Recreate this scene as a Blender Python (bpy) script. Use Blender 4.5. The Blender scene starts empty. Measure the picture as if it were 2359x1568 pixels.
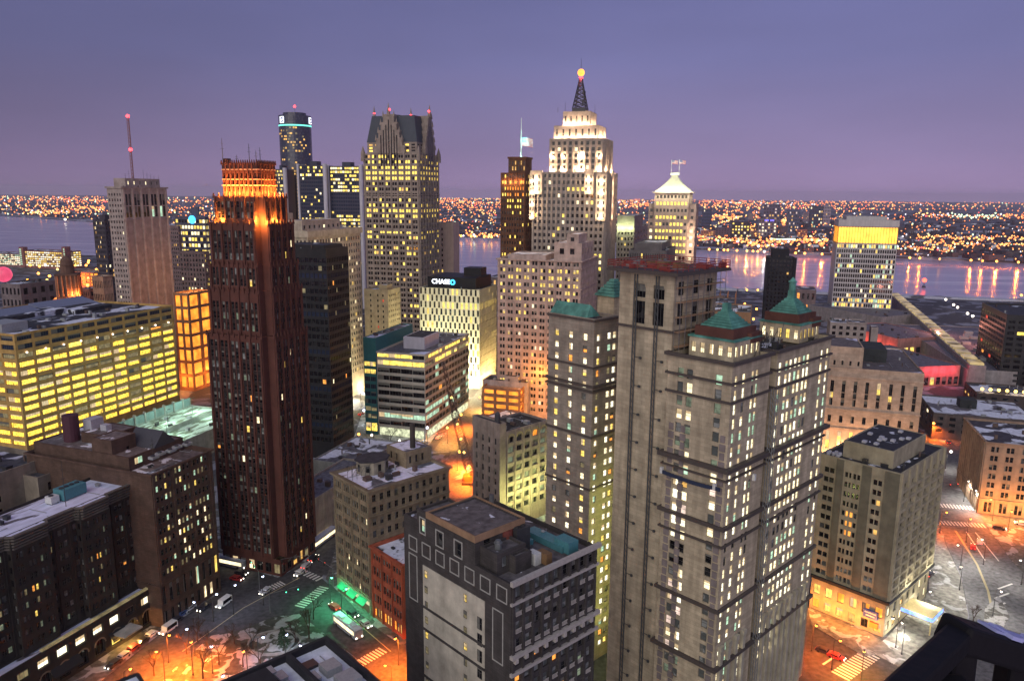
import bpy, bmesh, math, random
from mathutils import Vector, Matrix
sc = bpy.context.scene
COL = sc.collection
# ---------------------------------------------------------------- camera
CAM_H = 125.0
PITCH = math.radians(10.87)
ROLL = math.radians(0.45)
FPX, PCX, PCY = 1750.0, 1179.0, 784.0          # focal length and centre in units of a 2358 px wide view
cp, sp = math.cos(PITCH), math.sin(PITCH)
FWD = Vector((0, cp, -sp)); U0 = Vector((0, sp, cp)); R0 = Vector((1, 0, 0))
RT = R0 * math.cos(ROLL) + U0 * math.sin(ROLL)
UP = U0 * math.cos(ROLL) - R0 * math.sin(ROLL)
cam_d = bpy.data.cameras.new("camera")
cam = bpy.data.objects.new("camera", cam_d)
COL.objects.link(cam)
cam_d.sensor_width = 36.0
cam_d.lens = FPX / 2358.0 * 36.0
cam_d.clip_start = 0.3
cam_d.clip_end = 120000
cam.matrix_world = Matrix(((RT.x, UP.x, -FWD.x, 0), (RT.y, UP.y, -FWD.y, 0), (RT.z, UP.z, -FWD.z, CAM_H), (0, 0, 0, 1)))
sc.camera = cam
# ---------------------------------------------------------------- sky, sun, exposure
sc.view_settings.view_transform = 'Standard'
sc.view_settings.look = 'None'
sc.view_settings.gamma = 1.0
sc.view_settings.exposure = 0.32
SUN_EL, SUN_AZ = math.radians(30), math.radians(198)     # dusk glow from behind the camera, to the right
w = bpy.data.worlds.new("World"); sc.world = w; w.use_nodes = True
nt = w.node_tree; nt.nodes.clear()
N = nt.nodes.new; LK = nt.links.new
wo = N('ShaderNodeOutputWorld'); bg = N('ShaderNodeBackground'); tc = N('ShaderNodeTexCoord'); sx = N('ShaderNodeSeparateXYZ')
cr = N('ShaderNodeValToRGB'); mr = N('ShaderNodeMapRange')
LK(tc.outputs['Generated'], sx.inputs[0]); LK(sx.outputs['Z'], mr.inputs[0])
mr.inputs[1].default_value = -0.03; mr.inputs[2].default_value = 0.6
e = cr.color_ramp.elements
stops = [(0.0, (.30, .215, .365)), (.045, (.29, .205, .365)), (.13, (.215, .172, .325)), (.3, (.142, .14, .305)), (.55, (.10, .11, .265)), (1.0, (.065, .08, .20))]
e[0].position = 0; e[0].color = (*stops[0][1], 1); e[1].position = 1; e[1].color = (*stops[-1][1], 1)
for p_, c_ in stops[1:-1]:
    q = e.new(p_); q.color = (*c_, 1)
LK(mr.outputs[0], cr.inputs[0])
# soft uneven cloud cover
mp = N('ShaderNodeMapping'); mp.inputs['Scale'].default_value = (1.2, 1.2, 5)
nz = N('ShaderNodeTexNoise'); nz.inputs['Scale'].default_value = 2.2; nz.inputs['Detail'].default_value = 5
LK(tc.outputs['Generated'], mp.inputs[0]); LK(mp.outputs[0], nz.inputs[0])
m2 = N('ShaderNodeMapRange'); m2.inputs[1].default_value = .3; m2.inputs[2].default_value = .7; m2.inputs[3].default_value = .92; m2.inputs[4].default_value = 1.07
LK(nz.outputs[0], m2.inputs[0])
# the west half (behind the camera) is warmer; left side of the view a little darker
m3 = N('ShaderNodeMapRange'); m3.inputs[1].default_value = -.75; m3.inputs[2].default_value = .1; m3.inputs[3].default_value = .55; m3.inputs[4].default_value = 1.0
LK(sx.outputs['X'], m3.inputs[0])
mu = N('ShaderNodeMath'); mu.operation = 'MULTIPLY'; LK(m2.outputs[0], mu.inputs[0]); LK(m3.outputs[0], mu.inputs[1])
vm = N('ShaderNodeVectorMath'); vm.operation = 'SCALE'; LK(cr.outputs[0], vm.inputs[0]); LK(mu.outputs[0], vm.inputs['Scale'])
sky = N('ShaderNodeTexSky'); sky.sky_type = 'NISHITA'; sky.sun_disc = False; sky.sun_elevation = math.radians(2); sky.sun_rotation = SUN_AZ
va = N('ShaderNodeVectorMath'); va.operation = 'MULTIPLY_ADD'; va.inputs[1].default_value = (.006, .006, .006)
LK(sky.outputs[0], va.inputs[0]); LK(vm.outputs[0], va.inputs[2])
LK(va.outputs[0], bg.inputs[0]); bg.inputs[1].default_value = 1.0
LK(bg.outputs[0], wo.inputs[0])
sd = bpy.data.lights.new("sun", 'SUN'); sd.energy = 1.45; sd.angle = math.radians(70); sd.color = (1, .95, .82)
so = bpy.data.objects.new("sun", sd); COL.objects.link(so)
sdir = Vector((math.sin(SUN_AZ) * math.cos(SUN_EL), math.cos(SUN_AZ) * math.cos(SUN_EL), math.sin(SUN_EL)))
so.rotation_euler = sdir.to_track_quat('Z', 'Y').to_euler(); so.location = (0, 0, 400)
sc.cycles.use_light_tree = True
sc.cycles.max_bounces = 5; sc.cycles.diffuse_bounces = 2; sc.cycles.glossy_bounces = 3; sc.cycles.sample_clamp_indirect = 3.0; sc.cycles.volume_bounces = 2
# ---------------------------------------------------------------- picture point <-> world helpers
def ray(x, y): return FWD + RT * ((x - PCX) / FPX) - UP * ((y - PCY) / FPX)
def pz(x, y, z=0.0):
    d = ray(x, y); t = (z - CAM_H) / d.z
    return Vector((d.x * t, d.y * t, z))
def pY(x, y, Y):
    d = ray(x, y); t = Y / d.y
    return Vector((d.x * t, Y, CAM_H + d.z * t))
def proj(p):
    q = Vector(p) - Vector((0, 0, CAM_H)); c = q.dot(FWD)
    return PCX + FPX * q.dot(RT) / c, PCY - FPX * q.dot(UP) / c
# ---------------------------------------------------------------- materials
MATS = {}
def _new(name):
    m = bpy.data.materials.new(name); m.use_nodes = True
    t = m.node_tree; return m, t, t.nodes['Principled BSDF']
def wall(name, col, rough=.85, var=.35, course=0.0, streak=.5, bump=.15, metal=0.0):
    """weathered masonry: blotches, rain streaks and faint stone courses, in metres"""
    if name in MATS: return MATS[name]
    m, t, b = _new(name); n = t.nodes.new; l = t.links.new
    c = n('ShaderNodeTexCoord')
    n1 = n('ShaderNodeTexNoise'); n1.inputs['Scale'].default_value = .22; n1.inputs['Detail'].default_value = 8; n1.inputs['Roughness'].default_value = .65
    mp = n('ShaderNodeMapping'); mp.inputs['Scale'].default_value = (.45, .45, .04)
    n2 = n('ShaderNodeTexNoise'); n2.inputs['Scale'].default_value = 1.2; n2.inputs['Detail'].default_value = 5
    l(c.outputs['Object'], n1.inputs[0]); l(c.outputs['Object'], mp.inputs[0]); l(mp.outputs[0], n2.inputs[0])
    r1 = n('ShaderNodeMapRange'); r1.inputs[1].default_value = .3; r1.inputs[2].default_value = .7; r1.inputs[3].default_value = 1 - var; r1.inputs[4].default_value = 1 + var * .6
    r2 = n('ShaderNodeMapRange'); r2.inputs[1].default_value = .35; r2.inputs[2].default_value = .7; r2.inputs[3].default_value = 1 - streak * .32; r2.inputs[4].default_value = 1.05
    l(n1.outputs[0], r1.inputs[0]); l(n2.outputs[0], r2.inputs[0])
    mm = n('ShaderNodeMath'); mm.operation = 'MULTIPLY'; l(r1.outputs[0], mm.inputs[0]); l(r2.outputs[0], mm.inputs[1])
    last = mm.outputs[0]
    if course:
        sx_ = n('ShaderNodeSeparateXYZ'); ad = n('ShaderNodeMath'); cb = n('ShaderNodeCombineXYZ'); l(c.outputs['Object'], sx_.inputs[0]); l(sx_.outputs[0], ad.inputs[0]); l(sx_.outputs[1], ad.inputs[1]); l(ad.outputs[0], cb.inputs[0]); l(sx_.outputs[2], cb.inputs[1])
        w_ = n('ShaderNodeTexBrick'); w_.inputs['Scale'].default_value = 1.0; w_.inputs['Brick Width'].default_value = 2.4 * course; w_.inputs['Row Height'].default_value = course; w_.inputs['Mortar Size'].default_value = .035; w_.inputs['Mortar Smooth'].default_value = .6
        w_.inputs['Color1'].default_value = (.86, .86, .86, 1); w_.inputs['Color2'].default_value = (1.08, 1.08, 1.08, 1); w_.inputs['Mortar'].default_value = (.66, .66, .66, 1)
        l(cb.outputs[0], w_.inputs[0]); m4 = n('ShaderNodeMath'); m4.operation = 'MULTIPLY'; l(last, m4.inputs[0]); l(w_.outputs[0], m4.inputs[1]); last = m4.outputs[0]
    v = n('ShaderNodeVectorMath'); v.operation = 'SCALE'; v.inputs[0].default_value = col; l(last, v.inputs['Scale'])
    l(v.outputs[0], b.inputs['Base Color']); b.inputs['Roughness'].default_value = rough; b.inputs['Metallic'].default_value = metal
    b.inputs['Specular IOR Level'].default_value = .25
    if bump:
        n3 = n('ShaderNodeTexNoise'); n3.inputs['Scale'].default_value = 2.5; n3.inputs['Detail'].default_value = 4; l(c.outputs['Object'], n3.inputs[0])
        bp = n('ShaderNodeBump'); bp.inputs['Strength'].default_value = bump; bp.inputs['Distance'].default_value = .2
        l(n3.outputs[0], bp.inputs['Height']); l(bp.outputs[0], b.inputs['Normal'])
    MATS[name] = m; return m
def plain(name, col, rough=.6, metal=0.0):
    if name in MATS: return MATS[name]
    m, t, b = _new(name); n = t.nodes.new; l = t.links.new
    c = n('ShaderNodeTexCoord'); z = n('ShaderNodeTexNoise'); z.inputs['Scale'].default_value = 1.7; z.inputs['Detail'].default_value = 4; l(c.outputs['Object'], z.inputs[0])
    r = n('ShaderNodeMapRange'); r.inputs[3].default_value = .7; r.inputs[4].default_value = 1.25; l(z.outputs[0], r.inputs[0])
    v = n('ShaderNodeVectorMath'); v.operation = 'SCALE'; v.inputs[0].default_value = col; l(r.outputs[0], v.inputs['Scale']); l(v.outputs[0], b.inputs['Base Color'])
    b.inputs['Roughness'].default_value = rough; b.inputs['Metallic'].default_value = metal
    MATS[name] = m; return m
def snowy(name, cover=.5, base=(.055, .055, .065), scale=.09, snow=(.78, .8, .92), seed=0, stretch=(1, 1, 1)):
    """tar or gravel roof with patches of wind-blown snow"""
    if name in MATS: return MATS[name]
    m, t, b = _new(name); n = t.nodes.new; l = t.links.new
    c = n('ShaderNodeTexCoord'); mp = n('ShaderNodeMapping'); mp.inputs['Location'].default_value = (seed * 13.7, seed * 5.1, 0); mp.inputs['Scale'].default_value = stretch
    l(c.outputs['Object'], mp.inputs[0])
    n1 = n('ShaderNodeTexNoise'); n1.inputs['Scale'].default_value = scale; n1.inputs['Detail'].default_value = 7; n1.inputs['Roughness'].default_value = .5; n1.inputs['Distortion'].default_value = .6
    l(mp.outputs[0], n1.inputs[0])
    r = n('ShaderNodeMapRange'); a = .5 + (.5 - cover) * .42; r.inputs[1].default_value = a - .012; r.inputs[2].default_value = a + .02; l(n1.outputs[0], r.inputs[0])
    n2 = n('ShaderNodeTexNoise'); n2.inputs['Scale'].default_value = .7; n2.inputs['Detail'].default_value = 6; l(mp.outputs[0], n2.inputs[0])
    r2 = n('ShaderNodeMapRange'); r2.inputs[1].default_value = .3; r2.inputs[2].default_value = .7; r2.inputs[3].default_value = .5; r2.inputs[4].default_value = 1.6; l(n2.outputs[0], r2.inputs[0])
    v = n('ShaderNodeVectorMath'); v.operation = 'SCALE'; v.inputs[0].default_value = base; l(r2.outputs[0], v.inputs['Scale'])
    r4 = n('ShaderNodeMapRange'); r4.inputs[1].default_value = .3; r4.inputs[2].default_value = .7; r4.inputs[3].default_value = .72; r4.inputs[4].default_value = 1.05; l(n2.outputs[0], r4.inputs[0])
    v2 = n('ShaderNodeVectorMath'); v2.operation = 'SCALE'; v2.inputs[0].default_value = snow; l(r4.outputs[0], v2.inputs['Scale'])
    x = n('ShaderNodeMix'); x.data_type = 'RGBA'; l(r.outputs[0], x.inputs[0]); l(v.outputs[0], x.inputs[6]); l(v2.outputs[0], x.inputs[7])
    l(x.outputs[2], b.inputs['Base Color']); b.inputs['Roughness'].default_value = .8
    bp = n('ShaderNodeBump'); bp.inputs['Strength'].default_value = .4; bp.inputs['Distance'].default_value = .3; l(r.outputs[0], bp.inputs['Height']); l(bp.outputs[0], b.inputs['Normal'])
    MATS[name] = m; return m
def glow(name, col, s, lo=.45, hi=1.25, sc_=.55, sample=False, rough=.3):
    """a lit pane or lamp: noise in the emission stands in for blinds, furniture, ceiling behind"""
    if name in MATS: return MATS[name]
    m, t, b = _new(name); n = t.nodes.new; l = t.links.new
    g = n('ShaderNodeNewGeometry'); z = n('ShaderNodeTexNoise'); z.inputs['Scale'].default_value = sc_; z.inputs['Detail'].default_value = 3
    l(g.outputs['Position'], z.inputs[0])
    r = n('ShaderNodeMapRange'); r.inputs[1].default_value = .32; r.inputs[2].default_value = .68; r.inputs[3].default_value = lo * s; r.inputs[4].default_value = hi * s; l(z.outputs[0], r.inputs[0])  # uneven room light painted as noise in the emission strength
    b.inputs['Base Color'].default_value = (.02, .02, .02, 1); b.inputs['Roughness'].default_value = rough
    b.inputs['Emission Color'].default_value = (*col, 1); l(r.outputs[0], b.inputs['Emission Strength'])
    m.cycles.emission_sampling = 'AUTO' if sample else 'NONE'
    MATS[name] = m; return m
def glass(name='dark_glass', col=(.012, .014, .018), rough=.12, curtain=.07):
    if name in MATS: return MATS[name]
    m, t, b = _new(name); n = t.nodes.new; l = t.links.new
    g = n('ShaderNodeNewGeometry'); z = n('ShaderNodeTexNoise'); z.inputs['Scale'].default_value = .45; z.inputs['Detail'].default_value = 1; l(g.outputs['Position'], z.inputs[0])
    r = n('ShaderNodeMapRange'); r.inputs[1].default_value = .54; r.inputs[2].default_value = .58; l(z.outputs[0], r.inputs[0])
    x = n('ShaderNodeMix'); x.data_type = 'RGBA'; l(r.outputs[0], x.inputs[0]); x.inputs[6].default_value = (*col, 1); x.inputs[7].default_value = (col[0] + curtain, col[1] + curtain, col[2] + curtain, 1)
    l(x.outputs[2], b.inputs['Base Color']); b.inputs['Roughness'].default_value = rough; b.inputs['Specular IOR Level'].default_value = .45
    MATS[name] = m; return m
GL = {
 'D': lambda: glass(), 'B': lambda: glass('blue_glass', (.02, .03, .06), .08, .0), 'K': lambda: glass('black_glass', (.006, .006, .008), .1, .02),
 'C': lambda: glass('curtained_glass', (.10, .11, .11), .3, .16),
 'y': lambda: glow('lit_yellow', (1, .68, .14), 1.25), 'Y': lambda: glow('lit_bright_yellow', (1, .70, .12), 1.6, .5, 1.25),
 'Z': lambda: glow('lit_office_gold', (1, .64, .07), 1.75, .3, 1.5, 1.1), 'w': lambda: glow('lit_cream', (1, .84, .5), 1.6, .6, 1.2), 'W': lambda: glow('lit_pale', (1, .92, .66), 1.75, .7, 1.15), 'g': lambda: glow('lit_green_white', (.62, .95, .66), .8),
 'o': lambda: glow('lit_orange', (1, .36, .06), 1.3), 'a': lambda: glow('lit_amber', (1, .55, .14), 1.0), 'r': lambda: glow('lit_red', (1, .08, .04), .8),
 'd': lambda: glow('lit_dim', (.62, .5, .25), .35), 'e': lambda: glow('lit_dim_green', (.5, .62, .42), .28, .3, 1.3), 'p': lambda: glow('lit_pinkish', (1, .74, .62), .95), 't': lambda: glow('lit_teal', (.35, .95, .7), .8),
 'O': lambda: glow('lit_garage', (1, .30, .03), 1.5, .45, 1.3, .2),
}
def gm(k): return GL[k]()
# ---------------------------------------------------------------- mesh buffer
class MB:
    def __init__(s): s.v = []; s.f = []; s.m = []
    def quad(s, a, b, c, d, m=0):
        n = len(s.v); s.v += [tuple(a), tuple(b), tuple(c), tuple(d)]; s.f.append((n, n + 1, n + 2, n + 3)); s.m.append(m)
    def poly(s, pts, m=0):
        n = len(s.v); s.v += [tuple(p) for p in pts]; s.f.append(tuple(range(n, n + len(pts)))); s.m.append(m)
    def box(s, x0, x1, y0, y1, z0, z1, m=0, bottom=True, M=None):
        P = [(x0, y0, z0), (x1, y0, z0), (x1, y1, z0), (x0, y1, z0), (x0, y0, z1), (x1, y0, z1), (x1, y1, z1), (x0, y1, z1)]
        if M: P = [tuple(M @ Vector(p)) for p in P]
        n = len(s.v); s.v += P
        F = [(4, 5, 6, 7), (0, 1, 5, 4), (1, 2, 6, 5), (2, 3, 7, 6), (3, 0, 4, 7)] + ([(3, 2, 1, 0)] if bottom else [])
        for f in F: s.f.append(tuple(n + i for i in f)); s.m.append(m)
    def frustum(s, cx, cy, z0, z1, hx0, hy0, hx1, hy1, m=0):
        P = [(cx - hx0, cy - hy0, z0), (cx + hx0, cy - hy0, z0), (cx + hx0, cy + hy0, z0), (cx - hx0, cy + hy0, z0), (cx - hx1, cy - hy1, z1), (cx + hx1, cy - hy1, z1), (cx + hx1, cy + hy1, z1), (cx - hx1, cy + hy1, z1)]
        n = len(s.v); s.v += P
        for f in [(4, 5, 6, 7), (0, 1, 5, 4), (1, 2, 6, 5), (2, 3, 7, 6), (3, 0, 4, 7), (3, 2, 1, 0)]: s.f.append(tuple(n + i for i in f)); s.m.append(m)
    def cyl(s, cx, cy, z0, z1, r0, r1=None, seg=12, m=0, M=None):
        r1 = r0 if r1 is None else r1; n = len(s.v)
        for k in range(seg):
            a = 2 * math.pi * k / seg
            for r, z in ((r0, z0), (r1, z1)):
                p = Vector((cx + r * math.cos(a), cy + r * math.sin(a), z)); s.v.append(tuple(M @ p) if M else tuple(p))
        for k in range(seg):
            j = (k + 1) % seg; s.f.append((n + 2 * k, n + 2 * j, n + 2 * j + 1, n + 2 * k + 1)); s.m.append(m)
        s.f.append(tuple(n + 2 * k + 1 for k in range(seg))); s.m.append(m); s.f.append(tuple(n + 2 * k for k in range(seg))[::-1]); s.m.append(m)
    def tube(s, a, b, r0, r1=None, seg=5, m=0):
        a = Vector(a); b = Vector(b); d = b - a
        if d.length < 1e-6: return
        s.cyl(0, 0, 0, d.length, r0, r1, seg, m, Matrix.Translation(a) @ d.to_track_quat('Z', 'Y').to_matrix().to_4x4())
    def ball(s, c, r, m=0, n1=8, n2=5):
        c = Vector(c); n = len(s.v)
        for i in range(n2 + 1):
            th = math.pi * i / n2
            for k in range(n1):
                a = 2 * math.pi * k / n1; s.v.append((c.x + r * math.sin(th) * math.cos(a), c.y + r * math.sin(th) * math.sin(a), c.z + r * math.cos(th)))
        for i in range(n2):
            for k in range(n1):
                j = (k + 1) % n1; s.f.append((n + i * n1 + k, n + (i + 1) * n1 + k, n + (i + 1) * n1 + j, n + i * n1 + j)); s.m.append(m)
    def prism(s, pts, z0, z1, m=0):
        k = len(pts); ar = sum(pts[i][0] * pts[(i + 1) % k][1] - pts[(i + 1) % k][0] * pts[i][1] for i in range(k))
        if ar < 0: pts = pts[::-1]
        s.poly([(p[0], p[1], z1) for p in pts], m)
        for i in range(k):
            a, b = pts[i], pts[(i + 1) % k]; s.quad((a[0], a[1], z0), (b[0], b[1], z0), (b[0], b[1], z1), (a[0], a[1], z1), m)
    def pieces(s):
        par = list(range(len(s.v)))
        key = {}
        for i, v in enumerate(s.v):
            k = tuple(round(c, 3) for c in v); par[i] = key.setdefault(k, i)
        def fd(i):
            while par[i] != i: par[i] = par[par[i]]; i = par[i]
            return i
        for f in s.f:
            for i in f[1:]: par[fd(i)] = fd(f[0])
        out = {}
        for f, m in zip(s.f, s.m):
            g = out.setdefault(fd(f[0]), MB()); n = len(g.v); g.v += [s.v[i] for i in f]; g.f.append(tuple(range(n, n + len(f)))); g.m.append(m)
        return list(out.values())
    def mesh(s, name, mats):
        me = bpy.data.meshes.new(name); me.from_pydata(s.v, [], s.f)
        for m in mats: me.materials.append(m)
        if len(mats) > 1: me.polygons.foreach_set('material_index', s.m)
        me.update(); return me
    def build(s, name, mats, parent=None, loc=None):
        if not s.f: return None
        if not isinstance(mats, (list, tuple)): mats = [mats]
        o = bpy.data.objects.new(name, s.mesh(name, mats)); COL.objects.link(o)
        if parent: o.parent = parent
        if loc: o.location = loc
        return o
def tag(o, label=None, cat=None, group=None, kind=None):
    if label: o['label'] = label
    if cat: o['category'] = cat
    if group: o['group'] = group
    if kind: o['kind'] = kind
    return o
def empty(name, loc, rz=0.0, **k):
    o = bpy.data.objects.new(name, None); COL.objects.link(o); o.location = loc; o.rotation_euler = (0, 0, rz); o.empty_display_size = 1
    return tag(o, **k)
def copy_tree(o, parent=None, kids=None):
    c = o.copy(); COL.objects.link(c)
    if parent: c.parent = parent
    for ch in (kids or KIDS).get(o.name, []): copy_tree(ch, c)
    return c
KIDS = {}
def remember(root):
    """note the children once, so that copies never walk the whole scene"""
    for o in list(COL.objects):
        if o.parent: KIDS.setdefault(o.parent.name, [])
        if o.parent and o not in KIDS[o.parent.name]: KIDS[o.parent.name].append(o)
def lamp(name, loc, power, col, parent=None, r=.6, spot=None, aim=None):
    d = bpy.data.lights.new(name, 'SPOT' if spot else 'POINT'); d.energy = power; d.color = col; d.shadow_soft_size = r
    o = bpy.data.objects.new(name, d); COL.objects.link(o); o.location = loc
    if spot:
        d.spot_size = math.radians(spot); d.spot_blend = .8
        o.rotation_euler = (-Vector(aim)).to_track_quat('Z', 'Y').to_euler()
    if parent: o.parent = parent
    return o
# ---------------------------------------------------------------- window panes (shared meshes)
PANES = {}
FRAME = lambda: plain('window_frame', (.09, .085, .08), .5)
LITK = 'yYwWgoaptOZde'
def pane(w, h, style, key, var=0):
    w = round(w, 1); h = round(h, 1); k = (w, h, style, key, var)
    if k in PANES: return PANES[k]
    b = MB(); hw, hh = w / 2, h / 2
    b.quad((-hw, 0, -hh), (hw, 0, -hh), (hw, 0, hh), (-hw, 0, hh), 0)
    t = .06 if style[0] != 'N' else .1
    def bar(x0, x1, z0, z1, d=.07): b.box(x0, x1, -d, -.003, z0, z1, 1)
    if style[0] in 'SXM':
        bar(-hw, -hw + t, -hh, hh); bar(hw - t, hw, -hh, hh); bar(-hw + t, hw - t, -hh, -hh + t); bar(-hw + t, hw - t, hh - t, hh)
        if style[0] in 'SX': bar(-hw + t, hw - t, -t / 2, t / 2, .06)
        if style[0] == 'X': bar(-t / 2, t / 2, -hh + t, -t / 2, .05); bar(-t / 2, t / 2, t / 2, hh - t, .05)
        if style[0] == 'M':
            n = int(style[1:])
            for i in range(1, n): x = -hw + w * i / n; bar(x - t / 2, x + t / 2, -hh + t, hh - t, .05)
    bl = {1: .3, 2: .55, 3: .42}.get(var, 0)
    if bl:
        x0, x1 = (-hw + t, hw - t) if var < 3 else (-hw + t, -t); z0 = hh - h * bl if var < 3 else -hh + t
        b.quad((x0, -.02, z0), (x1, -.02, z0), (x1, -.02, hh - t), (x0, -.02, hh - t), 2)
    bm_ = (glow('blind_lit', (.85, .62, .34), .75, .7, 1.2) if key in 'yYwWpZg' else plain('blind', (.16, .155, .14), .8))
    me = b.mesh('pane', [gm(key), FRAME(), bm_]); PANES[k] = me; return me
# ---------------------------------------------------------------- layouts
def cols(L, n, frac=.5, m=0.0, g=1, gap=.3):
    out = []; p = (L - 2 * m) / n; gw = p * frac; wv = (gw - (g - 1) * gap) / g
    for i in range(n):
        x = m + p * i + (p - gw) / 2
        for k in range(g): out.append((x + k * (wv + gap), x + k * (wv + gap) + wv))
    return out
def rows(z0, z1, n, frac=.5, up=.5):
    p = (z1 - z0) / n
    return [(z0 + p * i + p * (1 - frac) * up, z0 + p * i + p * (1 - frac) * up + p * frac) for i in range(n)]
def lit(seed, p, keys='y', dark='D', rowvar=0.0, force=None):
    """random but repeatable choice of what each window shows; force = {row: share}"""
    R = {}
    def f(i, j):
        rj = random.Random(seed * 977 + j * 31); pr = p + (rj.random() - .5) * 2 * rowvar
        if force and j in force: pr = force[j]
        r = random.Random(seed * 7919 + i * 104729 + j * 1299709)
        if r.random() < pr: return keys[int(r.random() * len(keys))]
        return dark[int(r.random() * len(dark))]
    return f
# ---------------------------------------------------------------- buildings
BLD = []
class Bld:
    def __init__(s, name, label, cat, F, z=None, Y=None, a=18, xl=None, xr=None, W=None, D=None, mat=None, span=None, roof=None, group=None, zg=0.0, win='window'):
        s.P = pz(F[0], F[1], z) if z is not None else pY(F[0], F[1], Y)
        s.top = s.P.z; s.P = Vector((s.P.x, s.P.y, 0)); s.a = math.radians(a)
        s.r = Vector((math.sin(s.a), math.cos(s.a), 0)); s.l = Vector((-math.cos(s.a), math.sin(s.a), 0))
        s.rz = math.pi / 2 - s.a
        s.W = W if W else s.sx(xr); s.D = D if D else s.sy(xl)
        s.root = empty(name, (s.P.x, s.P.y, zg), s.rz, label=label, cat=cat, group=group)
        s.walls = MB(); s.roofs = MB(); s.bands = []; s.rf = []; s.clut = True; s.wins = []; s.mat = mat; s.span = span or mat; s.roofm = roof or snowy('roof_snow', .5)
        s.trimm = None; s.nwin = 100; s.winname = win; s.zg = zg
        BLD.append(s)
    def wp(s, x, y, z): return s.P + s.r * x + s.l * y + Vector((0, 0, z))
    def _sol(s, d, px, z, o):
        f = lambda t: proj(o + d * t + Vector((0, 0, z)))[0] - px
        lo, hi, s0 = 0.0, 900.0, f(0.0)
        for _ in range(50):
            m = (lo + hi) / 2
            if f(m) * s0 > 0: lo = m
            else: hi = m
        return lo
    def sx(s, px, z=None, y=0.0): return s._sol(s.r, px, s.top if z is None else z, s.P + s.l * y)
    def sy(s, px, z=None, x=0.0): return s._sol(s.l, px, s.top if z is None else z, s.P + s.r * x)
    def zy(s, py, x=0.0, y=0.0):
        lo, hi = -50.0, 400.0
        for _ in range(50):
            m = (lo + hi) / 2
            if proj(s.wp(x, y, m))[1] > py: lo = m
            else: hi = m
        return lo
    def face(s, o, d, n, L, z0, z1, xs, zs, f, style='S', depth=.35, pier=None, sill=False):
        o = Vector((o[0], o[1], 0)); d = Vector((d[0], d[1], 0)); n = Vector((n[0], n[1], 0)); W_ = s.walls
        P = lambda x, z, k=0.0: tuple(o + d * x - n * k + Vector((0, 0, z)))
        zc = z0; xs = [(max(a, .05), min(b, L - .05)) for a, b in xs]
        def strip(a, b, zA, zB, m=0):
            if b - a > 1e-4 and zB - zA > 1e-4: W_.quad(P(a, zA), P(b, zA), P(b, zB), P(a, zB), m)
        def full(zA, zB):
            if s.span is s.mat or not xs: strip(0, L, zA, zB); return
            x = 0
            for a, b in xs: strip(x, a, zA, zB); strip(a, b, zA, zB, 1); x = b
            strip(x, L, zA, zB)
        for j, (za, zb) in enumerate(zs):
            if za < z0 - 1e-3 or zb > z1 + 1e-3: continue
            full(zc, za) if j else (strip(0, L, zc, za)); x = 0
            for i, (a, b) in enumerate(xs):
                k = f(i, j)
                if k is None: continue
                strip(x, a, za, zb); x = b
                W_.quad(P(a, za), P(b, za), P(b, za, depth), P(a, za, depth)); W_.quad(P(a, zb, depth), P(b, zb, depth), P(b, zb), P(a, zb))
                W_.quad(P(a, za), P(a, za, depth), P(a, zb, depth), P(a, zb)); W_.quad(P(b, za, depth), P(b, za), P(b, zb), P(b, zb, depth))
                c = o + d * ((a + b) / 2) - n * depth + Vector((0, 0, (za + zb) / 2))
                s.wins.append((c, d, n, b - a, zb - za, style, k))
                if sill: W_.quad(P(a - .1, za - .15, -.12), P(b + .1, za - .15, -.12), P(b + .1, za, -.12), P(a - .1, za, -.12)); W_.quad(P(a - .1, za, -.12), P(b + .1, za, -.12), P(b + .1, za), P(a - .1, za))
            strip(x, L, za, zb); zc = zb
        strip(0, L, zc, z1)
        if pier:
            mw, pr = pier; g = [0] + [q for ab in xs for q in ab] + [L]
            for k in range(0, len(g), 2):
                a, b = g[k], g[k + 1]
                if b - a >= mw:
                    c = (a + b) / 2; h = min((b - a) * .3, mw * .5); A = o + d * (c - h); B = o + d * (c + h)
                    W_.quad((*(A + n * pr).xy, z0), (*(B + n * pr).xy, z0), (*(B + n * pr).xy, z1), (*(A + n * pr).xy, z1))
                    W_.quad((*A.xy, z0), (*(A + n * pr).xy, z0), (*(A + n * pr).xy, z1), (*A.xy, z1)); W_.quad((*(B + n * pr).xy, z0), (*B.xy, z0), (*B.xy, z1), (*(B + n * pr).xy, z1))
                    W_.quad((*(A + n * pr).xy, z1), (*(B + n * pr).xy, z1), (*B.xy, z1), (*A.xy, z1))
    def tier(s, x0, x1, y0, y1, z0, z1, R=None, L=None, par=1.1, roof=True, ptk=.45):
        """one block of the building; R / L describe its faces to the right and left of the near corner"""
        dz = par; W_ = s.walls
        def do(spec, o, d, n, Ln):
            if spec: s.face(o, d, n, Ln, z0, z1, **spec)
            else: s.face(o, d, n, Ln, z0, z1, [], [], None)
        do(R, (x0, y0), (1, 0), (0, -1), x1 - x0); do(L, (x0, y1), (0, -1), (-1, 0), y1 - y0)
        do(None, (x1, y0), (0, 1), (1, 0), y1 - y0); do(None, (x1, y1), (-1, 0), (0, 1), x1 - x0)
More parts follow.
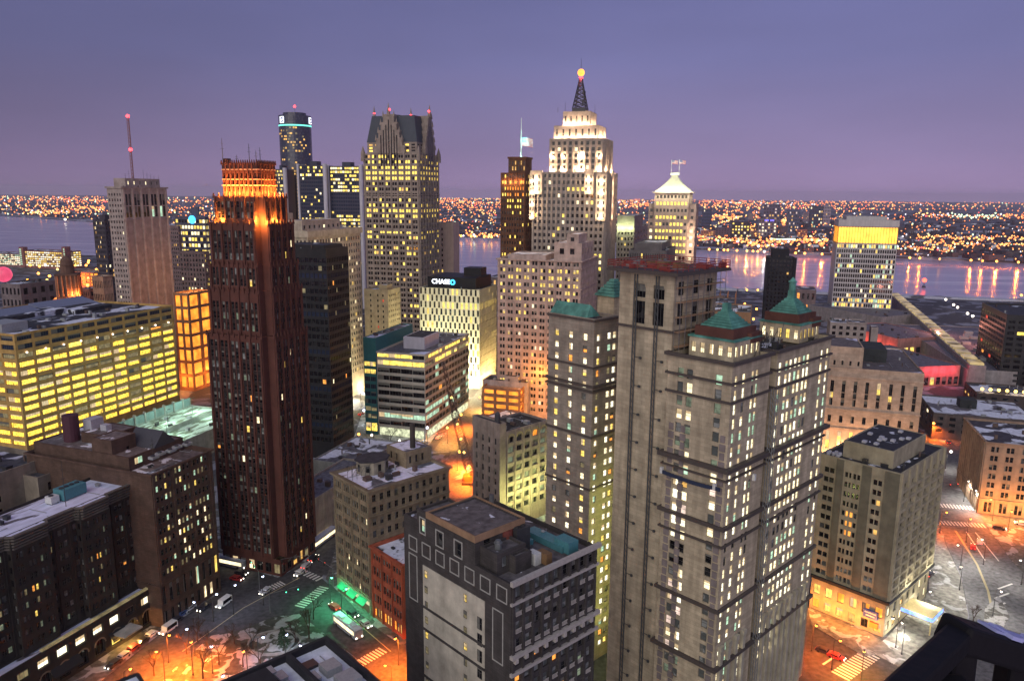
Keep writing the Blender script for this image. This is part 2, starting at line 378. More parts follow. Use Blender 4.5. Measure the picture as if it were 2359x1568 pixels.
        if roof:
            t = min(ptk, (x1 - x0) / 5, (y1 - y0) / 5); zr = z1 - dz
            a, b, c, d = x0 + t, x1 - t, y0 + t, y1 - t
            for q in (((x0, y0), (x1, y0), (b, c), (a, c)), ((x1, y0), (x1, y1), (b, d), (b, c)), ((x1, y1), (x0, y1), (a, d), (b, d)), ((x0, y1), (x0, y0), (a, c), (a, d))):
                W_.quad(*[(p[0], p[1], z1) for p in q])
            for (p, q) in (((a, c), (b, c)), ((b, c), (b, d)), ((b, d), (a, d)), ((a, d), (a, c))): W_.quad((*q, zr), (*p, zr), (*p, z1), (*q, z1))
            s.roofs.quad((a, c, zr), (b, c, zr), (b, d, zr), (a, d, zr)); s.rf.append((a, b, c, d, zr))
    def band(s, x0, x1, y0, y1, z, h, pr):
        """projecting cornice or string course round a block"""
        T = MB(); s.bands.append(T); z1 = z + h
        T.box(x0 - pr, x1 + pr, y0 - pr, y0 + .02, z, z1); T.box(x0 - pr, x0 + .02, y0 + .02, y1 + pr, z, z1)
        T.box(x1 - .02, x1 + pr, y0 + .02, y1 + pr, z, z1); T.box(x0 + .02, x1 - .02, y1 - .02, y1 + pr, z, z1)
    def part(s, name, mb, mats, loc=None, each=False):
        if not each: return mb.build(name, mats, s.root, loc)
        for p in mb.pieces(): p.build(name, mats, s.root, loc)
    def clutter(s):
        if not s.rf or not s.clut or s.P.y > 720: return
        a, b, c, d, z = max(s.rf, key=lambda t: (t[1] - t[0]) * (t[3] - t[2])); r = random.Random(int(a * 7 + b * 13 + z)); n = int(min(12, (b - a) * (d - c) / 45))
        mt = [plain('unit_grey', (.3, .31, .33), .5), plain('dark_metal', (.06, .06, .065), .5, .5), wall('vent_brown', (.13, .09, .08))]
        for k in range(n):
            q = MB(); w_, e_, h_ = r.uniform(.6, 2.6), r.uniform(.6, 2.2), r.uniform(.4, 1.7); x, y = r.uniform(a + .5, b - w_ - .5), r.uniform(c + .5, d - e_ - .5)
            if r.random() < .3: q.cyl(x, y, z, z + h_ + .4, .28, .28, 8); q.cyl(x, y, z + h_ + .4, z + h_ + .65, .45, .2, 8)
            else: q.box(x, x + w_, y, y + e_, z, z + h_); q.box(x - .08, x + w_ + .08, y - .08, y + e_ + .08, z + h_, z + h_ + .1)
            s.part('roof_vent', q, r.choice(mt))
        for k in range(2 + n // 4):
            q = MB(); x, y = r.uniform(a + 1, b - 1), r.uniform(c + 1, d - 1); L_ = r.uniform(3, min(14, max(4, (b - a) * .6)))
            if r.random() < .5: q.tube((x, y, z + .25), (max(a + .3, x - L_), y, z + .25), .1)
            else: q.tube((x, y, z + .25), (x, max(c + .3, y - L_), z + .25), .1)
            s.part('roof_pipe', q, mt[0])
    def done(s):
        s.clutter()
        w_ = s.walls.build('wall', [s.mat, s.span] if s.span is not s.mat else [s.mat], s.root)
        s.roofs.build('roof', s.roofm, s.root)
        for T in s.bands: T.build('cornice', s.trimm or s.mat, s.root)
        rest = MB(); rk = []
        cz = Vector((0, 0, CAM_H))
        def size(q):
            c = s.wp(*q[0]); nn = s.r * q[2].x + s.l * q[2].y; v = cz - c; px, py = proj(c)
            ins = 1 if (-20 < px < 2380 and -20 < py < 1590) else .001
            return q[3] * q[4] * max(v.normalized().dot(nn), .01) / v.length_squared * ins
        s.wins.sort(key=size, reverse=True)
        for k, (c, d, n, w, h, st, key) in enumerate(s.wins):
            M = Matrix(((d.x, -n.x, 0, c.x), (d.y, -n.y, 0, c.y), (0, 0, 1, c.z), (0, 0, 0, 1)))
            vr = random.Random(k * 31 + len(BLD)).choice((0, 0, 0, 1, 2, 3)) if (st[0] in 'SXM' and w > .8 and h > 1.2) else 0
            if k < s.nwin:
                o = bpy.data.objects.new(s.winname, pane(w, h, st, key, vr)); COL.objects.link(o); o.parent = s.root; o.matrix_local = M
            else:
                me = pane(w, h, st, key, vr)
                if key not in rk: rk.append(key)
                n0 = len(rest.v); rest.v += [tuple(M @ v.co) for v in me.vertices]
                for p in me.polygons:
                    rest.f.append(tuple(n0 + i for i in p.vertices)); rest.m.append(0 if p.material_index == 1 else (1 if key in 'yYwWpZg' else 2) if p.material_index == 2 else 3 + rk.index(key))
        if rest.f:
            tag(rest.build('windows', [FRAME(), glow('blind_lit', (.85, .62, .34), .75, .7, 1.2), plain('blind', (.16, .155, .14), .8)] + [gm(k) for k in rk], s.root), kind='stuff')
def antenna(b, x, y, z, h, r=.12, name='antenna'):
    m = MB(); m.tube((x, y, z), (x, y, z + h), r, r * .4); m.tube((x - .8, y, z + h * .6), (x + .8, y, z + h * .6), .05); m.tube((x - .5, y, z + h * .8), (x + .5, y, z + h * .8), .05)
    return b.part(name, m, plain('dark_metal', (.06, .06, .065), .5, .5))
def hvac(b, x, y, z, w=4, d=3, h=2.2, mat=None, name='rooftop_unit'):
    m = MB(); m.box(x, x + w, y, y + d, z + .3, z + h)
    for i in range(int(w / 1.6)): m.cyl(x + .9 + i * 1.6, y + d / 2, z + h, z + h + .3, .6, .6, 10, 1)
    m.box(x + .2, x + .5, y + .2, y + d - .2, z - .05, z + .3, 1); m.box(x + w - .5, x + w - .2, y + .2, y + d - .2, z - .05, z + .3, 1)
    return b.part(name, m, [mat or plain('unit_grey', (.3, .31, .33), .5), plain('dark_metal', (.06, .06, .065), .5, .5)])
def text_mesh(body, size, ext, mat, name, parent, M, align='CENTER'):
    c = bpy.data.curves.new(name, 'FONT'); c.body = body; c.size = size; c.extrude = ext; c.align_x = align; c.align_y = 'CENTER'; c.offset = size * .012
    t = bpy.data.objects.new(name + '_c', c); COL.objects.link(t); bpy.context.view_layer.update()
    me = bpy.data.meshes.new_from_object(t.evaluated_get(bpy.context.evaluated_depsgraph_get())); bpy.data.objects.remove(t)
    me.materials.clear(); me.materials.append(mat)
    o = bpy.data.objects.new(name, me); COL.objects.link(o)
    if parent: o.parent = parent; o.matrix_local = M
    else: o.matrix_world = M
    return o
# ================================================================ the setting
def asphalt(name, col=(.05, .05, .055), snow=.35, scale=.05):
    return snowy(name, snow, col, scale, (.42, .43, .5), seed=len(MATS))
def sheet(name, pts, z, m, th=None, **k):
    b = MB()
    if th: b.prism([(p[0], p[1]) for p in pts], z - th, z)
    else:
        n = len(pts); ar = sum(pts[i][0] * pts[(i + 1) % n][1] - pts[(i + 1) % n][0] * pts[i][1] for i in range(n))
        b.poly([(p[0], p[1], z) for p in (pts if ar > 0 else pts[::-1])])
    o = b.build(name, m); return tag(o, **k)
def gp(*px): return [pz(x, y, 0) for x, y in px]
# ground: one sheet to the horizon
G_MAT = snowy('city_ground', .40, (.045, .043, .05), .05, (.24, .24, .30), seed=3)
sheet('ground', [(-24000, -100), (24000, -100), (24000, 22500), (-24000, 22500)], 0, G_MAT, kind='structure')
# river
def water():
    m, t, b = _new('river_water'); n = t.nodes.new; l = t.links.new
    c = n('ShaderNodeTexCoord')
    mp = n('ShaderNodeMapping'); mp.inputs['Scale'].default_value = (.25, 1.0, 1); mp.inputs['Rotation'].default_value = (0, 0, math.radians(20)); l(c.outputs['Object'], mp.inputs[0])
    n1 = n('ShaderNodeTexNoise'); n1.inputs['Scale'].default_value = .02; n1.inputs['Detail'].default_value = 8; l(mp.outputs[0], n1.inputs[0])
    n2 = n('ShaderNodeTexNoise'); n2.inputs['Scale'].default_value = .12; n2.inputs['Detail'].default_value = 5; l(mp.outputs[0], n2.inputs[0])
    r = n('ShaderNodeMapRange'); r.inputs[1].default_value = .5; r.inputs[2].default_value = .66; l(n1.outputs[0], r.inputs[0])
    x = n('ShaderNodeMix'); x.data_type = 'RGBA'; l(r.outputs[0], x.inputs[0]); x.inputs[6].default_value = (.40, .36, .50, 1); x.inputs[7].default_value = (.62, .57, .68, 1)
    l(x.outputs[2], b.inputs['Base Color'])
    r2 = n('ShaderNodeMapRange'); r2.inputs[3].default_value = .13; r2.inputs[4].default_value = .27; l(n1.outputs[0], r2.inputs[0]); l(r2.outputs[0], b.inputs['Roughness'])
    bp = n('ShaderNodeBump'); bp.inputs['Strength'].default_value = .22; bp.inputs['Distance'].default_value = .8; l(n2.outputs[0], bp.inputs['Height']); l(bp.outputs[0], b.inputs['Normal'])
    return m
FAR_SHORE = [(-900, 478), (-300, 488), (0, 497), (215, 512), (520, 527), (1045, 545), (1150, 549), (1620, 576), (1900, 588), (2358, 607), (2900, 632), (3600, 665)]
NEAR_SHORE = [(3600, 800), (2900, 735), (2358, 693), (2050, 682), (1700, 668), (1200, 640), (700, 615), (200, 588), (0, 580), (-300, 572), (-900, 545)]
fs = gp(*FAR_SHORE); ns_ = gp(*NEAR_SHORE)
sheet('river', fs + ns_, .25, water(), kind='structure')
FARL = snowy('far_land', .40, (.035, .035, .05), .006, (.26, .27, .36), seed=8)
fl = fs + [Vector((23900, fs[-1].y)), Vector((23900, 22400)), Vector((-23900, 22400)), Vector((-23900, fs[0].y))]
sheet('far_shore', fl, 4.0, FARL, th=4.2, kind='structure')
m_ = MB()
for i in range(len(fs) - 1):       # snowy quay along the far bank
    a, c = fs[i], fs[i + 1]; d = (c - a).normalized(); nn = Vector((-d.y, d.x, 0)) * 22
    m_.quad((a.x, a.y, 4.3), (c.x, c.y, 4.3), (c.x + nn.x, c.y + nn.y, 4.3), (a.x + nn.x, a.y + nn.y, 4.3))
tag(m_.build('riverside_path', snowy('quay_snow', .8, (.1, .1, .12), .03, (.5, .5, .62))), kind='structure')
m_ = MB()
for i in range(1, 5):
    a, c = ns_[i], ns_[i + 1]; d = (c - a).normalized(); nn = Vector((d.y, -d.x, 0)) * 12
    m_.prism([(a.x, a.y), (c.x, c.y), (c.x - nn.x, c.y - nn.y), (a.x - nn.x, a.y - nn.y)], 0, 2.5)
tag(m_.build('riverbank', snowy('bank_snow', .75, (.1, .1, .12), .03, (.5, .5, .62), seed=4)), kind='structure')
# streets, pavements
RM = asphalt('road_wet', (.045, .045, .05), .05, .05); PV = snowy('pavement_snow', .38, (.10, .098, .095), .2, (.36, .37, .4), seed=5)
sheet('road', gp((205, 1590), (377, 1452), (500, 1368), (560, 1345), (700, 1300), (742, 1247), (770, 1215), (800, 1240), (770, 1290), (722, 1352), (632, 1418), (557, 1448), (487, 1462), (330, 1590)), .06, RM, kind='structure')
sheet('road', gp((700, 1300), (745, 1335), (852, 1436), (925, 1488), (1000, 1560), (900, 1600), (827, 1520), (690, 1412), (632, 1418)), .09, RM, kind='structure')
sheet('road', gp((500, 1290), (640, 1330), (700, 1300), (640, 1345), (560, 1380), (505, 1330)), .075, RM, kind='structure')
RL = asphalt('road_salted', (.10, .10, .11), .12, .04)
sheet('road', gp((2135, 985), (2172, 1060), (2150, 1150), (2178, 1250), (2215, 1330), (2232, 1420), (2180, 1600), (2700, 1600), (2460, 1420), (2330, 1290), (2262, 1195), (2222, 1090), (2222, 985)), .06, RL, kind='structure')
sheet('road', gp((2150, 1155), (2600, 1190), (2640, 1225), (2165, 1205)), .075, RL, kind='structure')
sheet('road', gp((1700, 1440), (1860, 1452), (1990, 1520), (2060, 1510), (2010, 1620), (1800, 1620)), .06, RM, kind='structure')
sheet('road', gp((800, 1010), (1000, 1035), (1100, 900), (1140, 850), (1170, 870), (1090, 1030), (1080, 1180), (960, 1180), (1040, 1040), (830, 1040)), .06, RL, kind='structure')
# crossings and lane marks
MK = plain('road_paint', (.62, .62, .6), .7)
def stripes(p0, p1, w0, n, frac=.5, z=.11, name='crosswalk'):
    a = pz(*p0); c = pz(*p1); d = (c - a); L = d.length; d.normalize(); nn = Vector((-d.y, d.x, 0)); b = MB()
    for i in range(n):
        q = a + d * (L * i / n); r_ = a + d * (L * (i + frac) / n)
        b.quad((q.x, q.y, z), (r_.x, r_.y, z), (r_.x + nn.x * w0, r_.y + nn.y * w0, z), (q.x + nn.x * w0, q.y + nn.y * w0, z))
    return tag(b.build(name, MK), kind='structure')
stripes((700, 1400), (760, 1352), 3.5, 11); stripes((645, 1338), (590, 1362), 3.2, 9); stripes((745, 1330), (690, 1306), 3.0, 8)
stripes((1955, 1568), (2045, 1502), 5.0, 16); stripes((2155, 1158), (2262, 1168), -4.5, 14); stripes((2165, 1208), (2276, 1216), 4.0, 14)
stripes((835, 1535), (895, 1500), 3.5, 9); stripes((1075, 1090), (1100, 1078), 4, 6)
def line(pts, w0=.25, z=.12, mat=None, name='lane_marking'):
    b = MB(); P = gp(*pts)
    for i in range(len(P) - 1):
        a, c = P[i], P[i + 1]; d = (c - a).normalized(); nn = Vector((-d.y, d.x, 0)) * w0
        b.quad((a.x - nn.x, a.y - nn.y, z), (c.x - nn.x, c.y - nn.y, z), (c.x + nn.x, c.y + nn.y, z), (a.x + nn.x, a.y + nn.y, z))
    return tag(b.build(name, mat or MK), kind='structure')
YL = plain('yellow_paint', (.36, .31, .18), .7)
line([(2200, 1222), (2250, 1300), (2275, 1360), (2290, 1430)], .35, mat=YL); line([(2225, 1224), (2268, 1290)], .2); line([(2246, 1226), (2300, 1292)], .2)
for k in range(3): line([(2282 + k * 8, 1400 - k * 22), (2315 + k * 8, 1388 - k * 22)], .3)
line([(420, 1500), (560, 1400), (690, 1330)], .15, mat=YL); line([(760, 1380), (900, 1500)], .15, mat=YL); line([(1895, 1530), (1925, 1510)], .3)
# pavements with kerbs: raised blocks
NB = [0]
def block(px, name='pavement', m=None, h=.15):
    NB[0] += 1; h += .006 * NB[0]
    sheet(name, gp(*px), h, m or PV, th=h, kind='structure')
block([(377, 1452), (500, 1368), (500, 1300), (300, 1350), (0, 1500), (0, 1700), (205, 1590)])
block([(505, 1290), (640, 1330), (700, 1298), (742, 1245), (760, 1200), (640, 1150), (480, 1180)])
block([(750, 1333), (852, 1434), (925, 1486), (1000, 1440), (900, 1260), (780, 1225), (765, 1290)])
block([(487, 1464), (557, 1450), (632, 1420), (690, 1414), (826, 1522), (880, 1600), (335, 1600)], 'park_ground', snowy('park_snow', .42, (.04, .045, .035), .22, (.3, .32, .33), seed=9))
block([(2172, 1062), (2150, 1150), (2176, 1250), (2213, 1330), (2230, 1420), (2120, 1560), (2000, 1500), (2040, 1470), (2140, 1360), (2120, 1100)], m=snowy('walk_lit', .35, (.16, .155, .145), .2, (.42, .42, .44), seed=2))
block([(2262, 1197), (2330, 1292), (2460, 1422), (2700, 1420), (2640, 1228)], m=PV)
block([(2224, 985), (2222, 1090), (2256, 1180), (2600, 1188), (2500, 985)], m=PV)
block([(835, 950), (815, 1008), (880, 1020), (985, 1028), (1095, 870), (1060, 860)], m=snowy('walk_snow_b', .55, (.2, .2, .19), .12, (.6, .62, .6), seed=6))
block([(1870, 1440), (1990, 1512), (2060, 1500), (2030, 1475), (1900, 1395), (1860, 1400)], m=PV)
# traffic island at the right
block([(2268, 1400), (2300, 1372), (2325, 1420), (2300, 1460), (2265, 1440)], 'traffic_island', snowy('island_snow', .6, (.06, .06, .055), .3, (.3, .3, .31), seed=7))
# ================================================================ near buildings
ALL = lambda k: (lambda i, j: k)
# ---- tall hotel, tan brick, near right of centre
TAN = wall('tan_brick', (.53, .44, .32), course=.9, var=.3, streak=.8)
b = Bld('hotel', 'huge tan brick hotel tower with green stepped roof caps and nearly every window lit', 'hotel', (1688, 837), Y=150, a=46, xl=1540, xr=1915, mat=TAN, roof=snowy('hotel_roof', .35, (.04, .035, .035), .15, seed=1))
HB = b; zT = b.top; W, D = b.W, b.D
b.trimm = plain('dark_cornice', (.075, .06, .055), .7)
xa = b.sx(1776); xb = b.sx(1792)
fl = 3.05
zs = [(16 + fl * k + .6, 16 + fl * k + 2.75) for k in range(24)]
def hl(seed):
    f0 = lit(seed, .93, 'WWWwwwWg', 'eC'); dead = {9: 1, 10: 1}
    def f(i, j):
        if j in (10, 11) and random.Random(seed + i * 7 + j).random() < .6: return 'D'
        if j in (19, 20) and random.Random(seed + i * 3 + j).random() < .5: return 'g'
        return f0(i, j)
    return f
zb = 13 + fl
Lx = [(2.5, 4.0), (4.8, 6.3), (D - 3.8, D - 2.2)]
def fL(i, j):
    r = random.Random(i * 31 + j * 7)
    if j in (9, 10): return 'K'
    if j >= 17: return r.choice('eCCCeCw' if i < 2 else 'eCgC')
    return r.choice('wWgpwWaC') if j > 12 else r.choice('CpwCWCeC')
b.tier(0, xa, 0, D, 0, zT, R=dict(xs=[(1.1, 2.4), (4.0, 5.5)] + [(x, x + 1.35) for x in (8.2, 10.0)] + [(x, x + 1.35) for x in (13.0, 14.8)] if xa > 17 else [(1.2, 2.2), (4.2, 5.4), (8.0, 9.1), (9.7, 10.8)], zs=zs, f=hl(3), style='S', pier=None, depth=.2),
       L=dict(xs=Lx, zs=zs, f=fL, style='S'))
wx = [(xb + 1.2, 1.2)]
L2 = W - xb
xs2 = [(.9, 2.2)] + [q for k in range(3) for q in ((3.9 + k * 4.3, 5.3 + k * 4.3), (5.8 + k * 4.3, 7.2 + k * 4.3))] + [(L2 - 5.3, L2 - 4.0), (L2 - 2.2, L2 - .9)]
b.tier(xb, W, 0, D, 0, zT, R=dict(xs=xs2, zs=zs, f=hl(8), style='S', depth=.2), L=None)
b.tier(xa, xb, 5, D, 0, zT - 2, R=dict(xs=[(.5, xb - xa - .5)], zs=zs, f=lit(4, .2, 'dgt', 'K'), style='M2'), par=.6)
for zc, h, pr in ((zT - .5, .7, .7), (zT - 4.6, .5, .45), (zT - 8.6, .5, .35), (b.zy(1088), .9, 1.1), (b.zy(1110), .35, .5), (b.zy(1222), .8, .7), (b.zy(1262), .4, .5), (b.zy(1411), .7, .6), (b.zy(1545), .8, .8)):
    b.band(0, xa, 0, D, zc, h, pr); b.band(xb, W, 0, D, zc, h, pr)
# quoin strips on the left face
q = MB()
for yq in (1.2, D - 4.6, D - 1.6):
    for k in range(38):
        zz = 14 + k * 1.9
        if zz < zT - 16: q.box(-.18, .05, yq - .55 - .15 * (k % 2), yq + .55 + .15 * (k % 2), zz, zz + 1.5)
b.part('quoins', q, wall('grey_quoin', (.24, .2, .2)), each=True)
# stone base facing the street
q = MB()
for k in range(9):
    x = xb + 1.5 + k * (L2 - 3) / 9
    q.box(x, x + 1.0, -.7, .05, 0, 27); q.box(x - .2, x + 1.2, -.9, .05, 27, 28.2)
for k in range(4):
    x = 1.5 + k * (xa - 3) / 4; q.box(x, x + 1.0, -.7, .05, 0, 27); q.box(x - .2, x + 1.2, -.9, .05, 27, 28.2)
b.part('pilaster', q, wall('base_stone', (.42, .38, .30)))
# tall plain slab with arched pavilion
ys0, ys1 = D, D + 14.6
zP = b.zy(634, .9, ys0)
zA = zT + 9.0
PW = b.sx(1652, z=zP, y=ys0)
b.tier(.9, PW, ys0, ys1, 0, zP - .02, R=dict(xs=cols(PW - .9, 3, .42), zs=[(zT + 6, zT + 11.5), (zT + 13, zT + 16.2)] if zP > zT + 17 else [(zP - 11, zP - 6), (zP - 4.6, zP - 1.6)], f=ALL('K'), style='M3'),
       L=dict(xs=[(ys1 - ys0 - 10.3, ys1 - ys0 - 7.4), (ys1 - ys0 - 5.3, ys1 - ys0 - 2.4)], zs=[(zP - 11.5, zP - 6.4), (zP - 5.6, zP - 2.6)], f=ALL('K'), style='M3'), par=.2)
q = MB()      # round heads over the two tall windows
for yc in (ys1 - 8.85 - 0, ys1 - 3.85):
    yy = ys0 + (ys1 - yc)
    for k in range(8):
        a0, a1 = math.pi * k / 8, math.pi * (k + 1) / 8
        for (r0, r1) in ((1.5, 1.85),):
            P = [(.66, yy + r0 * math.cos(a0), zP - 3.2 + r0 * math.sin(a0)), (.66, yy + r1 * math.cos(a0), zP - 3.2 + r1 * math.sin(a0)), (.66, yy + r1 * math.cos(a1), zP - 3.2 + r1 * math.sin(a1)), (.66, yy + r0 * math.cos(a1), zP - 3.2 + r0 * math.sin(a1))]
            q.quad(*P[::-1])
b.part('window_arch', q, TAN)
b.band(.9, PW, ys0, ys1, zP - 12.6, .5, .4); b.band(.9, PW, ys0, ys1, zP - .02, .6, 2.2)
q = MB(); q.box(-1.2, PW + 2, ys0 - 2, ys1 + 2, zP + .58, zP + .75); b.part('roof_deck', q, plain('deck_dark', (.07, .05, .05), .8))
RED = plain('red_netting', (.25, .04, .035), .7)
q = MB(); zz = zP + .75
for k in range(46):
    r = random.Random(k); x = r.uniform(-.5, PW); y = r.uniform(ys0 - 1.5, ys1 + 1); q.box(x, x + r.uniform(.5, 3), y, y + r.uniform(.5, 2.2), zz, zz + r.uniform(.3, 1.1), r.choice((0, 0, 1, 2)))
b.part('stacked_material', q, [RED, plain('timber', (.2, .11, .05), .8), plain('grey_sheet', (.2, .19, .2), .7)])
q = MB()
for (A, B_) in (((-1.2, ys0 - 2), (PW + 2, ys0 - 2)), ((PW + 2, ys0 - 2), (PW + 2, ys1 + 2)), ((-1.2, ys1 + 2), (PW + 2, ys1 + 2)), ((-1.2, ys0 - 2), (-1.2, ys1 + 2))):
    A = Vector(A); B_ = Vector(B_); n_ = int((B_ - A).length / 2)
    for k in range(n_ + 1): p = A.lerp(B_, k / n_); q.tube((p.x, p.y, zz), (p.x, p.y, zz + 1.6), .07)
    for h_ in (.55, 1.1, 1.6): q.tube((A.x, A.y, zz + h_), (B_.x, B_.y, zz + h_), .09)
b.part('safety_rail', q, RED)
q = MB()      # two hoist masts up the plain wall
for yy in (ys0 + 4.0, ys0 + 9.8):
    for s_ in (-.35, .35): q.tube((.45, yy + s_, 0), (.45, yy + s_, zP - .5), .15)
    k = 6.0
    while k < zP - 3:
        q.tube((.45, yy - .35, k), (.45, yy + .35, k + 1.6), .05); k += 1.6
    k = 10.0
    while k < zT + 2: q.tube((.4, yy - .35, k), (.4, yy - 1.9, k), .08); q.box(.1, .5, yy - 2.3, yy - 1.8, k - .25, k + .25); k += 6.6
b.part('hoist_mast', q, plain('mast_dark', (.05, .055, .06), .6))
q = MB()      # scaffold on the pavilion's right side
for k in range(6):
    z0_ = zT + 1 + k * 3.2
    if z0_ < zP - 1: q.box(1, PW + 1, ys0 - 1.7, ys0 - .35, z0_, z0_ + .12, 1); q.tube((1, ys0 - 1.7, z0_ + 1), (PW + 1, ys0 - 1.7, z0_ + 1), .05)
for k in range(9):
    x = 1 + (PW) * k / 8; q.tube((x, ys0 - 1.7, zT), (x, ys0 - 1.7, zP), .06); q.tube((x, ys0 - .4, zT), (x, ys0 - .4, zP), .06)
b.part('scaffold', q, [plain('scaffold_tube', (.16, .15, .15), .5, .5), plain('scaffold_board', (.34, .2, .12), .8)])
# roof caps: brick cubes under stepped green copper pyramids
COPPER = wall('green_copper', (.11, .31, .265), .65, .6, streak=1.2); BRK = wall('red_brown_brick', (.12, .05, .04))
def cap(cx, cy, zb_, w1, hb, hp, lean=1.0, keys='ww', sl=.70):
    f = MB(); q = MB(); t = MB(); h = w1 / 2
    b.tier(cx - h, cx + h, cy - h, cy + h, zb_, zb_ + hb, R=dict(xs=cols(w1, 5, .5), zs=[(zb_ + .9, zb_ + 3.1)], f=lit(5, .95, keys, 'd'), style='X'), L=dict(xs=cols(w1, 5, .5), zs=[(zb_ + .9, zb_ + 3.1)], f=lit(6, .95, keys, 'd'), style='X'), par=.1)
    f.box(cx - h * .86, cx + h * .86, cy - h * .86, cy + h * .86, zb_ + hb, zb_ + hb + 2.4)
    f.box(cx + h * .2, cx + h + .25, cy - h - .25, cy - h * .2, zb_ + hb - 1.0, zb_ + hb + 1.2)
    n = 7; z = zb_ + hb + 2.4
    t.box(cx - h - .3, cx + h + .3, cy - h - .3, cy + h + .3, zb_ + hb, zb_ + hb + .35)
    for k in range(n):
        w_ = h * sl * (1.02 - .78 * k / (n - 1)); t.frustum(cx, cy, z + hp * k / n, z + hp * (k + .78) / n, w_, w_, w_ * .95, w_ * .95); t.frustum(cx, cy, z + hp * (k + .78) / n, z + hp * (k + 1) / n, w_ * .9, w_ * .9, w_ * .8, w_ * .8)
    zt = z + hp; t.box(cx - .7, cx + .7, cy - .7, cy + .7, zt, zt + 1.3)
    b.part('attic', f, BRK); b.part('stepped_roof', t, COPPER); return zt + 1.3
c1 = b.sx(1660, z=zT, y=D * .5)
zc1 = cap(D * .62, D * .5, zT - .8, D * .70, 4.2, 3.5)
cx2 = W - D * .42
zc2 = cap(cx2, D * .5, zT - .8, D * .66, 4.2, 3.8, keys='wy')
q = MB(); q.cyl(cx2, D * .5, zc2, zc2 + 2.0, .85, .75, 8); q.cyl(cx2, D * .5, zc2 + 2.0, zc2 + 2.3, 1.05, 1.05, 8); q.cyl(cx2, D * .5, zc2 + 2.3, zc2 + 3.2, .8, .15, 8); b.part('lantern', q, COPPER)
q = MB()
for k in range(34):
    r = random.Random(k + 90); x = r.uniform(xa - 4, xb + 8); y = r.uniform(1, D - 2); q.tube((x, y, zT - .6), (x + r.uniform(-3, 3), y + r.uniform(-2, 2), zT + r.uniform(1, 5)), .07)
for k in range(12):
    r = random.Random(k + 190); x = r.uniform(xa - 2, xb + 7); y = r.uniform(1, D - 3); q.box(x, x + r.uniform(.6, 2.4), y, y + r.uniform(.5, 1.6), zT - .8, zT + r.uniform(.2, 1.6))
b.part('rooftop_clutter', q, plain('dark_metal', (.06, .06, .065), .5, .5))
q = MB()      # construction hoist in the light well
for s_ in (0, 1.1):
    for t_ in (0, 1.1): q.tube((xa + .5 + s_, -.4 - t_, 0), (xa + .5 + s_, -.4 - t_, zT - 8), .09)
k = 0.0
while k < zT - 10:
    q.tube((xa + .5, -1.5, k), (xa + 1.6, -1.5, k + 1.5), .05); q.tube((xa + .5, -1.5, k), (xa + .5, -.4, k + 1.5), .05); k += 1.5
b.part('hoist_tower', q, plain('galvanised', (.2, .21, .22), .5, .4))
q = MB(); zc_ = b.zy(1112)   # hanging cradle cloth
for k in range(14):
    y0_ = .4 + k * (D - 1) / 14; s_ = .6 * math.sin(math.pi * (k + .5) / 14); q.box(-1.5, -1.2, y0_, y0_ + (D - 1) / 14, zc_ - 1.6 - s_ * .6, zc_ - .8 - s_ * .6)
b.part('debris_net', q, plain('navy_cloth', (.02, .03, .07), .8))
q = MB()
for (x, y) in ((-1.55, 1.4), (-1.55, D - .8), (xa * .6, -1.6)): q.box(x - .1, x + .5, y, y + .6, zc_ - 1.6, zc_ - .2)
b.part('cable_box', q, plain('white_box', (.6, .6, .6), .6))
b.done()
# ---- rear wing with lime lit windows, left of the hotel
b = Bld('apartment_tower', 'grey brick tower left of the tan hotel with small green gable and lime lit windows', 'building', (1369, 735), Y=185, a=46, xl=1264, xr=1425, mat=wall('grey_tan_brick', (.33, .28, .235), course=.8), roof=snowy('wing_roof', .3, (.04, .035, .03), .2))
zT = b.top; b.trimm = plain('dark_cornice', (.075, .06, .055), .7)
zs = [(3 + 3.05 * k + .8, 3 + 3.05 * k + 2.5) for k in range(29)]
def fw(seed):
    def f(i, j):
        r = random.Random(seed + i * 13 + j * 101); x = r.random()
        if j % 9 == 5 and x < .5: return 'C'
        return 'W' if x < .45 else 'w' if x < .62 else 'y' if x < .8 else 'g' if x < .88 else 'o' if x < .93 else 'd'
    return f
b.tier(0, b.W, 0, b.D, 0, zT, R=dict(xs=[(1.2, 2.5), (5.4, 6.9), (7.5, 9.0)], zs=zs, f=fw(1)), L=dict(xs=cols(b.D, 3, .3, .5), zs=zs, f=fw(2)))
for y_, pr in ((893, .9), (905, .5), (742, .4), (850, .25), (1010, .3), (1130, .3)): b.band(0, b.W, 0, b.D, b.zy(y_), .5, pr)
q = MB(); h = b.D * .42
E1 = b.D * .98; q.poly([(0.1, 2.5, zT), (2.6, 3.5, zT + 2.9), (2.6, E1, zT + 2.9), (.1, E1, zT)][::-1]); q.poly([(.1, 2.5, zT), (5.2, 2.5, zT), (2.6, 3.5, zT + 2.9)]); q.poly([(.1, E1, zT), (2.6, E1, zT + 2.9), (5.2, E1, zT)]); q.poly([(5.2, 2.5, zT), (5.2, E1, zT), (2.6, E1, zT + 2.9), (2.6, 3.5, zT + 2.9)])
b.part('gable_roof', q, COPPER)
for k, z_ in enumerate((14, 30, 46)): lamp('floodlight', (b.W * .5, -9, z_), 2200, (.9, 1, .25), b.root, .5)
b.done()
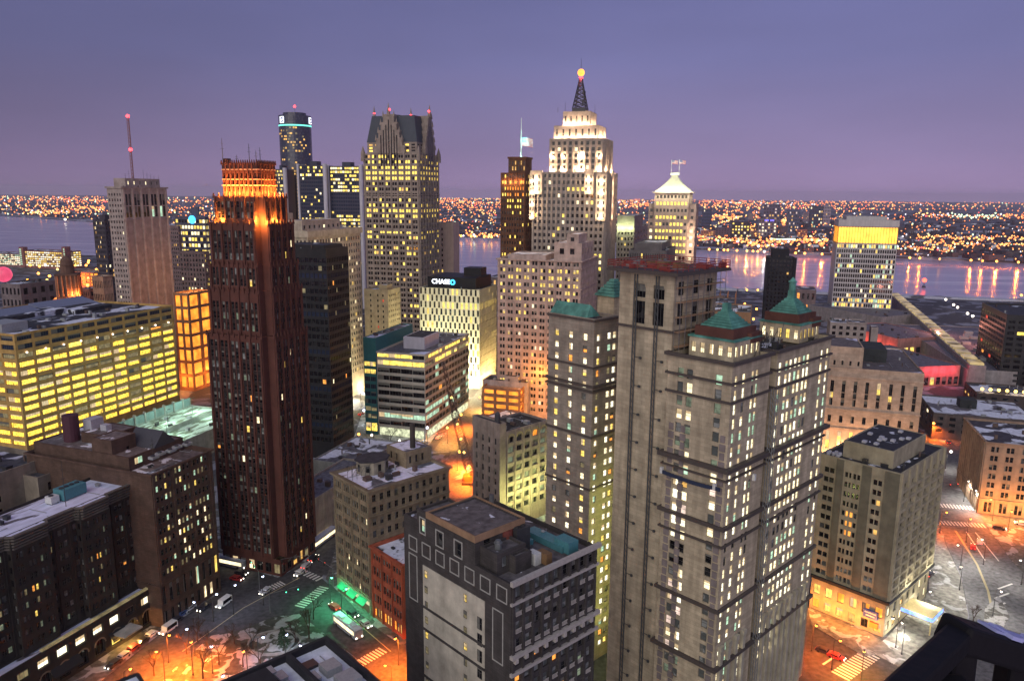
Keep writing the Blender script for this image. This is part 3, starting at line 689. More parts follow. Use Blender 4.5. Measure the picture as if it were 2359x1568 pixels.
# ---- teal stepped roof peeping out behind
b = Bld('stepped_roof_pavilion', 'small green stepped roof pavilion showing behind the left edge of the tan hotel tower', 'building', (1414, 684), Y=215, a=46, W=7, D=6, mat=TAN)
zT = b.top; b.tier(0, b.W, 0, b.D, 30, zT, par=.1); q = MB()
for k in range(6): q.frustum(3.5, 3, zT + k * .8, zT + k * .8 + .7, 4.2 - k * .6, 3.7 - k * .55, 4.0 - k * .6, 3.5 - k * .55)
b.part('stepped_roof', q, COPPER); b.done()
# ---- dark brick tower, bottom centre
DK = wall('dark_grey_brick', (.075, .066, .066), course=.5); CRM = wall('cream_render', (.56, .51, .43), streak=.5)
b = Bld('apartment_tower', 'dark brick foreground tower with cream blank wall and white outlined panels, bottom centre', 'building', (1177, 1346), z=59, a=47, xl=930, xr=1374, mat=DK, roof=snowy('gravel_roof', .18, (.10, .09, .095), .3, seed=2))
IB = b; zT = b.top; W, D = b.W, b.D; fl = 3.3
b.trimm = plain('pale_stone', (.42, .38, .36), .8)
zs = [(zT - 3.0 - fl * k, zT - .9 - fl * k) for k in range(17)][::-1]
def fi(i, j):
    r = random.Random(i * 37 + j * 11); x = r.random()
    if j > 13: return 'C' if x < .8 else 'K'
    return 'o' if x < .09 else 'w' if x < .13 else 'C' if x < .7 else 'e' if x < .82 else 'D'
b.tier(0, W, 0, D, 0, zT, R=dict(xs=cols(W, 9, .62, .5), zs=zs, f=fi, style='S', pier=(.5, .35)), L=dict(xs=[(D - 11.0, D - 10.2)] if 0 else [], zs=[], f=None), par=.9)
# ornate pale bands on the right face
q = MB()
for (zc, h, pr) in ((zT - .3, .9, .7), (zT - 4.0, .5, .45), (zT - 14.2, .7, .8), (zT - 17.6, .6, .6), (zT - 30.5, .5, .4)):
    q.box(-.2, W + pr, -pr, .02, zc, zc + h)
for k in range(9):
    x = W * (k + .03) / 9 + .3; q.box(x, x + .7, -.95, -.05, zT - 15, zT - 14.2)
for j in range(1, 9):
    for k in range(9):
        if random.Random(j * 9 + k).random() < .8 and j not in (4, 5):
            x0, x1 = cols(W, 9, .62, .5)[k]; z = zT - 3.0 - fl * j
            for t in range(6): xx = x0 + (x1 - x0) * t / 6; q.box(xx, xx + .12, -.3, -.22, z, z + .75)
            q.box(x0, x1, -.32, -.2, z + .72, z + .8); q.box(x0, x1, -.32, -.2, z - .04, z + .04)
b.part('stone_band', q, b.trimm)
# stepped upper works on the left wall
U = []
y1_, y2_, y3_ = b.sy(1112), b.sy(1022), b.sy(955)
ph0, ph1 = b.sy(1240 if 0 else 1090), 0
pz0 = zT; hP = 9.8
# penthouse block flush with the left wall
yA = D * .30; yB = D * .74
zPH = b.zy(1236, 0, yA)
PHW = 11.8
b.tier(.01, PHW, yA, yB, zT - .9, zPH, R=dict(xs=cols(PHW, 2, .3), zs=[(zT + 2.0, zT + 4.6)], f=ALL('D'), style='S'), L=dict(xs=[((yB - yA) * .2, (yB - yA) * .2 + 1.5), ((yB - yA) * .6, (yB - yA) * .6 + 1.5)], zs=[(zPH - 6.0, zPH - 3.0)], f=ALL('D'), style='S'), par=.15)
q = MB(); c_ = .35
for (x0, x1, y0, y1) in ((-c_, PHW + c_, yA - c_, yA), (-c_, PHW + c_, yB, yB + c_), (-c_, 0, yA, yB), (PHW, PHW + c_, yA, yB)): q.box(x0, x1, y0, y1, zPH - 1.0, zPH + .25)
b.part('coping', q, wall('tan_coping', (.34, .21, .13)))
zS1 = zT + 5.2; zS2 = zT + 2.6
b.tier(.01, 8, yB, yB + (D - yB) * .45, zT - .9, zS1, L=dict(xs=[(1.2, 2.5)], zs=[(zT + .8, zT + 3.4)], f=ALL('g'), style='X'), par=.5)
b.tier(.01, 8, yB + (D - yB) * .45, D - .01, zT - .9, zS2, par=.5)
b.tier(1.2, 8.2, yA - 4.6, yA - .01, zT - .9, zT + 3.3, R=dict(xs=[(1.2, 2.5)], zs=[(zT + .3, zT + 2.4)], f=ALL('C'), style='N'), par=.5)
b.tier(4.2, 8.2, yA - 6.2, yA - 4.61, zT - .9, zT + 2.4, par=.4)
# cream field, frames and small windows on the left wall (thin applied render)
q = MB(); zf = zT - 6.0
def slab(mb, ya, yb, za, zb, t=.12, m=0): mb.box(-t, .03, ya, yb, za, zb, m)
yl, yr = D * .80, D * .215
slab(q, yr, yl, 0, zf); b.part('render_panel', q, CRM)
q = MB()
for zz in (zf - 9.2, zf - 14.0, zf - 24.5, zf - 34): q.box(-.2, .02, yr, yl, zz, zz + .55)
b.part('string_course', q, DK, each=True)
fr = MB()
def frame(ya, yb, za, zb, t=.2):
    slab(fr, ya, yb, za, za + t, .1); slab(fr, ya, yb, zb - t, zb, .1); slab(fr, ya, ya + t, za + t, zb - t, .1); slab(fr, yb - t, yb, za + t, zb - t, .1)
for k in range(7):
    y0_ = D * (.03 + .138 * k); frame(y0_, y0_ + D * .088, zT - 4.2, zT - 1.2)
frame(D * .06, D * .15, zT - 16.5, zT - 6.2); frame(D * .86, D * .95, zT - 15, zT - 5)
for k, t0 in enumerate((.2, .6)):
    yy = yA + (yB - yA) * (1 - t0) - 1.5; frame(yy - .5, yy + 2.0, zT - .4, zPH - 2.4)
yy = yB + (D - yB) * .45 - 2.5; frame(yy - .35, yy + 1.65, zT + .4, zT + 3.9)
b.part('panel_outline', fr, plain('white_brick_line', (.38, .37, .35), .8), each=True)
for k in range(14):     # small stair windows in the blank wall
    zz = zf - 1.6 - k * 3.3
    if zz < 2: break
    for yy, ww, key in ((D * .765, .9, 'd' if k % 4 else 'y'), (D * .385, .9, 'd' if k % 3 else 'y'), (D * .255, 1.3, 'K')):
        if k == 0 and ww > 1: continue
        b.wins.append((Vector((-.14, yy, zz)), Vector((0, -1, 0)), Vector((-1, 0, 0)), ww, 2.4 if ww > 1 else 1.5, 'X', key))
hvac(b, 9, yA - 1.5, zT - .9, 3.4, 2.4, 5.2, plain('black_tank', (.04, .04, .045), .5), 'water_tank')
q = MB(); q.cyl(8.0, yA + 1.0, zT + 2.0, zT + 4.4, 1.7, 1.7, 14); b.part('rusty_tank', q, plain('rust', (.16, .04, .03), .8))
q = MB(); q.cyl(3.6, yA - 2.2, zT + 2.8, zT + 3.9, .65, .65, 10); q.cyl(3.6, yA - 2.2, zT + 3.9, zT + 4.1, .8, .8, 10); q.cyl(3.6, yA - 2.2, zT + 4.1, zT + 4.5, .5, .5, 10); b.part('vent', q, plain('galvanised', (.2, .21, .22), .5, .4))
q = MB(); q.cyl(PHW + .8, yB - 4.2, zT, zPH + 1.6, .55, .5, 10); b.part('flue', q, wall('grey_flue', (.12, .12, .13)))
TEAL = plain('teal_duct', (.07, .22, .26), .5)
q = MB(); q.box(W * .62, W * .66, D * .30, D * .72, zT - .8, zT + .3); q.box(W * .60, W * .72, D * .42, D * .50, zT - .8, zT + 1.6); q.box(W * .72, W * .84, D * .10, D * .42, zT - .8, zT + .5); q.box(W * .74, W * .86, D * .06, D * .18, zT - .8, zT + 1.5)
b.part('teal_cooling_duct', q, TEAL)
q = MB(); q.box(W * .40, W * .47, D * .10, D * .17, zT - .9, zT + 1.3, 0); q.box(W * .475, W * .54, D * .06, D * .14, zT - .9, zT + 1.2, 1); q.box(W * .44, W * .6, D * .17, D * .2, zT - .9, zT - .2, 0); b.part('cooling_unit', q, [plain('white_box', (.6, .6, .6), .6), plain('timber', (.3, .15, .06), .8)])
q = MB()
for k in range(16):
    r = random.Random(k + 5); x = r.uniform(W * .35, W * .9); y = r.uniform(D * .05, D * .7); a_ = r.uniform(0, 3); L_ = r.uniform(1, 4); q.tube((x, y, zT - .7), (x + L_ * math.cos(a_), y + L_ * math.sin(a_), zT - .7), .12)
b.part('pipe_run', q, plain('galvanised', (.2, .21, .22), .5, .4))
b.done()
# ---- snowy roof at the very bottom
b = Bld('low_building', 'low building at the bottom edge with snow covered roof, black parapets and dark roof boxes', 'building', (900, 1620), z=45, a=47, W=16, D=26, mat=wall('black_brick', (.03, .03, .035)), roof=snowy('bottom_roof_snow', .95, (.05, .05, .06), .2, (.85, .88, 1.0)))
P0 = pz(752, 1462, 45); b.root.location = (P0.x, P0.y, 0); b.P = Vector((P0.x, P0.y, 0)); b.a = math.radians(-43 + 180); b.root.rotation_euler = (0, 0, math.pi / 2 - b.a); b.r = Vector((math.sin(b.a), math.cos(b.a), 0)); b.l = Vector((-math.cos(b.a), math.sin(b.a), 0))
zT = 45; b.tier(0, 24, -22, 0, 0, zT, par=1.3, ptk=.8)
q = MB(); q.box(5, 10, -19, -14, zT - 1.2, zT + 2.4); q.box(2.5, 6, -21, -16, zT - 1.2, zT + .6); b.part('rooftop_box', q, wall('black_brick', (.03, .03, .035)))
q = MB(); q.box(1.0, 22, -8.6, -7.9, zT - 1.2, zT + .6); b.part('parapet', q, wall('black_brick', (.03, .03, .035)))
q = MB(); q.box(7, 10, -5.5, -2.6, zT - 1.2, zT + .2); q.box(12, 15.5, -5.5, -2.0, zT - 1.2, zT + .5); b.part('skylight', q, plain('unit_grey', (.3, .31, .33), .5))
b.done()
b = Bld('low_building', 'sliver of snow topped roof corner at the bottom edge below the orange lit street', 'building', (290, 1545), z=45, a=47, W=9, D=9, mat=wall('black_brick', (.03, .03, .035)), roof=snowy('bottom_roof_snow', .95, (.05, .05, .06), .2))
P0 = pz(318, 1546, 45); b.root.location = (P0.x, P0.y, 0); b.P = Vector((P0.x, P0.y, 0)); b.a = math.radians(137); b.root.rotation_euler = (0, 0, math.pi / 2 - b.a)
b.tier(0, 12, -14, 0, 0, 45, par=.4, ptk=.5); b.done()
# ---- hotel at right with twelve storeys of square windows
HE = wall('beige_concrete', (.38, .33, .235), course=0, streak=.5); PIER = wall('olive_panel', (.17, .155, .115))
b = Bld('hotel', 'beige mid rise hotel at right with olive vertical panels and orange lit ground floor', 'hotel', (2076, 1091), z=50, a=47, xl=1890, xr=2178, mat=HE, roof=snowy('hotel_b_roof', .15, (.022, .022, .03), .2, seed=3))
zT = b.top; W, D = b.W, b.D; b.trimm = plain('black_trim', (.02, .02, .025), .6)
b.nwin = 100; fl = 2.95; zb = 11.5
zs = [(zb + fl * k + .85, zb + fl * k + 2.45) for k in range(12)]
yc = [b.sy(p) for p in (2034, 2009, 1983, 1947, 1925, 1897)]
def Lc(a_, c_): return (D - a_, D - c_)
Lx = []
ya1, ya0 = D - b.sy(2037), D - b.sy(2012)
Lx += [(ya0 + .3, (ya0 + ya1) / 2 - .1), ((ya0 + ya1) / 2 + .1, ya1 - .3)]
yb1, yb0 = D - b.sy(1985), D - b.sy(1948)
w_ = (yb1 - yb0) / 4
for k in range(4): Lx.append((yb0 + w_ * k + .15, yb0 + w_ * (k + 1) - (.15 if k != 1 else .35)))
yc1, yc0 = D - b.sy(1926), D - b.sy(1900)
Lx += [(yc0 + .2, (yc0 + yc1) / 2 - .1), ((yc0 + yc1) / 2 + .1, yc1 - .2)]; Lx.sort()
def fe(i, j):
    r = random.Random(i * 5 + j * 77).random(); n = len(Lx)
    if j in (5, 6, 7) and i in (n - 4, n - 5): return 'o' if r < .7 else 'a'
    if j < 2 and r < .75: return 'C'
    if i == n - 1 and j in (6, 9): return 'a'
    return 'K' if r < .9 else 'D'
b.tier(0, W, 0, D, zb - .02, zT, R=dict(xs=cols(W, 6, .62, .6, 2, .12), zs=[(a_ + .1, c_ - .1) for a_, c_ in zs], f=lit(2, .0, 'a', 'DKKC', ), style='N', pier=(1.0, .5)), L=dict(xs=Lx, zs=zs, f=fe, style='N'), par=.5)
q = MB()      # olive panels
for (pa, pb) in ((2074, 2040), (2009, 1988), (1945, 1929)):
    y0_, y1_ = b.sy(pa), b.sy(pb); q.box(-.28, .02, y0_, y1_, zb, zT - .3)
b.part('wall_panel', q, PIER)
q = MB(); gx = cols(W, 6, .62, .6)
for (a_, c_) in gx:
    for (z0_, z1_) in zs: q.box(a_ - .3, c_ + .3, -.5, .02, z0_ - .95, z0_ - .1)
b.part('balcony_panel', q, HE, each=True)
b.band(0, W, 0, D, zb - .9, .85, .7)
BS = wall('beige_base', (.5, .4, .26))
b.tier(.4, W - .4, .4, D - .4, 0, zb - .9, R=dict(xs=cols(W - .8, 7, .5), zs=[(1, 4), (5.5, 8.5)], f=lit(3, .7, 'wwa', 'D'), style='M2'), L=dict(xs=[(D * .15, D * .3), (D * .45, D * .62), (D * .8, D * .9)] if 0 else cols(D - .8, 6, .55), zs=[(.8, 3.6), (5.4, 8.4)], f=lit(7, .75, 'yaO', 'D'), style='M2'), roof=False)
q = MB(); x0_, x1_, y0_, y1_ = W * .10, W * .80, D * .16, D * .78; 
b.tier(x0_, x1_, y0_, y1_, zT - .5, zT + 4.6, par=.15); b.part('penthouse', q, PIER) if q.f else None
q = MB()
for k in range(10):
    r = random.Random(k + 40); x = r.uniform(x0_ + 1, x1_ - 2); y = r.uniform(y0_ + 1, y1_ - 2); q.box(x, x + 1.4, y, y + 1.1, zT + 4.5, zT + 5.1)
for k in range(7): q.cyl(2 + k * .6 % 3, D * .82 + k % 3 * 1.4, zT - .5, zT + .35, .55, .55, 8)
b.part('roof_vent', q, plain('pale_vent', (.5, .5, .55), .5), each=True)
# entrance canopy and lettered boards on the street faces
q = MB(); xc = W * .45; q.box(xc - 5, xc + 3.5, -9, -.3, 5.0, 5.6, 0); q.box(xc - 5.05, xc + 3.55, -9.06, -8.98, 4.7, 5.7, 1); q.box(xc - 5.06, xc - 4.98, -9, -.3, 4.7, 5.7, 1)
for xx in (xc - 4.5, xc + 3): q.cyl(xx, -8.5, 0, 5, .2, .2, 8)
b.part('canopy', q, [plain('canopy_top', (.62, .5, .26), .6), glow('canopy_blue', (.12, .25, 1), 2.5)])
q = MB(); q.box(-.35, .38, 2.2, 6.2, 4.6, 7.0, 0); b.part('sign_board', q, plain('sign_blue', (.03, .07, .35), .5))
q = MB(); 
for (ya, yb, z) in ((2.6, 5.8, 6.1), (2.9, 5.4, 5.2)): q.box(-.4, -.35, ya, yb, z, z + .35)
b.part('sign_stripe', q, plain('white_box', (.6, .6, .6), .6))
q = MB(); q.box(-.3, .38, 1.8, 4.2, 2.0, 3.6); b.part('orange_board', q, plain('orange_board', (.8, .16, .04), .5))
for k in range(4): lamp('floodlight', (-3.6, D * (.15 + .24 * k), 3.2), 2600, (1, .30, .04), b.root, .4)
for k in range(4): lamp('floodlight', (W * (.12 + .25 * k), -3.5, 12.0 if k % 2 else 2.0), 1700, (1, .95, .70), b.root, .4)
b.done(); HEB = b
# ================================================================ towers of the middle distance
# ---- red brick art deco tower
RB = wall('deco_red_brick', (.115, .045, .036), course=0, streak=.6, var=.25); RSP = wall('deco_spandrel', (.03, .022, .022))
b = Bld('office_tower', 'slender red brick art deco tower with setbacks and an orange floodlit crown', 'skyscraper', (603, 515), Y=235, a=20, xl=482, xr=675, mat=RB, span=RSP, roof=snowy('deco_roof', .2, (.05, .035, .035), .2))
SB = b; W, D = b.W, b.D; z3 = b.top
zc, zb3 = b.zy(453), b.zy(612)
zb4 = b.zy(672)
def fs_(seed):
    def f(i, j):
        r = random.Random(seed + i * 17 + j * 3); x = r.random()
        return 'y' if x < .012 else 'o' if x < .028 else 'w' if x < .035 else 'C' if x < .19 else 'e' if x < .22 else 'K'
    return f
def deco(x0, x1, y0, y1, za, zt, nR, nL, fl=3.45, notch=2.6, seed=1):
    n = max(1, int((zt - za - 1.2) / fl)); zs = [(za + .5 + fl * k + .9, za + .5 + fl * k + fl - .35) for k in range(n)]
    xs = lambda L, k: cols(L, k, .72, .5, 2, .34)
    b.tier(x0, x1, y0 + notch, y1, za, zt, L=dict(xs=xs(y1 - y0 - notch, nL), zs=zs, f=fs_(seed), style='S', pier=(.7, .42)), par=.8)
    b.tier(x0 + notch, x1, y0, y1 - 1, za, zt - .03, R=dict(xs=xs(x1 - x0 - notch, nR), zs=zs, f=fs_(seed + 50), style='S', pier=(.7, .42)), par=.8)
    q = MB()      # pointed pier tops along the parapet
    for k in range(nL * 2 + 1): y = y0 + notch + (y1 - y0 - notch) * k / (nL * 2); q.frustum(x0 - .1, y, zt - .6, zt + 1.0, .32, .32, .12, .12)
    for k in range(nR * 2 + 1): x = x0 + notch + (x1 - x0 - notch) * k / (nR * 2); q.frustum(x, y0 - .1, zt - .6, zt + 1.0, .32, .32, .12, .12)
    b.part('finial', q, RB, each=True)
zg1 = b.zy(775)
deco(-2.2, W + 2.0, -2.0, D + 2.0, 6, zg1, 5, 5, seed=1)
deco(-1.0, W + 1.6, -1.0, D + 1.0, zg1, zb4, 5, 5, seed=2); deco(-.5, W + .8, -.5, D + .6, zb4, zb3, 4, 5, seed=3)
deco(0, W, 0, D, zb3, z3, 4, 4, seed=4)
b.tier(-2.0, W + 1.8, -1.8, D + 1.8, 0, 6, L=dict(xs=cols(D + 3.6, 7, .7), zs=[(.8, 4.2)], f=lit(3, .6, 'dw', 'K'), style='M2'), R=dict(xs=cols(W + 3.6, 6, .7), zs=[(.8, 4.2)], f=lit(5, .5, 'da', 'K'), style='M2'), roof=False)
e = 1.3; deco(e, W - e, e, D - e, z3, zc, 4, 4, seed=6, fl=3.2, notch=1.6)
# crown
ce = 3.6; cx0, cx1, cy0, cy1 = ce, W - ce + .5, ce, D - ce + .5; zk = b.zy(375, ce, ce)
b.tier(cx0, cx1, cy0, cy1, zc, zk, R=dict(xs=cols(cx1 - cx0, 6, .4), zs=[(zc + 1.5, zk - 3.2)], f=ALL('K'), style='N', pier=(.5, .35)), L=dict(xs=cols(cy1 - cy0, 8, .4), zs=[(zc + 1.5, zk - 3.2)], f=ALL('K'), style='N', pier=(.5, .35)), par=.8)
q = MB()
for k in range(17): y = cy0 + (cy1 - cy0) * k / 16; q.frustum(cx0 - .1, y, zk - .5, zk + .9, .25, .25, .1, .1)
for k in range(13): x = cx0 + (cx1 - cx0) * k / 12; q.frustum(x, cy0 - .1, zk - .5, zk + .9, .25, .25, .1, .1)
b.part('finial', q, RB, each=True)
q = MB()
for zz in (zk - 2.2, zk - 5.2, zk - 7.0): q.box(cx0 - .3, cx1, cy0 - .3, cy0, zz, zz + .35); q.box(cx0 - .3, cx0, cy0, cy1, zz, zz + .35)
b.part('string_course', q, wall('pale_terracotta', (.42, .3, .22)))
OR = (1, .30, .04)
for k in range(4): lamp('floodlight', (cx0 - 2.2, cy0 + (cy1 - cy0) * (k + .5) / 4, zc + 1.2), 6500, OR, b.root, .5)
for k in range(3): lamp('floodlight', (cx0 + (cx1 - cx0) * (k + .5) / 3, cy0 - 2.2, zc + 1.2), 5500, OR, b.root, .5)
for (x, y) in ((.5, D * .80), (.5, D * .12), (W * .1, .5), (W * .45, .4)): lamp('floodlight', (x, y, z3 + .8), 4200, (1, .36, .05), b.root, .4)
for (x, y, h) in ((cx0, cy1 - .6, 8), (cx0 + 3, cy0 + 5, 6.5), (cx0 + 5, cy0 + 4, 4.5), (cx0 + 6.2, cy0 + 3.4, 5.5), (cx0 + 2, cy0 + 9, 3)): antenna(b, x, y, zk - .5, h, .14)
q = MB(); q.box(cx0 + .5, cx0 + 2, cy1 - 2, cy1 - .3, zk - 1, zk + 1.4); b.part('rooftop_box', q, RB)
b.done()
# ---- black glass slab tower behind it
b = Bld('office_tower', 'plain black steel and glass office tower right behind the red brick deco tower', 'office tower', (751, 574), Y=345, a=18, xl=640, xr=801, mat=wall('black_steel', (.022, .022, .026), .5, .3), roof=snowy('black_roof', .1, (.03, .03, .04), .1))
zT = b.top; n = 25
zs = rows(8, zT - 3.5, n, .6)
fb = lambda i, j: ('o' if random.Random(i + j * 91).random() < .012 else 'd' if random.Random(i * 5 + j * 7).random() < .03 else 'w' if random.Random(i * 3 + j * 17).random() < .01 else 'B' if j % 5 == 2 else 'K')
b.tier(0, b.W, 0, b.D, 0, zT, R=dict(xs=cols(b.W, 13, .8, .2), zs=zs, f=fb, style='N', depth=.25), L=dict(xs=cols(b.D, 11, .82, .2), zs=zs, f=fb, style='N', depth=.25), par=.8)
b.tier(2, b.W - 2, 2, b.D - 2, zT - .8, zT + 1.6, par=.2); b.band(0, b.W, 0, b.D, zT - 3.2, .3, .12); b.band(0, b.W, 0, b.D, 6.5, .5, .12); b.done()
# ---- cream tower with flared top
b = Bld('office_tower', 'cream stone tower with blank top storey behind the black glass office tower', 'office tower', (707, 532), Y=420, a=18, xl=600, xr=829, mat=wall('cream_stone', (.46, .38, .30)), roof=snowy('cream_roof', .45, (.12, .12, .13), .15))
zT = b.top; zs = rows(14, zT - 4.5, 22, .55)
b.tier(0, b.W, 0, b.D, 0, zT, R=dict(xs=cols(b.W, 20, .5, .6), zs=zs, f=lit(4, .06, 'yw', 'DDK', force={21: .12}), style='N'), L=dict(xs=cols(b.D, 12, .5, .5), zs=zs, f=lit(5, .03, 'y', 'D'), style='N'), par=.6)
b.band(0, b.W, 0, b.D, zT - 3.6, 3.4, 1.1)
b.tier(6, b.W * .8, 7, b.D * .62, zT - .6, b.zy(508, 6, 7), R=dict(xs=cols(b.W * .8 - 6, 8, .4), zs=[(zT + .6, zT + 2.4)], f=lit(2, .05, 'w', 'D'), style='N'), par=.3)
b.tier(10, 20, 22, 30, zT - .6, zT + 9, par=.3)
for k in range(3): lamp('floodlight', (b.W * (.3 + .3 * k), -5, 4), 9000, (1, .85, .5), b.root, .5)
b.done()
# ---- mid-rise office with yellow ribbon windows, left edge
CT = wall('ochre_concrete', (.50, .31, .11), streak=.3)
b = Bld('office_block', 'wide ochre office block glowing with yellow ribbon windows, left edge of view', 'office building', (32, 770), z=62, a=18, xl=-250, xr=398, mat=CT, roof=snowy('office_roof', .42, (.028, .03, .04), .055, seed=4, stretch=(1, 2.2, 1)))
zT = b.top; W, D = b.W, b.D; n = 13; fl = (zT - 9) / n
zs = [(9 + fl * k + .75, 9 + fl * k + 3.05) for k in range(n)]
def fc(i, j):
    r = random.Random(i * 3 + j * 59).random()
    if j >= n - 2: return 'B'
    if j == n - 3: return 'd' if r < .6 else 'o' if r < .7 else 'Y'
    if j in (n - 6, n - 5) and r < .45: return 'd'
    return 'd' if r < .06 else 'Z'
lamp_z = zT - 9.0
b.tier(0, W, 0, D, 0, zT, R=dict(xs=cols(W, 11, .88, .6), zs=zs, f=fc, style='M6', depth=.6), L=dict(xs=cols(D, 9, .88, .6), zs=zs, f=fc, style='M6', depth=.6), par=1.2)
q = MB(); q.box(8, 60, 36, 60, zT - 1.2, zT + 1.6); q.box(60, 84, 30, 66, zT - 1.2, zT + .8)
b.part('raised_roof', q, snowy('office_roof', .42), each=True)
q = MB(); q.box(4, 17, 12, 26, zT - 1.2, zT + 3.0); b.part('rooftop_plant', q, plain('unit_grey', (.3, .31, .33), .5))
def wedge(x0, x1, y0, y1, z0, z1):
    q = MB(); q.poly([(x0, y0, z0), (x1, y0, z0), (x1, y1, z1), (x0, y1, z1)]); q.poly([(x1, y0, z0), (x1, y1, z0), (x1, y1, z1)]); q.poly([(x0, y0, z0), (x0, y1, z1), (x0, y1, z0)]); q.poly([(x0, y1, z0), (x0, y1, z1), (x1, y1, z1), (x1, y1, z0)]); return q
b.part('skylight', wedge(14, 50, 34, 50, zT - 1, zT + 4), plain('skylight_grey', (.2, .22, .3), .3)); b.part('skylight', wedge(56, 90, 40, 58, zT - 1, zT + 3.4), plain('skylight_grey', (.2, .22, .3), .3))
q = MB()
for k in range(16):
    r = random.Random(k + 300); x = r.uniform(4, W - 6); y = r.uniform(4, 30); q.box(x, x + r.uniform(1, 3), y, y + r.uniform(1, 3), zT - 1.2, zT + r.uniform(-.4, .8))
b.part('roof_vent', q, plain('unit_grey', (.3, .31, .33), .5), each=True)
for k in range(10): q = MB(); q.ball((W * (k + .5) / 10, -.5, zs[n - 3][1] + .1), .42); b.part('wall_light', q, glow('lamp_white', (1, .85, .7), 4, .9, 1.1))
b.done()
# ---- car park deck lit green
DKM = snowy('deck_snow', .55, (.16, .17, .12), .12, (.6, .68, .6), seed=11, stretch=(1, 3, 1))
b = Bld('car_park', 'low car park with green lit snowy top deck between the ochre office and deco tower', 'car park', (350, 1030), z=12, a=18, W=62, D=58, mat=wall('grey_concrete', (.3, .3, .28)), roof=DKM)
P0 = pz(382, 1032, 12); b.P = Vector((P0.x, P0.y, 0)); b.root.location = (P0.x, P0.y, 0)
b.tier(0, 62, 0, 40, 0, 12, par=1.0)
q = MB(); q.box(2, 60, 18, 18.6, 11, 13.4); b.part('deck_wall', q, wall('grey_concrete', (.3, .3, .28)))
q = MB()
for k in range(9): q.box(3 + k * 6.6, 3.6 + k * 6.6, 39, 40.4, 11, 17)
b.part('column', q, wall('grey_concrete', (.3, .3, .28)), each=True); q = MB(); q.box(0, 62, 39.6, 40.2, 11, 16); b.part('panel_wall', q, wall('teal_grey_panel', (.2, .27, .27)))
for (x, y) in ((14, 12), (30, 26), (46, 12), (52, 30)):
    q = MB(); q.tube((x, y, 11), (x, y, 19), .14); q.tube((x, y, 19), (x + 1.4, y, 19.2), .09); q.box(x + 1, x + 2, y - .3, y + .3, 19.0, 19.3); b.part('light_mast', q, plain('dark_metal', (.06, .06, .065), .5, .5)); lamp('deck_lamp', (x + 1.5, y, 18.4), 5200, (.62, 1, .78), b.root, .4)
b.done()
# ---- brown office with arcaded top, and the dark hotel with wavy cornice (left foreground)
BRN = wall('brown_brick', (.115, .07, .055), course=.6); 
b = Bld('office_block', 'brown brick office block with lime lit windows beside the dark bay fronted building', 'office building', (347, 1095), z=47, a=21, xl=60, xr=487, mat=BRN, roof=snowy('brown_roof', .3, (.13, .11, .11), .2, seed=5))
zT = b.top; W, D = b.W, b.D; n = 10; fl = (zT - 15) / n; zs = [(15 + fl * k + .7, 15 + fl * k + 2.5) for k in range(n)]
xs = [q for k in range(3) for q in [(1 + k * (W - 2) / 3 + t * ((W - 2) / 3 - 1.0) / 4 + .35, 1 + k * (W - 2) / 3 + (t + 1) * ((W - 2) / 3 - 1.0) / 4 - .15) for t in range(4)]]
fbr = lit(12, .58, 'ywddg', 'KKD', rowvar=.3)
zlo = [(1, 5), (7, 12.8)]
b.tier(0, W, 0, D, 13.5, zT, R=dict(xs=xs, zs=zs, f=fbr, style='S', pier=(.8, .3)), par=.9)
b.tier(0, W, 0, D, 0, 13.48, R=dict(xs=cols(W, 9, .5), zs=zlo, f=lit(9, .35, 'ywg', 'K'), style='M2'), roof=False)
b.band(0, W, 0, D, zT - .2, .5, .5); b.band(0, W, 0, D, 13.0, .4, .3)
b.tier(2, W - 1, 10, D - 1, zT - .9, zT + 3.2, R=dict(xs=[(2, 5)], zs=[(zT + .4, zT + 2.4)], f=ALL('g'), style='M3'), par=.3)
b.tier(2.5, 11, D * .34, D * .5, zT - .9, zT + 7.2, R=dict(xs=[(5, 6.2)], zs=[(zT + 1.4, zT + 4)], f=ALL('K'), style='N'), L=dict(xs=[(2, 4.5)], zs=[(zT + 1.5, zT + 3.0)], f=ALL('K'), style='N'), par=.2)
b.tier(8, 19, D * .5, D * .72, zT - .9, zT + 6.0, R=dict(xs=[(3, 4.2), (7, 8)], zs=[(zT + 4, zT + 5.4)], f=ALL('K'), style='N'), par=.2)
q = MB(); q.cyl(8, D * .80, zT, zT + 11, 2.3, 2.3, 16); b.part('water_tank', q, plain('maroon_tank', (.07, .02, .035), .7))
q = MB(); q.box(11, 15.5, D * .70, D * .77, zT + 2, zT + 9); q.box(12, 14, D * .6, D * .65, zT + 2, zT + 7.6); b.part('cooling_tower', q, plain('white_grey_metal', (.42, .42, .48), .5), each=True)
q = MB(); a0 = [(19.0, D * .22), (14.0, D * .22)]
for s_ in (0,):
    q.poly([(11, D * .2, zT + 3), (19.5, D * .2, zT + 3), (15, D * .2, zT + 7.5)]); q.poly([(11, D * .42, zT + 3), (15, D * .42, zT + 7.5), (19.5, D * .42, zT + 3)]); q.poly([(11, D * .2, zT + 3), (15, D * .2, zT + 7.5), (15, D * .42, zT + 7.5), (11, D * .42, zT + 3)]); q.poly([(19.5, D * .2, zT + 3), (19.5, D * .42, zT + 3), (15, D * .42, zT + 7.5), (15, D * .2, zT + 7.5)])
b.part('gabled_plant_room', q, plain('slate_dark', (.05, .05, .065), .6))
for k in range(5): hvac(b, 3 + k * 3.2, D * (.04 + .015 * (k % 2)), zT + 3.0, 2.4, 1.8, 1.0)
antenna(b, 6, D * .1, zT + 3, 6)
b.done()
DH = wall('sooty_brick', (.042, .036, .033)); 
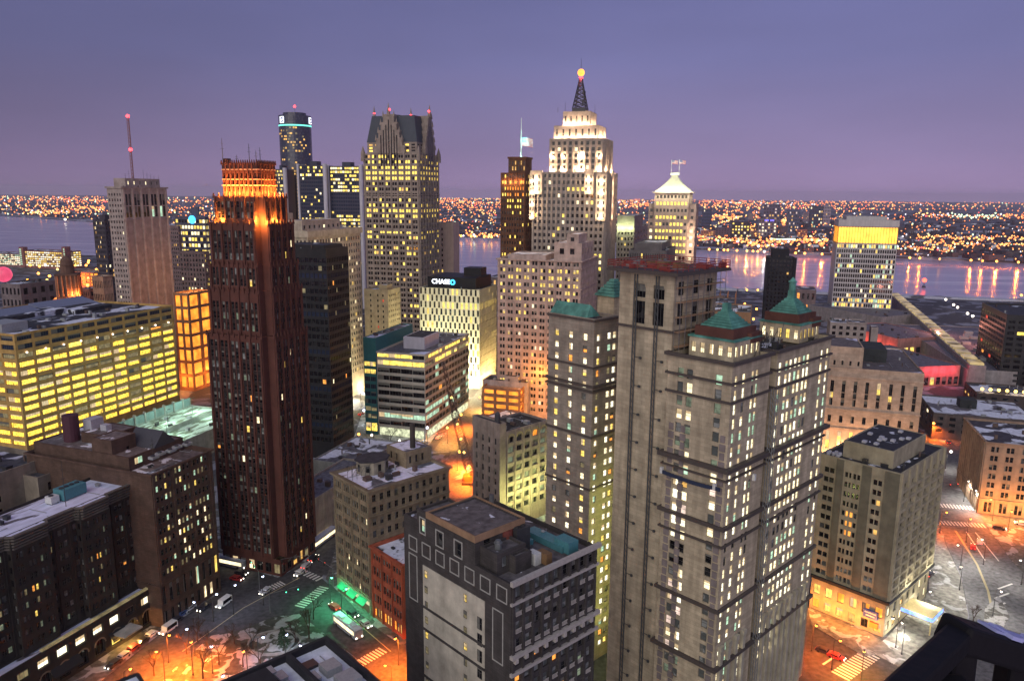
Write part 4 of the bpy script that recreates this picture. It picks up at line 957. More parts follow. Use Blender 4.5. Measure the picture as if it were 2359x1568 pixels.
b = Bld('apartment_block', 'dark sooty apartment block with wavy striped cornice and snow on its long roof', 'building', (0, 1240), z=43, a=21, xl=-250, xr=343, mat=DH, roof=snowy('long_roof_snow', .78, (.12, .11, .13), .13, (.75, .78, 1.0), seed=6, stretch=(.35, 1, 1)))
zT = b.top; W, D = b.W, b.D; D = 15.0
o_ = -26.0; L_ = W - o_
n = 9; fl = (zT - 12.5) / n; zs = [(12.5 + fl * k + .7, 12.5 + fl * k + 2.4) for k in range(n)]
def fdk(i, j):
    x = random.Random(i * 11 + j * 131).random()
    return 'o' if x < .02 else 'y' if x < .035 else 'a' if x < .05 else 'e' if x < .14 else 'd' if x < .18 else 'C' if x < .4 else 'K'
b.tier(o_, W, 0, D, 11.5, zT, R=dict(xs=cols(L_, 16, .6, .6, 2, .25), zs=zs, f=fdk, style='X', pier=(.8, .25)), par=.7)
bays = [(o_ + 6, o_ + 16), (o_ + 27, o_ + 37), (o_ + 46, o_ + 55)]
for (x0, x1) in bays:
    b.tier(x0, x1, -1.9, .0, 11.5, zT, R=dict(xs=cols(x1 - x0, 3, .6, .4, 2, .25), zs=zs, f=fdk, style='X'), L=dict(xs=[(.4, 1.4)], zs=zs, f=fdk, style='N'), roof=False)
    b.roofs.quad((x0, -1.9, zT), (x1, -1.9, zT), (x1, 0, zT), (x0, 0, zT))
b.trimm = wall('striped_stone', (.15, .13, .115))
pts = [(o_, 0)]
for (x0, x1) in bays: pts += [(x0 - .6, 0), (x0 + .5, -1.9), (x1 - .5, -1.9), (x1 + .6, 0)]
pts += [(W, 0)]
q = MB()
for k in range(5):
    zz = zT - 3.3 + k * .78; pr = .35 + .12 * k
    for i in range(len(pts) - 1):
        (xa_, ya_), (xb_, yb_) = pts[i], pts[i + 1]; ya_ -= pr; yb_ -= pr
        q.quad((xa_, ya_, zz), (xb_, yb_, zz), (xb_, yb_, zz + .42), (xa_, ya_, zz + .42)); q.quad((xa_, ya_, zz + .42), (xb_, yb_, zz + .42), (xb_, yb_ + pr + .3, zz + .42), (xa_, ya_ + pr + .3, zz + .42)); q.quad((xa_, ya_ + pr + .3, zz), (xb_, yb_ + pr + .3, zz), (xb_, yb_, zz), (xa_, ya_, zz))
b.part('wavy_cornice', q, b.trimm)
# stone base with tall lit windows and arches
SB_ = wall('base_limestone', (.23, .18, .13))
b.walls2 = b.mat
b.tier(o_, W + .6, -4.2, -.01, 0, 11.5, R=dict(xs=cols(L_, 13, .6, .8), zs=[(1.2, 5.4), (7.3, 9.7)], f=lambda i, j: ('W' if (j == 1 and i in (5, 6, 7, 8, 9, 11)) else 'd' if j == 1 and i in (3, 4) else 'y' if (j == 0 and i in (2, 9)) else 'K'), style='M3', depth=.7), par=.5)
q = MB()
for i, (xa_, xb_) in enumerate(cols(L_, 13, .6, .8)):
    xm = o_ + (xa_ + xb_) / 2
    for k in range(8):
        a0, a1 = math.pi * k / 8, math.pi * (k + 1) / 8
        q.quad(*[(xm + r_ * math.cos(a_), -4.45, 4.2 + r_ * math.sin(a_)) for (r_, a_) in ((1.5, a0), (1.95, a0), (1.95, a1), (1.5, a1))][::-1])
b.part('window_arch', q, SB_)
q = MB()
for (i, w_) in ((4, 1.8), (6, 4.2), (9, 2.6)):
    xm = o_ + .8 + (L_ - 1.6) * (i + .5) / 13; q.quad((xm - w_, -4.3, 5.6), (xm + w_, -4.3, 5.6), (xm + w_, -6.0, 3.9), (xm - w_, -6.0, 3.9)); q.quad((xm - w_, -6, 3.9), (xm + w_, -6, 3.9), (xm + w_, -6, 3.3), (xm - w_, -6, 3.3))
b.part('awning', q, plain('black_canvas', (.012, .014, .018), .8), each=True)
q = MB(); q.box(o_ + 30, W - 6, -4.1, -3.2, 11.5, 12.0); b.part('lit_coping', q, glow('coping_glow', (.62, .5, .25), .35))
q = MB(); xm = o_ + 53; q.box(xm - 3, xm + 3, -9, -4.4, 4.6, 5.1); b.part('entrance_canopy', q, wall('canopy_pale', (.5, .45, .4)))
lamp('floodlight', (xm, -7, 4.0), 2500, (1, .5, .1), b.root, .3)
hvac(b, W - 22, 7, zT - .7, 7, 4, 3.2, TEAL); hvac(b, W - 25, 8, zT - .7, 2.4, 2.4, 2.2, plain('white_box', (.6, .6, .6), .6)); antenna(b, W - 24, 4, zT - .7, 13, .1)
b.done()
# cream block behind it
b = Bld('office_block', 'grey cream office block with snowy roof behind the dark wavy cornice building', 'building', (80, 1085), z=45, a=21, W=24, D=30, mat=wall('grey_cream', (.27, .23, .19)), roof=snowy('cream_b_roof', .4, (.05, .05, .06), .1, seed=8))
zT = 45
P0 = pz(40, 1030, 45); q0 = b
b.tier(-12, 12, 8, 40, 0, zT, R=dict(xs=[(3, 4.4), (5.6, 7), (15, 16.2)], zs=rows(20, zT - 2, 6, .5), f=lit(4, .0, 'y', 'K'), style='N'), par=1.6)
b.tier(2, 12, 2, 8, 0, zT - 3, R=dict(xs=[(3, 4.4)], zs=[(zT - 8, zT - 5.5)], f=ALL('K'), style='N'), L=None, par=.6)
b.tier(-8, 4, 22, 32, zT - 1.6, zT + 3, par=.3)
b.done()
# ---- corner building with snow and octagon penthouses, centre
b = Bld('office_block', 'ten storey buff corner building with snowy roof and octagonal penthouse, lower centre', 'office building', (848, 1129), z=40, a=47, xl=767, xr=1034, mat=wall('buff_stone', (.27, .215, .15), course=.8), roof=snowy('corner_roof', .6, (.10, .10, .12), .1, (.78, .8, 1.0), seed=10))
zT = b.top; W, D = b.W, b.D; fl = 3.75
zs = [(5.2 + fl * k + .8, 5.2 + fl * k + 2.9) for k in range(9)]
b.tier(0, W, 0, D, 0, zT, R=dict(xs=cols(W, 11, .52, .6), zs=zs, f=lit(2, .0, 'y', 'KKD'), style='X', sill=True), L=dict(xs=cols(D, 4, .72, .5, 3, .15), zs=zs, f=lit(6, .02, 'w', 'DCK'), style='S', pier=(.6, .2), sill=True), par=.7)
b.band(0, W, 0, D, zT - .6, .6, .8); b.band(0, W, 0, D, zT - 8.6, .4, .4); b.band(0, W, 0, D, 5.0, .4, .4)
def octo(x, y, r, z0, h, sx_=1.0):
    q = MB(); P = [(x + r * sx_ * math.cos(a), y + r * math.sin(a)) for a in [math.pi / 8 + k * math.pi / 4 for k in range(8)]]; q.prism(P, z0, z0 + h); b.part('penthouse', q, wall('pale_render', (.36, .32, .26)))
    q = MB(); P2 = [(x + (r + .5) * sx_ * math.cos(a), y + (r + .5) * math.sin(a)) for a in [math.pi / 8 + k * math.pi / 4 for k in range(8)]]; q.prism(P2, z0 + h, z0 + h + .35); b.part('penthouse_roof', q, snowy('black_roof', .1))
    q = MB()
    for k in range(8):
        a = k * math.pi / 4; c_ = Vector((x + r * .93 * sx_ * math.cos(a), y + r * .93 * math.sin(a), z0 + h * .5)); t = Vector((-math.sin(a) * sx_, math.cos(a), 0)).normalized(); nn = Vector((math.cos(a), math.sin(a), 0)) * .12
        q.quad(c_ - t * .55 + nn - Vector((0, 0, 1.1)), c_ + t * .55 + nn - Vector((0, 0, 1.1)), c_ + t * .55 + nn + Vector((0, 0, 1.1)), c_ - t * .55 + nn + Vector((0, 0, 1.1)))
    b.part('penthouse_window', q, glass(), each=True)
octo(W * .36, D * .72, 4.2, zT - .7, 4.2, 1.25)
b.tier(W * .66, W * .995, D * .45, D * .99, zT - .7, zT + 4.6, R=dict(xs=[(1.2, 2.2), (3.6, 4.6), (6, 7)], zs=[(zT + .6, zT + 3)], f=ALL('K'), style='N'), L=dict(xs=[(2, 3), (5, 6)], zs=[(zT + .6, zT + 3)], f=ALL('K'), style='N'), par=.2)
q = MB(); q.cyl(W * .82, D * .6, zT, zT + 12.5, .9, .85, 12); b.part('chimney', q, wall('dark_stack', (.06, .05, .05)))
q = MB()
for k in range(10):
    r = random.Random(k + 11); x = 1.5 + (k % 5) * 1.5; y = D * .55 + (k // 5) * 3; q.tube((x, y, zT - .6), (x, y, zT + 3.2), .06); q.tube((x, y, zT + 1), (x + 1.5, y + .3, zT + 2.8), .05); q.tube((x, y, zT + 3.1), (x + 1.5, y, zT + 3.1), .05)
b.part('sign_frame', q, plain('dark_metal', (.06, .06, .065), .5, .5))
q = MB()
for k in range(3): y = D * (.1 + .28 * k); q.quad((-.1, y, 4.4), (-.1, y + D * .22, 4.4), (-1.8, y + D * .22, 3.0), (-1.8, y, 3.0))
b.part('awning', q, plain('green_canvas', (.03, .2, .12), .8), each=True)
q = MB(); q.box(-.25, -.05, D * .05, D * .9, 3.0, 4.0); b.part('shop_fascia', q, glow('shop_glow', (.9, .8, .5), .8))
b.done(); CB = b
# ---- red building beside it
b = Bld('shop_building', 'five storey orange red brick building with arched windows beside the buff corner building', 'building', (915, 1290), z=23, a=47, W=10, D=10, mat=wall('orange_red_brick', (.40, .10, .055)), roof=snowy('red_roof', .6, (.05, .045, .05), .15, seed=12))
Q = CB.wp(0, -.3, 0); b.P = Vector((Q.x, Q.y, 0)) - CB.l * 16.5; b.root.location = b.P
zT = 23; D = 16.2; W = 14
b.tier(0, W, 0, D, 0, zT, L=dict(xs=cols(D, 3, .8, .4, 3, .25), zs=[(1, 4), (5.6, 8.2), (10, 12.6), (14.2, 17), (19.2, 21)], f=lambda i, j: 'O' if j == 0 and i % 3 == 0 else 'D' if j else 'a', style='S', pier=(.5, .3)), par=.8)
b.band(0, W, 0, D, zT - .5, .5, .6)
q = MB()
for k in range(3):
    yc_ = D - (.4 + (D - .8) * (k + .5) / 3)
    for t in range(8):
        a0, a1 = math.pi * t / 8, math.pi * (t + 1) / 8; q.quad(*[(-.36, yc_ + r_ * math.cos(a_), 16.6 + r_ * .62 * math.sin(a_)) for (r_, a_) in ((2.0, a0), (2.45, a0), (2.45, a1), (2.0, a1))])
b.part('window_arch', q, wall('orange_red_brick', (.40, .10, .055)), each=True)
b.done()
# ---- low cream walled block between deco tower and corner building
b = Bld('low_building', 'low windowless cream walled block with grey roof between deco tower and buff corner building', 'building', (742, 1148), z=17, a=20, W=34, D=30, mat=wall('cream_panel', (.42, .36, .30), course=0), roof=snowy('low_b_roof', .35, (.14, .14, .16), .08, seed=13))
P0 = pz(722, 1150, 17); b.P = Vector((P0.x, P0.y, 0)); b.root.location = b.P
b.tier(0, 42, -.0, 14, 0, 17, par=.8); q = MB()
for k in range(14): q.box(k * 3, k * 3 + .15, -.12, .02, 3, 16.5)
b.part('panel_joint', q, b.mat, each=True); b.done()
b = Bld('low_building', 'low roof strewn with snow behind the octagonal penthouse of the corner building', 'building', (770, 1050), z=14, a=20, W=46, D=24, mat=wall('grey_concrete', (.3, .3, .28)), roof=snowy('low_c_roof', .5, (.10, .10, .12), .1, seed=14))
P0 = pz(748, 1062, 16); b.P = Vector((P0.x, P0.y, 0)); b.root.location = b.P
b.tier(0, 34, -16, 6, 0, 16, par=.6); b.done()
# ---- green-lit narrow building with arches
b = Bld('office_block', 'narrow stone building with blank side wall and arched yellow green lit front, centre', 'building', (1151, 992), z=40, a=46, xl=1088, xr=1262, mat=wall('lilac_stone', (.31, .25, .23)), roof=snowy('aa_roof', .1, (.02, .02, .02), .2))
zT = b.top; W, D = b.W, b.D; zs = [(6 + 3.9 * k + .8, 6 + 3.9 * k + 3.2) for k in range(8)]
b.tier(0, 3.2, 0, D, 0, zT + 2.5, L=dict(xs=cols(D, 4, .3, .6), zs=zs, f=lit(3, .06, 'oa', 'D'), style='S', pier=(2, .15)), par=.5)
b.tier(3.2, W, 0, D, 0, zT - 1.0, R=dict(xs=cols(W - 3.2, 5, .66, .4), zs=zs, f=lambda i, j: 'O' if (j == 7 and i == 3) else random.Random(i * 7 + j).choice('DDKCe'), style='M2', depth=.6, pier=(.5, .4)), par=.8)
q = MB(); yw = wall('sandstone', (.40, .33, .19)); q.box(3.25, W, -.18, -.0, zT - 4.2, zT - 1.0) if 0 else None
for k in range(5):
    xm = 3.2 + .4 + (W - 4) * (k + .5) / 5
    for t in range(8):
        a0, a1 = math.pi * t / 8, math.pi * (t + 1) / 8; q.quad(*[(xm + r_ * math.cos(a_), -.32, zs[7][1] - .6 + r_ * math.sin(a_)) for (r_, a_) in ((1.35, a0), (1.8, a0), (1.8, a1), (1.35, a1))][::-1])
b.part('window_arch', q, yw)
q = MB(); q.cyl(1.6, 3, zT + 2, zT + 5.5, 1.1, 1.1, 12); q.cyl(1.6, 3, zT + 5.5, zT + 6.4, 1.1, .3, 12); b.part('cupola', q, plain('slate_dark', (.05, .05, .065), .6))
for k in range(3): lamp('floodlight', (6 + k * 7, -7, 14), 5500, (.95, 1, .3), b.root, .4)
b.done()
# ---- teal topped modern office
b = Bld('office_block', 'modern ten storey office with banded glass, teal rear wing and snowy roof, centre', 'office building', (978, 817), z=45, a=17, xl=867, xr=1079, mat=wall('pale_panel', (.46, .42, .38), .5, .12, streak=.2), roof=snowy('modern_roof', .35, (.10, .10, .12), .06, (.72, .76, 1.0), seed=15))
zT = b.top; W, D = b.W, b.D; n = 10; fl = (zT - 5) / n
zs = [(5 + fl * k + 1.2, 5 + fl * k + fl - .35) for k in range(n)]
fz = lambda i, j: 'Y' if j in (8, 9) and not (i == 3 and j == 9) else ('g' if j == 1 else 'K')
def fzr(i, j):
    r = random.Random(i * 3 + j * 41).random()
    if j >= 8: return 'Y' if r < .6 else 'd'
    if j in (1, 2): return 'g' if r < .55 else 'K'
    return 'o' if r < .03 else 'g' if r < .08 else 'K'
b.tier(0, W, 0, D, 0, zT, R=dict(xs=cols(W, 14, .97, .3), zs=zs, f=fzr, style='M2', depth=.25), L=dict(xs=cols(D, 4, .98, .3), zs=zs + [], f=fz, style='M4', depth=.25), par=.8)
b.band(0, W, 0, D, zT - .8, .8, .25)
q = MB(); q.box(W * .24, W * .55, D * .25, D * .7, zT - .8, zT + 5.5); b.part('plant_room', q, wall('white_panel', (.55, .52, .6), .5, .1)); q = MB(); q.box(W * .26, W * .53, D * .3, D * .65, zT + 5.5, zT + 5.8); b.part('plant_room_roof', q, snowy('black_roof', .1))
TG = glow('shopfront', (.9, .95, .6), .9, .3, 1.2)
q = MB(); q.box(-.3, -.02, 1, D - 1, .6, 4.6); q.box(2, W - 2, -.3, -.02, .6, 4.4); b.part('shopfront', q, TG, each=True)
b.done(); OF = b
b = Bld('office_block', 'teal glass wing standing behind the modern banded office, taller than its roof', 'office building', (867, 745), z=51, a=17, W=30, D=10, mat=wall('teal_panel', (.035, .15, .17), .4, .12, streak=.1), roof=snowy('modern_roof', .35))
Q = OF.wp(-.5, OF.D + .2, 0); b.P = Vector((Q.x, Q.y, 0)); b.root.location = b.P
D2 = b.sy(836, z=51)
zz = [(2, 6.5)] + [(9 + 4 * k, 11.4 + 4 * k) for k in range(8)]
b.tier(0, 46, 0, D2, 0, 52, L=dict(xs=cols(D2, 2, .92, .2), zs=zz, f=lambda i, j: 'Y' if j == 0 else 'y' if j in (7, 8) else 'd' if j < 3 else 'B', style='M3', depth=.2), par=.4); b.done()
# ---- pinkish stone office with penthouse
PK = wall('pink_stone', (.50, .37, .33)); 
b = Bld('office_tower', 'pinkish stone office tower with gridded windows and stone penthouse above the orange garage', 'office tower', (1339, 602), Y=400, a=18, xl=1146, xr=1376, mat=PK, roof=snowy('dime_roof', .5, (.14, .14, .18), .1, seed=16))
zT = b.top; W, D = b.W, b.D; n = 22; fl = (zT - 6) / n; zs = [(6 + fl * k + .9, 6 + fl * k + 2.9) for k in range(n)]
def fd(i, j):
    r = random.Random(i * 3 + j * 19).random()
    if j in (19, 20): return 'y' if r < .62 else 'K'
    if j in (17, 18): return 'y' if r < .55 else 'K'
    if j == 16: return 'y' if r < .4 else 'K'
    if j == 4: return 'y' if r < .45 else 'K'
    return 'y' if r < .05 else 'w' if r < .07 else 'K'
b.tier(0, W, 0, D, 0, zT, R=dict(xs=cols(W, 12, .4, .6), zs=zs, f=lit(5, .06, 'yw', 'D'), style='S'), L=dict(xs=cols(D, 10, .62, .6, 2, .35), zs=zs, f=fd, style='S', pier=(.7, .3)), par=.8)
b.band(0, W, 0, D, zT - .6, .7, .9); b.band(0, W, 0, D, zs[-2][1] + .5, .4, .3); b.band(0, W, 0, D, zs[-4][0] - .8, .4, .3)
ph = b.zy(560, 1, 1); b.tier(.02, W * .7, .02, D * .32, zT - .8, ph, L=dict(xs=[(3, 5.4), (8.6, 11)], zs=[(ph - 6, ph - 3)], f=ALL('K'), style='N'), R=dict(xs=cols(W * .7, 4, .35), zs=[(ph - 6, ph - 3)], f=ALL('K'), style='N'), par=.3)
b.tier(1, W * .5, 2, D * .18, ph - .3, b.zy(540, 1, 1), L=dict(xs=[(2, 4)], zs=[(ph + .8, ph + 2.8)], f=ALL('K'), style='N'), par=.3)
b.tier(5, W * .7, D * .45, D - 4, zT - .8, zT + 2.2, par=.2)
b.done()
# ---- white checkered bank tower with black top and lit sign
CK = wall('white_cladding', (.66, .62, .48), .6, .12, streak=.2)
b = Bld('office_tower', 'white checker panelled office block with black roof storey carrying a lit CHASE sign', 'office tower', (1104, 668), z=65, a=18, xl=966, xr=1144, mat=CK, roof=snowy('black_roof', .1))
zT = b.top; W, D = b.W, b.D; n = 13; fl = (zT - 8) / n; zs = [(8 + fl * k + .2, 8 + fl * k + fl - .2) for k in range(n)]
def ck(L, nn):
    p = L / nn; return [(p * k + p * .08, p * k + p * .46) if 0 else (p * k + p * .04, p * (k + 1) - p * .04) for k in range(nn)]
def half(n_, L, seed, right=False):
    xs = cols(L, n_ * 2, .86, .2)
    def f(i, j):
        if (i + j) % 2: return None
        r = random.Random(seed + i * 7 + j * 13).random()
        if j == 10 and (i > 9 or right): return 'Y' if r < .8 else 'D'
        if j < 6 and i > n_ * (1.1 if not right else 0) : return 'y' if r < .35 else 'D'
        return 'y' if r < .06 else 'D'
    return xs, f
xl_, fl_ = half(13, D, 1); xr_, fr_ = half(13, W, 5, True)
b.tier(0, W, 0, D, 0, zT, L=dict(xs=xl_, zs=zs, f=fl_, style='N', depth=.4), R=dict(xs=xr_, zs=zs, f=fr_, style='N', depth=.4), par=.4)
BK = wall('black_ribbed_metal', (.012, .014, .02), .5, .3)
zk = zT + 7.0; q = MB(); q.box(2.5, W - 2, 3.5, D - 5, zT - .4, zk)
for k in range(30): y = 3.5 + (D - 8.5) * k / 29; q.box(2.3, 2.5, y - .1, y + .1, zT - .4, zk)
b.part('roof_storey', q, BK); q = MB(); q.box(W * .55, W - 4, 6, 18, zk, zk + 5); b.part('plant_room', q, BK)
M = Matrix(((0, 0, -1, 2.15), (-1, 0, 0, D * .66), (0, 1, 0, zT + 3.9), (0, 0, 0, 1)))
text_mesh('CHASE', 4.2, .12, glow('sign_white', (.85, .9, 1), 3.2, .95, 1.05), 'sign_lettering', b.root, M)
q = MB()      # octagonal emblem of four blades
cyy, czz = D * .66 - 8.3, zT + 3.9
for k in range(4):
    a = k * math.pi / 2; Rm = lambda u, v: (2.05, cyy - (u * math.cos(a) - v * math.sin(a)), czz + (u * math.sin(a) + v * math.cos(a)))
    P = [Rm(-.75, .8), Rm(-.75, 1.75), Rm(.75, 1.75), Rm(1.65, .8)]; q.poly(P[::-1]); q.poly([(p[0] + .1, p[1], p[2]) for p in P])
b.part('sign_emblem', q, glow('sign_blue_glow', (.05, .55, 1), 2.6, .95, 1.05))
for k in range(5): lamp('floodlight', (-15, D * (.06 + .22 * k), 10), 30000 if k < 3 else 24000, (1, .8, .42) if k < 2 else (.95, 1, .62), b.root, .5)
for k in range(3): lamp('floodlight', (W * (.2 + .3 * k), -9, 5), 20000, (1, .66, .25), b.root, .5)
b.done()
# ================================================================ towers by the river
# ---- gothic gabled granite tower
GR = wall('granite', (.29, .235, .21), streak=.2); SLT = wall('slate_roof', (.05, .06, .085), .45, .15, streak=.1)
b = Bld('office_tower', 'tallest granite office tower with gothic gables, dark slate roof and rows of yellow windows', 'skyscraper', (964, 353), Y=620, a=18, xl=836, xr=1010, mat=GR, roof=SLT)
zT = b.top; W, D = b.W, b.D; n = 36; fl = (zT - 2) / n; zs = [(2 + fl * k + .7, 2 + fl * k + 3.1) for k in range(n)]
def fo(i, j):
    r = random.Random(i * 3 + j * 23).random(); pr = {35: .35, 34: .6, 33: .75, 32: .8, 31: .85, 30: .2, 29: .15, 28: .05, 26: .35, 25: .75, 24: .5, 23: .1, 21: .7, 20: .5, 18: .2, 17: .3, 13: .12, 9: .3, 7: .4, 5: .5}.get(j, .05)
    return 'Y' if r < pr else 'a' if r < pr + .02 else 'K'
b.tier(0, W, 0, D, 0, zT, R=dict(xs=cols(W, 7, .62, 1, 2, .4), zs=zs, f=fo, style='N', pier=(1.0, .6)), L=dict(xs=cols(D, 8, .68, 1, 2, .4), zs=zs, f=fo, style='N', pier=(1.0, .6)), par=.1)
for zz in (zT - 10, zT - 33, zT - 62, zT - 92): b.band(0, W, 0, D, zz, .9, .45)
zR = b.zy(268, W * .3, D * .3)
t1 = zT + (zR - zT) * .30; e1 = 2.6
b.tier(e1, W - e1, e1, D - e1, zT - .1, t1, R=dict(xs=cols(W - 2 * e1, 6, .6, .6), zs=rows(zT + 1, t1 - 1, 3, .6), f=lit(2, .35, 'YgY', 'K'), style='N'), L=dict(xs=cols(D - 2 * e1, 8, .6, .6), zs=rows(zT + 1, t1 - 1, 3, .6), f=lit(3, .5, 'YYa', 'K'), style='N'), roof=False)
q = MB(); cx, cy = W / 2, D / 2
q.frustum(cx, cy, t1, zR, W / 2 - e1 + .2, D / 2 - e1 + .2, W / 2 - 5.5, D / 2 - 6.0); b.part('slate_roof', q, SLT)
q = MB(); q.box(cx - 6, cx + 6, cy - 1, cy + 9, zR, zR + 1.5); b.part('rooftop_box', q, SLT)
def gable(d_axis, o, wd, zb_, zt_):
    """stepped gable with tall mullions and a pinnacle, on the face x=0 ('L') or y=0 ('R')"""
    q = MB(); g = MB()
    m = lambda u, v, z: (v, u, z) if d_axis == 'L' else (u, v, z)
    steps = 5
    for k in range(steps):
        h0 = zb_ + (zt_ - zb_) * k / steps; h1 = zb_ + (zt_ - zb_) * (k + 1) / steps; hw = wd / 2 * (1 - k / steps * .82)
        x0, x1 = o - hw, o + hw
        if d_axis == 'L': q.box(-.5, e1 + 4 + k, x0, x1, h0, h1)
        else: q.box(x0, x1, -.5, e1 + 4 + k, h0, h1)
        for s_ in (-1, 1):
            p = m(o + s_ * hw, -.3, h1); q.frustum(p[0], p[1], h1 - 2, h1 + 2.6, .7, .7, .12, .12)
    for k in range(7):
        u = o + (k - 3) * wd * .085; hh = zb_ + (zt_ - zb_) * (.86 - abs(k - 3) * .13)
        a_ = m(u - .45, -.62, 0); c_ = m(u + .45, -.55, 0); g.box(min(a_[0], c_[0]), max(a_[0], c_[0]), min(a_[1], c_[1]), max(a_[1], c_[1]), zb_ - 10, hh)
    p = m(o, -.1, 0); q.frustum(p[0], p[1], zt_ - 1, zt_ + 1.8, 1.1, 1.1, .9, .9); q.frustum(p[0], p[1], zt_ + 1.8, zt_ + 9.0, .9, .9, .06, .06)
    b.part('gable', q, GR); b.part('gable_window', g, glass('black_glass', (.006, .006, .008), .1, .02), each=True)
zG = zT + (zR - zT) * 1.02
gable('L', D * .52, D * .56, zT - .1, zG); gable('R', W * .55, W * .50, zT - .1, zG)
for (x, y) in ((W * .5, D - .5), (W - .5, D * .5)):
    q = MB(); q.frustum(x, y, zT, zG, 5, 5, 1.4, 1.4); q.frustum(x, y, zG, zG + 9, 1.0, 1.0, .06, .06); b.part('gable', q, GR)
q = MB()
for (x, y) in ((0, 0), (W, 0), (0, D), (W, D)): q.frustum(x, y, zT - 6, zT + 1, 1.5, 1.5, 1.3, 1.3); q.frustum(x, y, zT + 1, zT + 6, 1.2, 1.2, .1, .1)
b.part('corner_turret', q, GR, each=True)
q = MB()
for p in ((-.1, D * .5, zG + 3.6), (W * .52, -.1, zG + 3.6), (W * .5, D - .5, zG + 3), (W - .5, D * .5, zG + 3)): q.ball(p, .95)
b.part('beacon', q, glow('beacon_red', (1, .04, .05), 6, .9, 1.1), each=True)
b.done()
# pale slab beside it
b = Bld('office_tower', 'narrow pale pink blank slab tower just right of the gothic gabled tower', 'tower', (1022, 512), Y=700, a=108, W=10, D=16, mat=wall('pale_pink', (.55, .40, .34), course=0, var=.12))
b.tier(-7, 0, 1, 14, 0, b.top - .3, R=dict(xs=[(1, 2.4), (4, 5.4)], zs=rows(10, b.top - 4, 18, .5), f=lit(3, .06, 'y', 'K'), style='N')); b.tier(0, 9.4, 0, 14, 0, b.top); b.done()
# tan tower at foot of gothic tower
b = Bld('office_block', 'plain tan block with few windows at the foot of the gothic gabled tower', 'building', (893, 668), Y=470, a=18, xl=838, xr=921, mat=wall('tan_plain', (.42, .34, .22)), roof=snowy('dime_roof', .5))
zT = b.top; b.tier(0, b.W, 0, b.D, 0, zT, R=dict(xs=cols(b.W, 6, .35, .6), zs=rows(4, zT - 2, 18, .45), f=lit(3, .02, 'y', 'D'), style='N'), L=dict(xs=[(4, 5), (9, 10), (b.D - 4, b.D - 3)], zs=rows(4, zT - 2, 18, .45), f=lit(9, .08, 'r', 'D'), style='N'))
b.tier(1, b.W * .5, 1, b.D * .4, zT - 1, zT + 3, par=.2); b.done()
# ---- floodlit setback tower with red ball on lattice mast
LS = wall('grey_limestone', (.30, .255, .235), streak=.3)
b = Bld('office_tower', 'stepped limestone skyscraper with floodlit upper tiers and glowing ball on a lattice mast', 'skyscraper', (1396, 396), Y=450, a=18, xl=1226, xr=1421, mat=LS, roof=snowy('dime_roof', .5))
zT = b.top; W, D = b.W, b.D; n = 35; fl = (zT - 3) / n; zs = [(3 + fl * k + .7, 3 + fl * k + 2.7) for k in range(n)]
def fp(i, j):
    r = random.Random(i * 3 + j * 29).random(); pr = {32: .5, 28: .3, 27: .1, 22: .75, 20: .3, 18: .4, 16: .15}.get(j, .03)
    if j == 32: return 'Y' if 7 <= i <= 11 else 'K'
    return 'Y' if r < pr else 'w' if r < pr + .03 else 'K'
b.tier(0, W, 0, D, 0, zT, R=dict(xs=cols(W, 8, .45, .8), zs=zs, f=lit(6, .03, 'y', 'D'), style='N', pier=(1.2, .6)), L=dict(xs=cols(D, 15, .5, .8), zs=zs, f=fp, style='N', pier=(1.2, .6)), par=.5)
def zloc(py, x, y): return b.zy(py, x, y)
i1 = W * .0
m1x0, m1x1 = 2.5, W - 5; m1y0 = b.sy(1388, z=zT, x=2.5); m1y1 = b.sy(1264, z=zT, x=2.5)
z1_ = zloc(318, m1x0, m1y0)
b.tier(m1x0, m1x1, m1y0, m1y1, zT - .5, z1_, R=dict(xs=cols(m1x1 - m1x0, 6, .45, .8), zs=rows(zT + 1, z1_ - 1, 5, .6), f=lit(7, .1, 'w', 'K'), style='N', pier=(1, .6)), L=dict(xs=cols(m1y1 - m1y0, 9, .5, .8), zs=rows(zT + 1, z1_ - 1, 5, .6), f=lit(8, .1, 'w', 'K'), style='N', pier=(1, .7)), par=.4)
m2 = (5, W - 8, b.sy(1378, z=z1_, x=5), b.sy(1275, z=z1_, x=5)); z2_ = zloc(288, m2[0], m2[2])
b.tier(*m2, z1_ - .4, z2_, R=dict(xs=cols(m2[1] - m2[0], 5, .3), zs=[(z1_ + 1.5, z2_ - 2)], f=ALL('D'), style='N'), L=dict(xs=cols(m2[3] - m2[2], 7, .3), zs=[(z1_ + 1.5, z2_ - 2)], f=ALL('D'), style='N'), par=.4)
m3 = (7, W - 10, b.sy(1359, z=z2_, x=7), b.sy(1296, z=z2_, x=7)); z3_ = zloc(256, m3[0], m3[2])
b.tier(*m3, z2_ - .4, z3_, L=dict(xs=cols(m3[3] - m3[2], 5, .3), zs=[(z2_ + 2, z3_ - 2.5)], f=ALL('D'), style='N'), par=.4)
WL = (1, .66, .36)
for k in range(4): lamp('floodlight', (m3[0] - 2.0, m3[2] + (m3[3] - m3[2]) * (k + .5) / 4, z2_ + .6), 3000, WL, b.root, .4)
for k in range(2): lamp('floodlight', (m3[0] + (m3[1] - m3[0]) * (k + .5) / 2, m3[2] - 2.0, z2_ + .6), 3000, WL, b.root, .4)
for k in range(6): lamp('floodlight', (m2[0] - 1.6, m2[2] + (m2[3] - m2[2]) * (k + .5) / 6, z1_ + .6), 2300, WL, b.root, .4)
for k in range(3): lamp('floodlight', (m2[0] + (m2[1] - m2[0]) * (k + .5) / 3, m2[2] - 1.6, z1_ + .6), 5200, WL, b.root, .4)
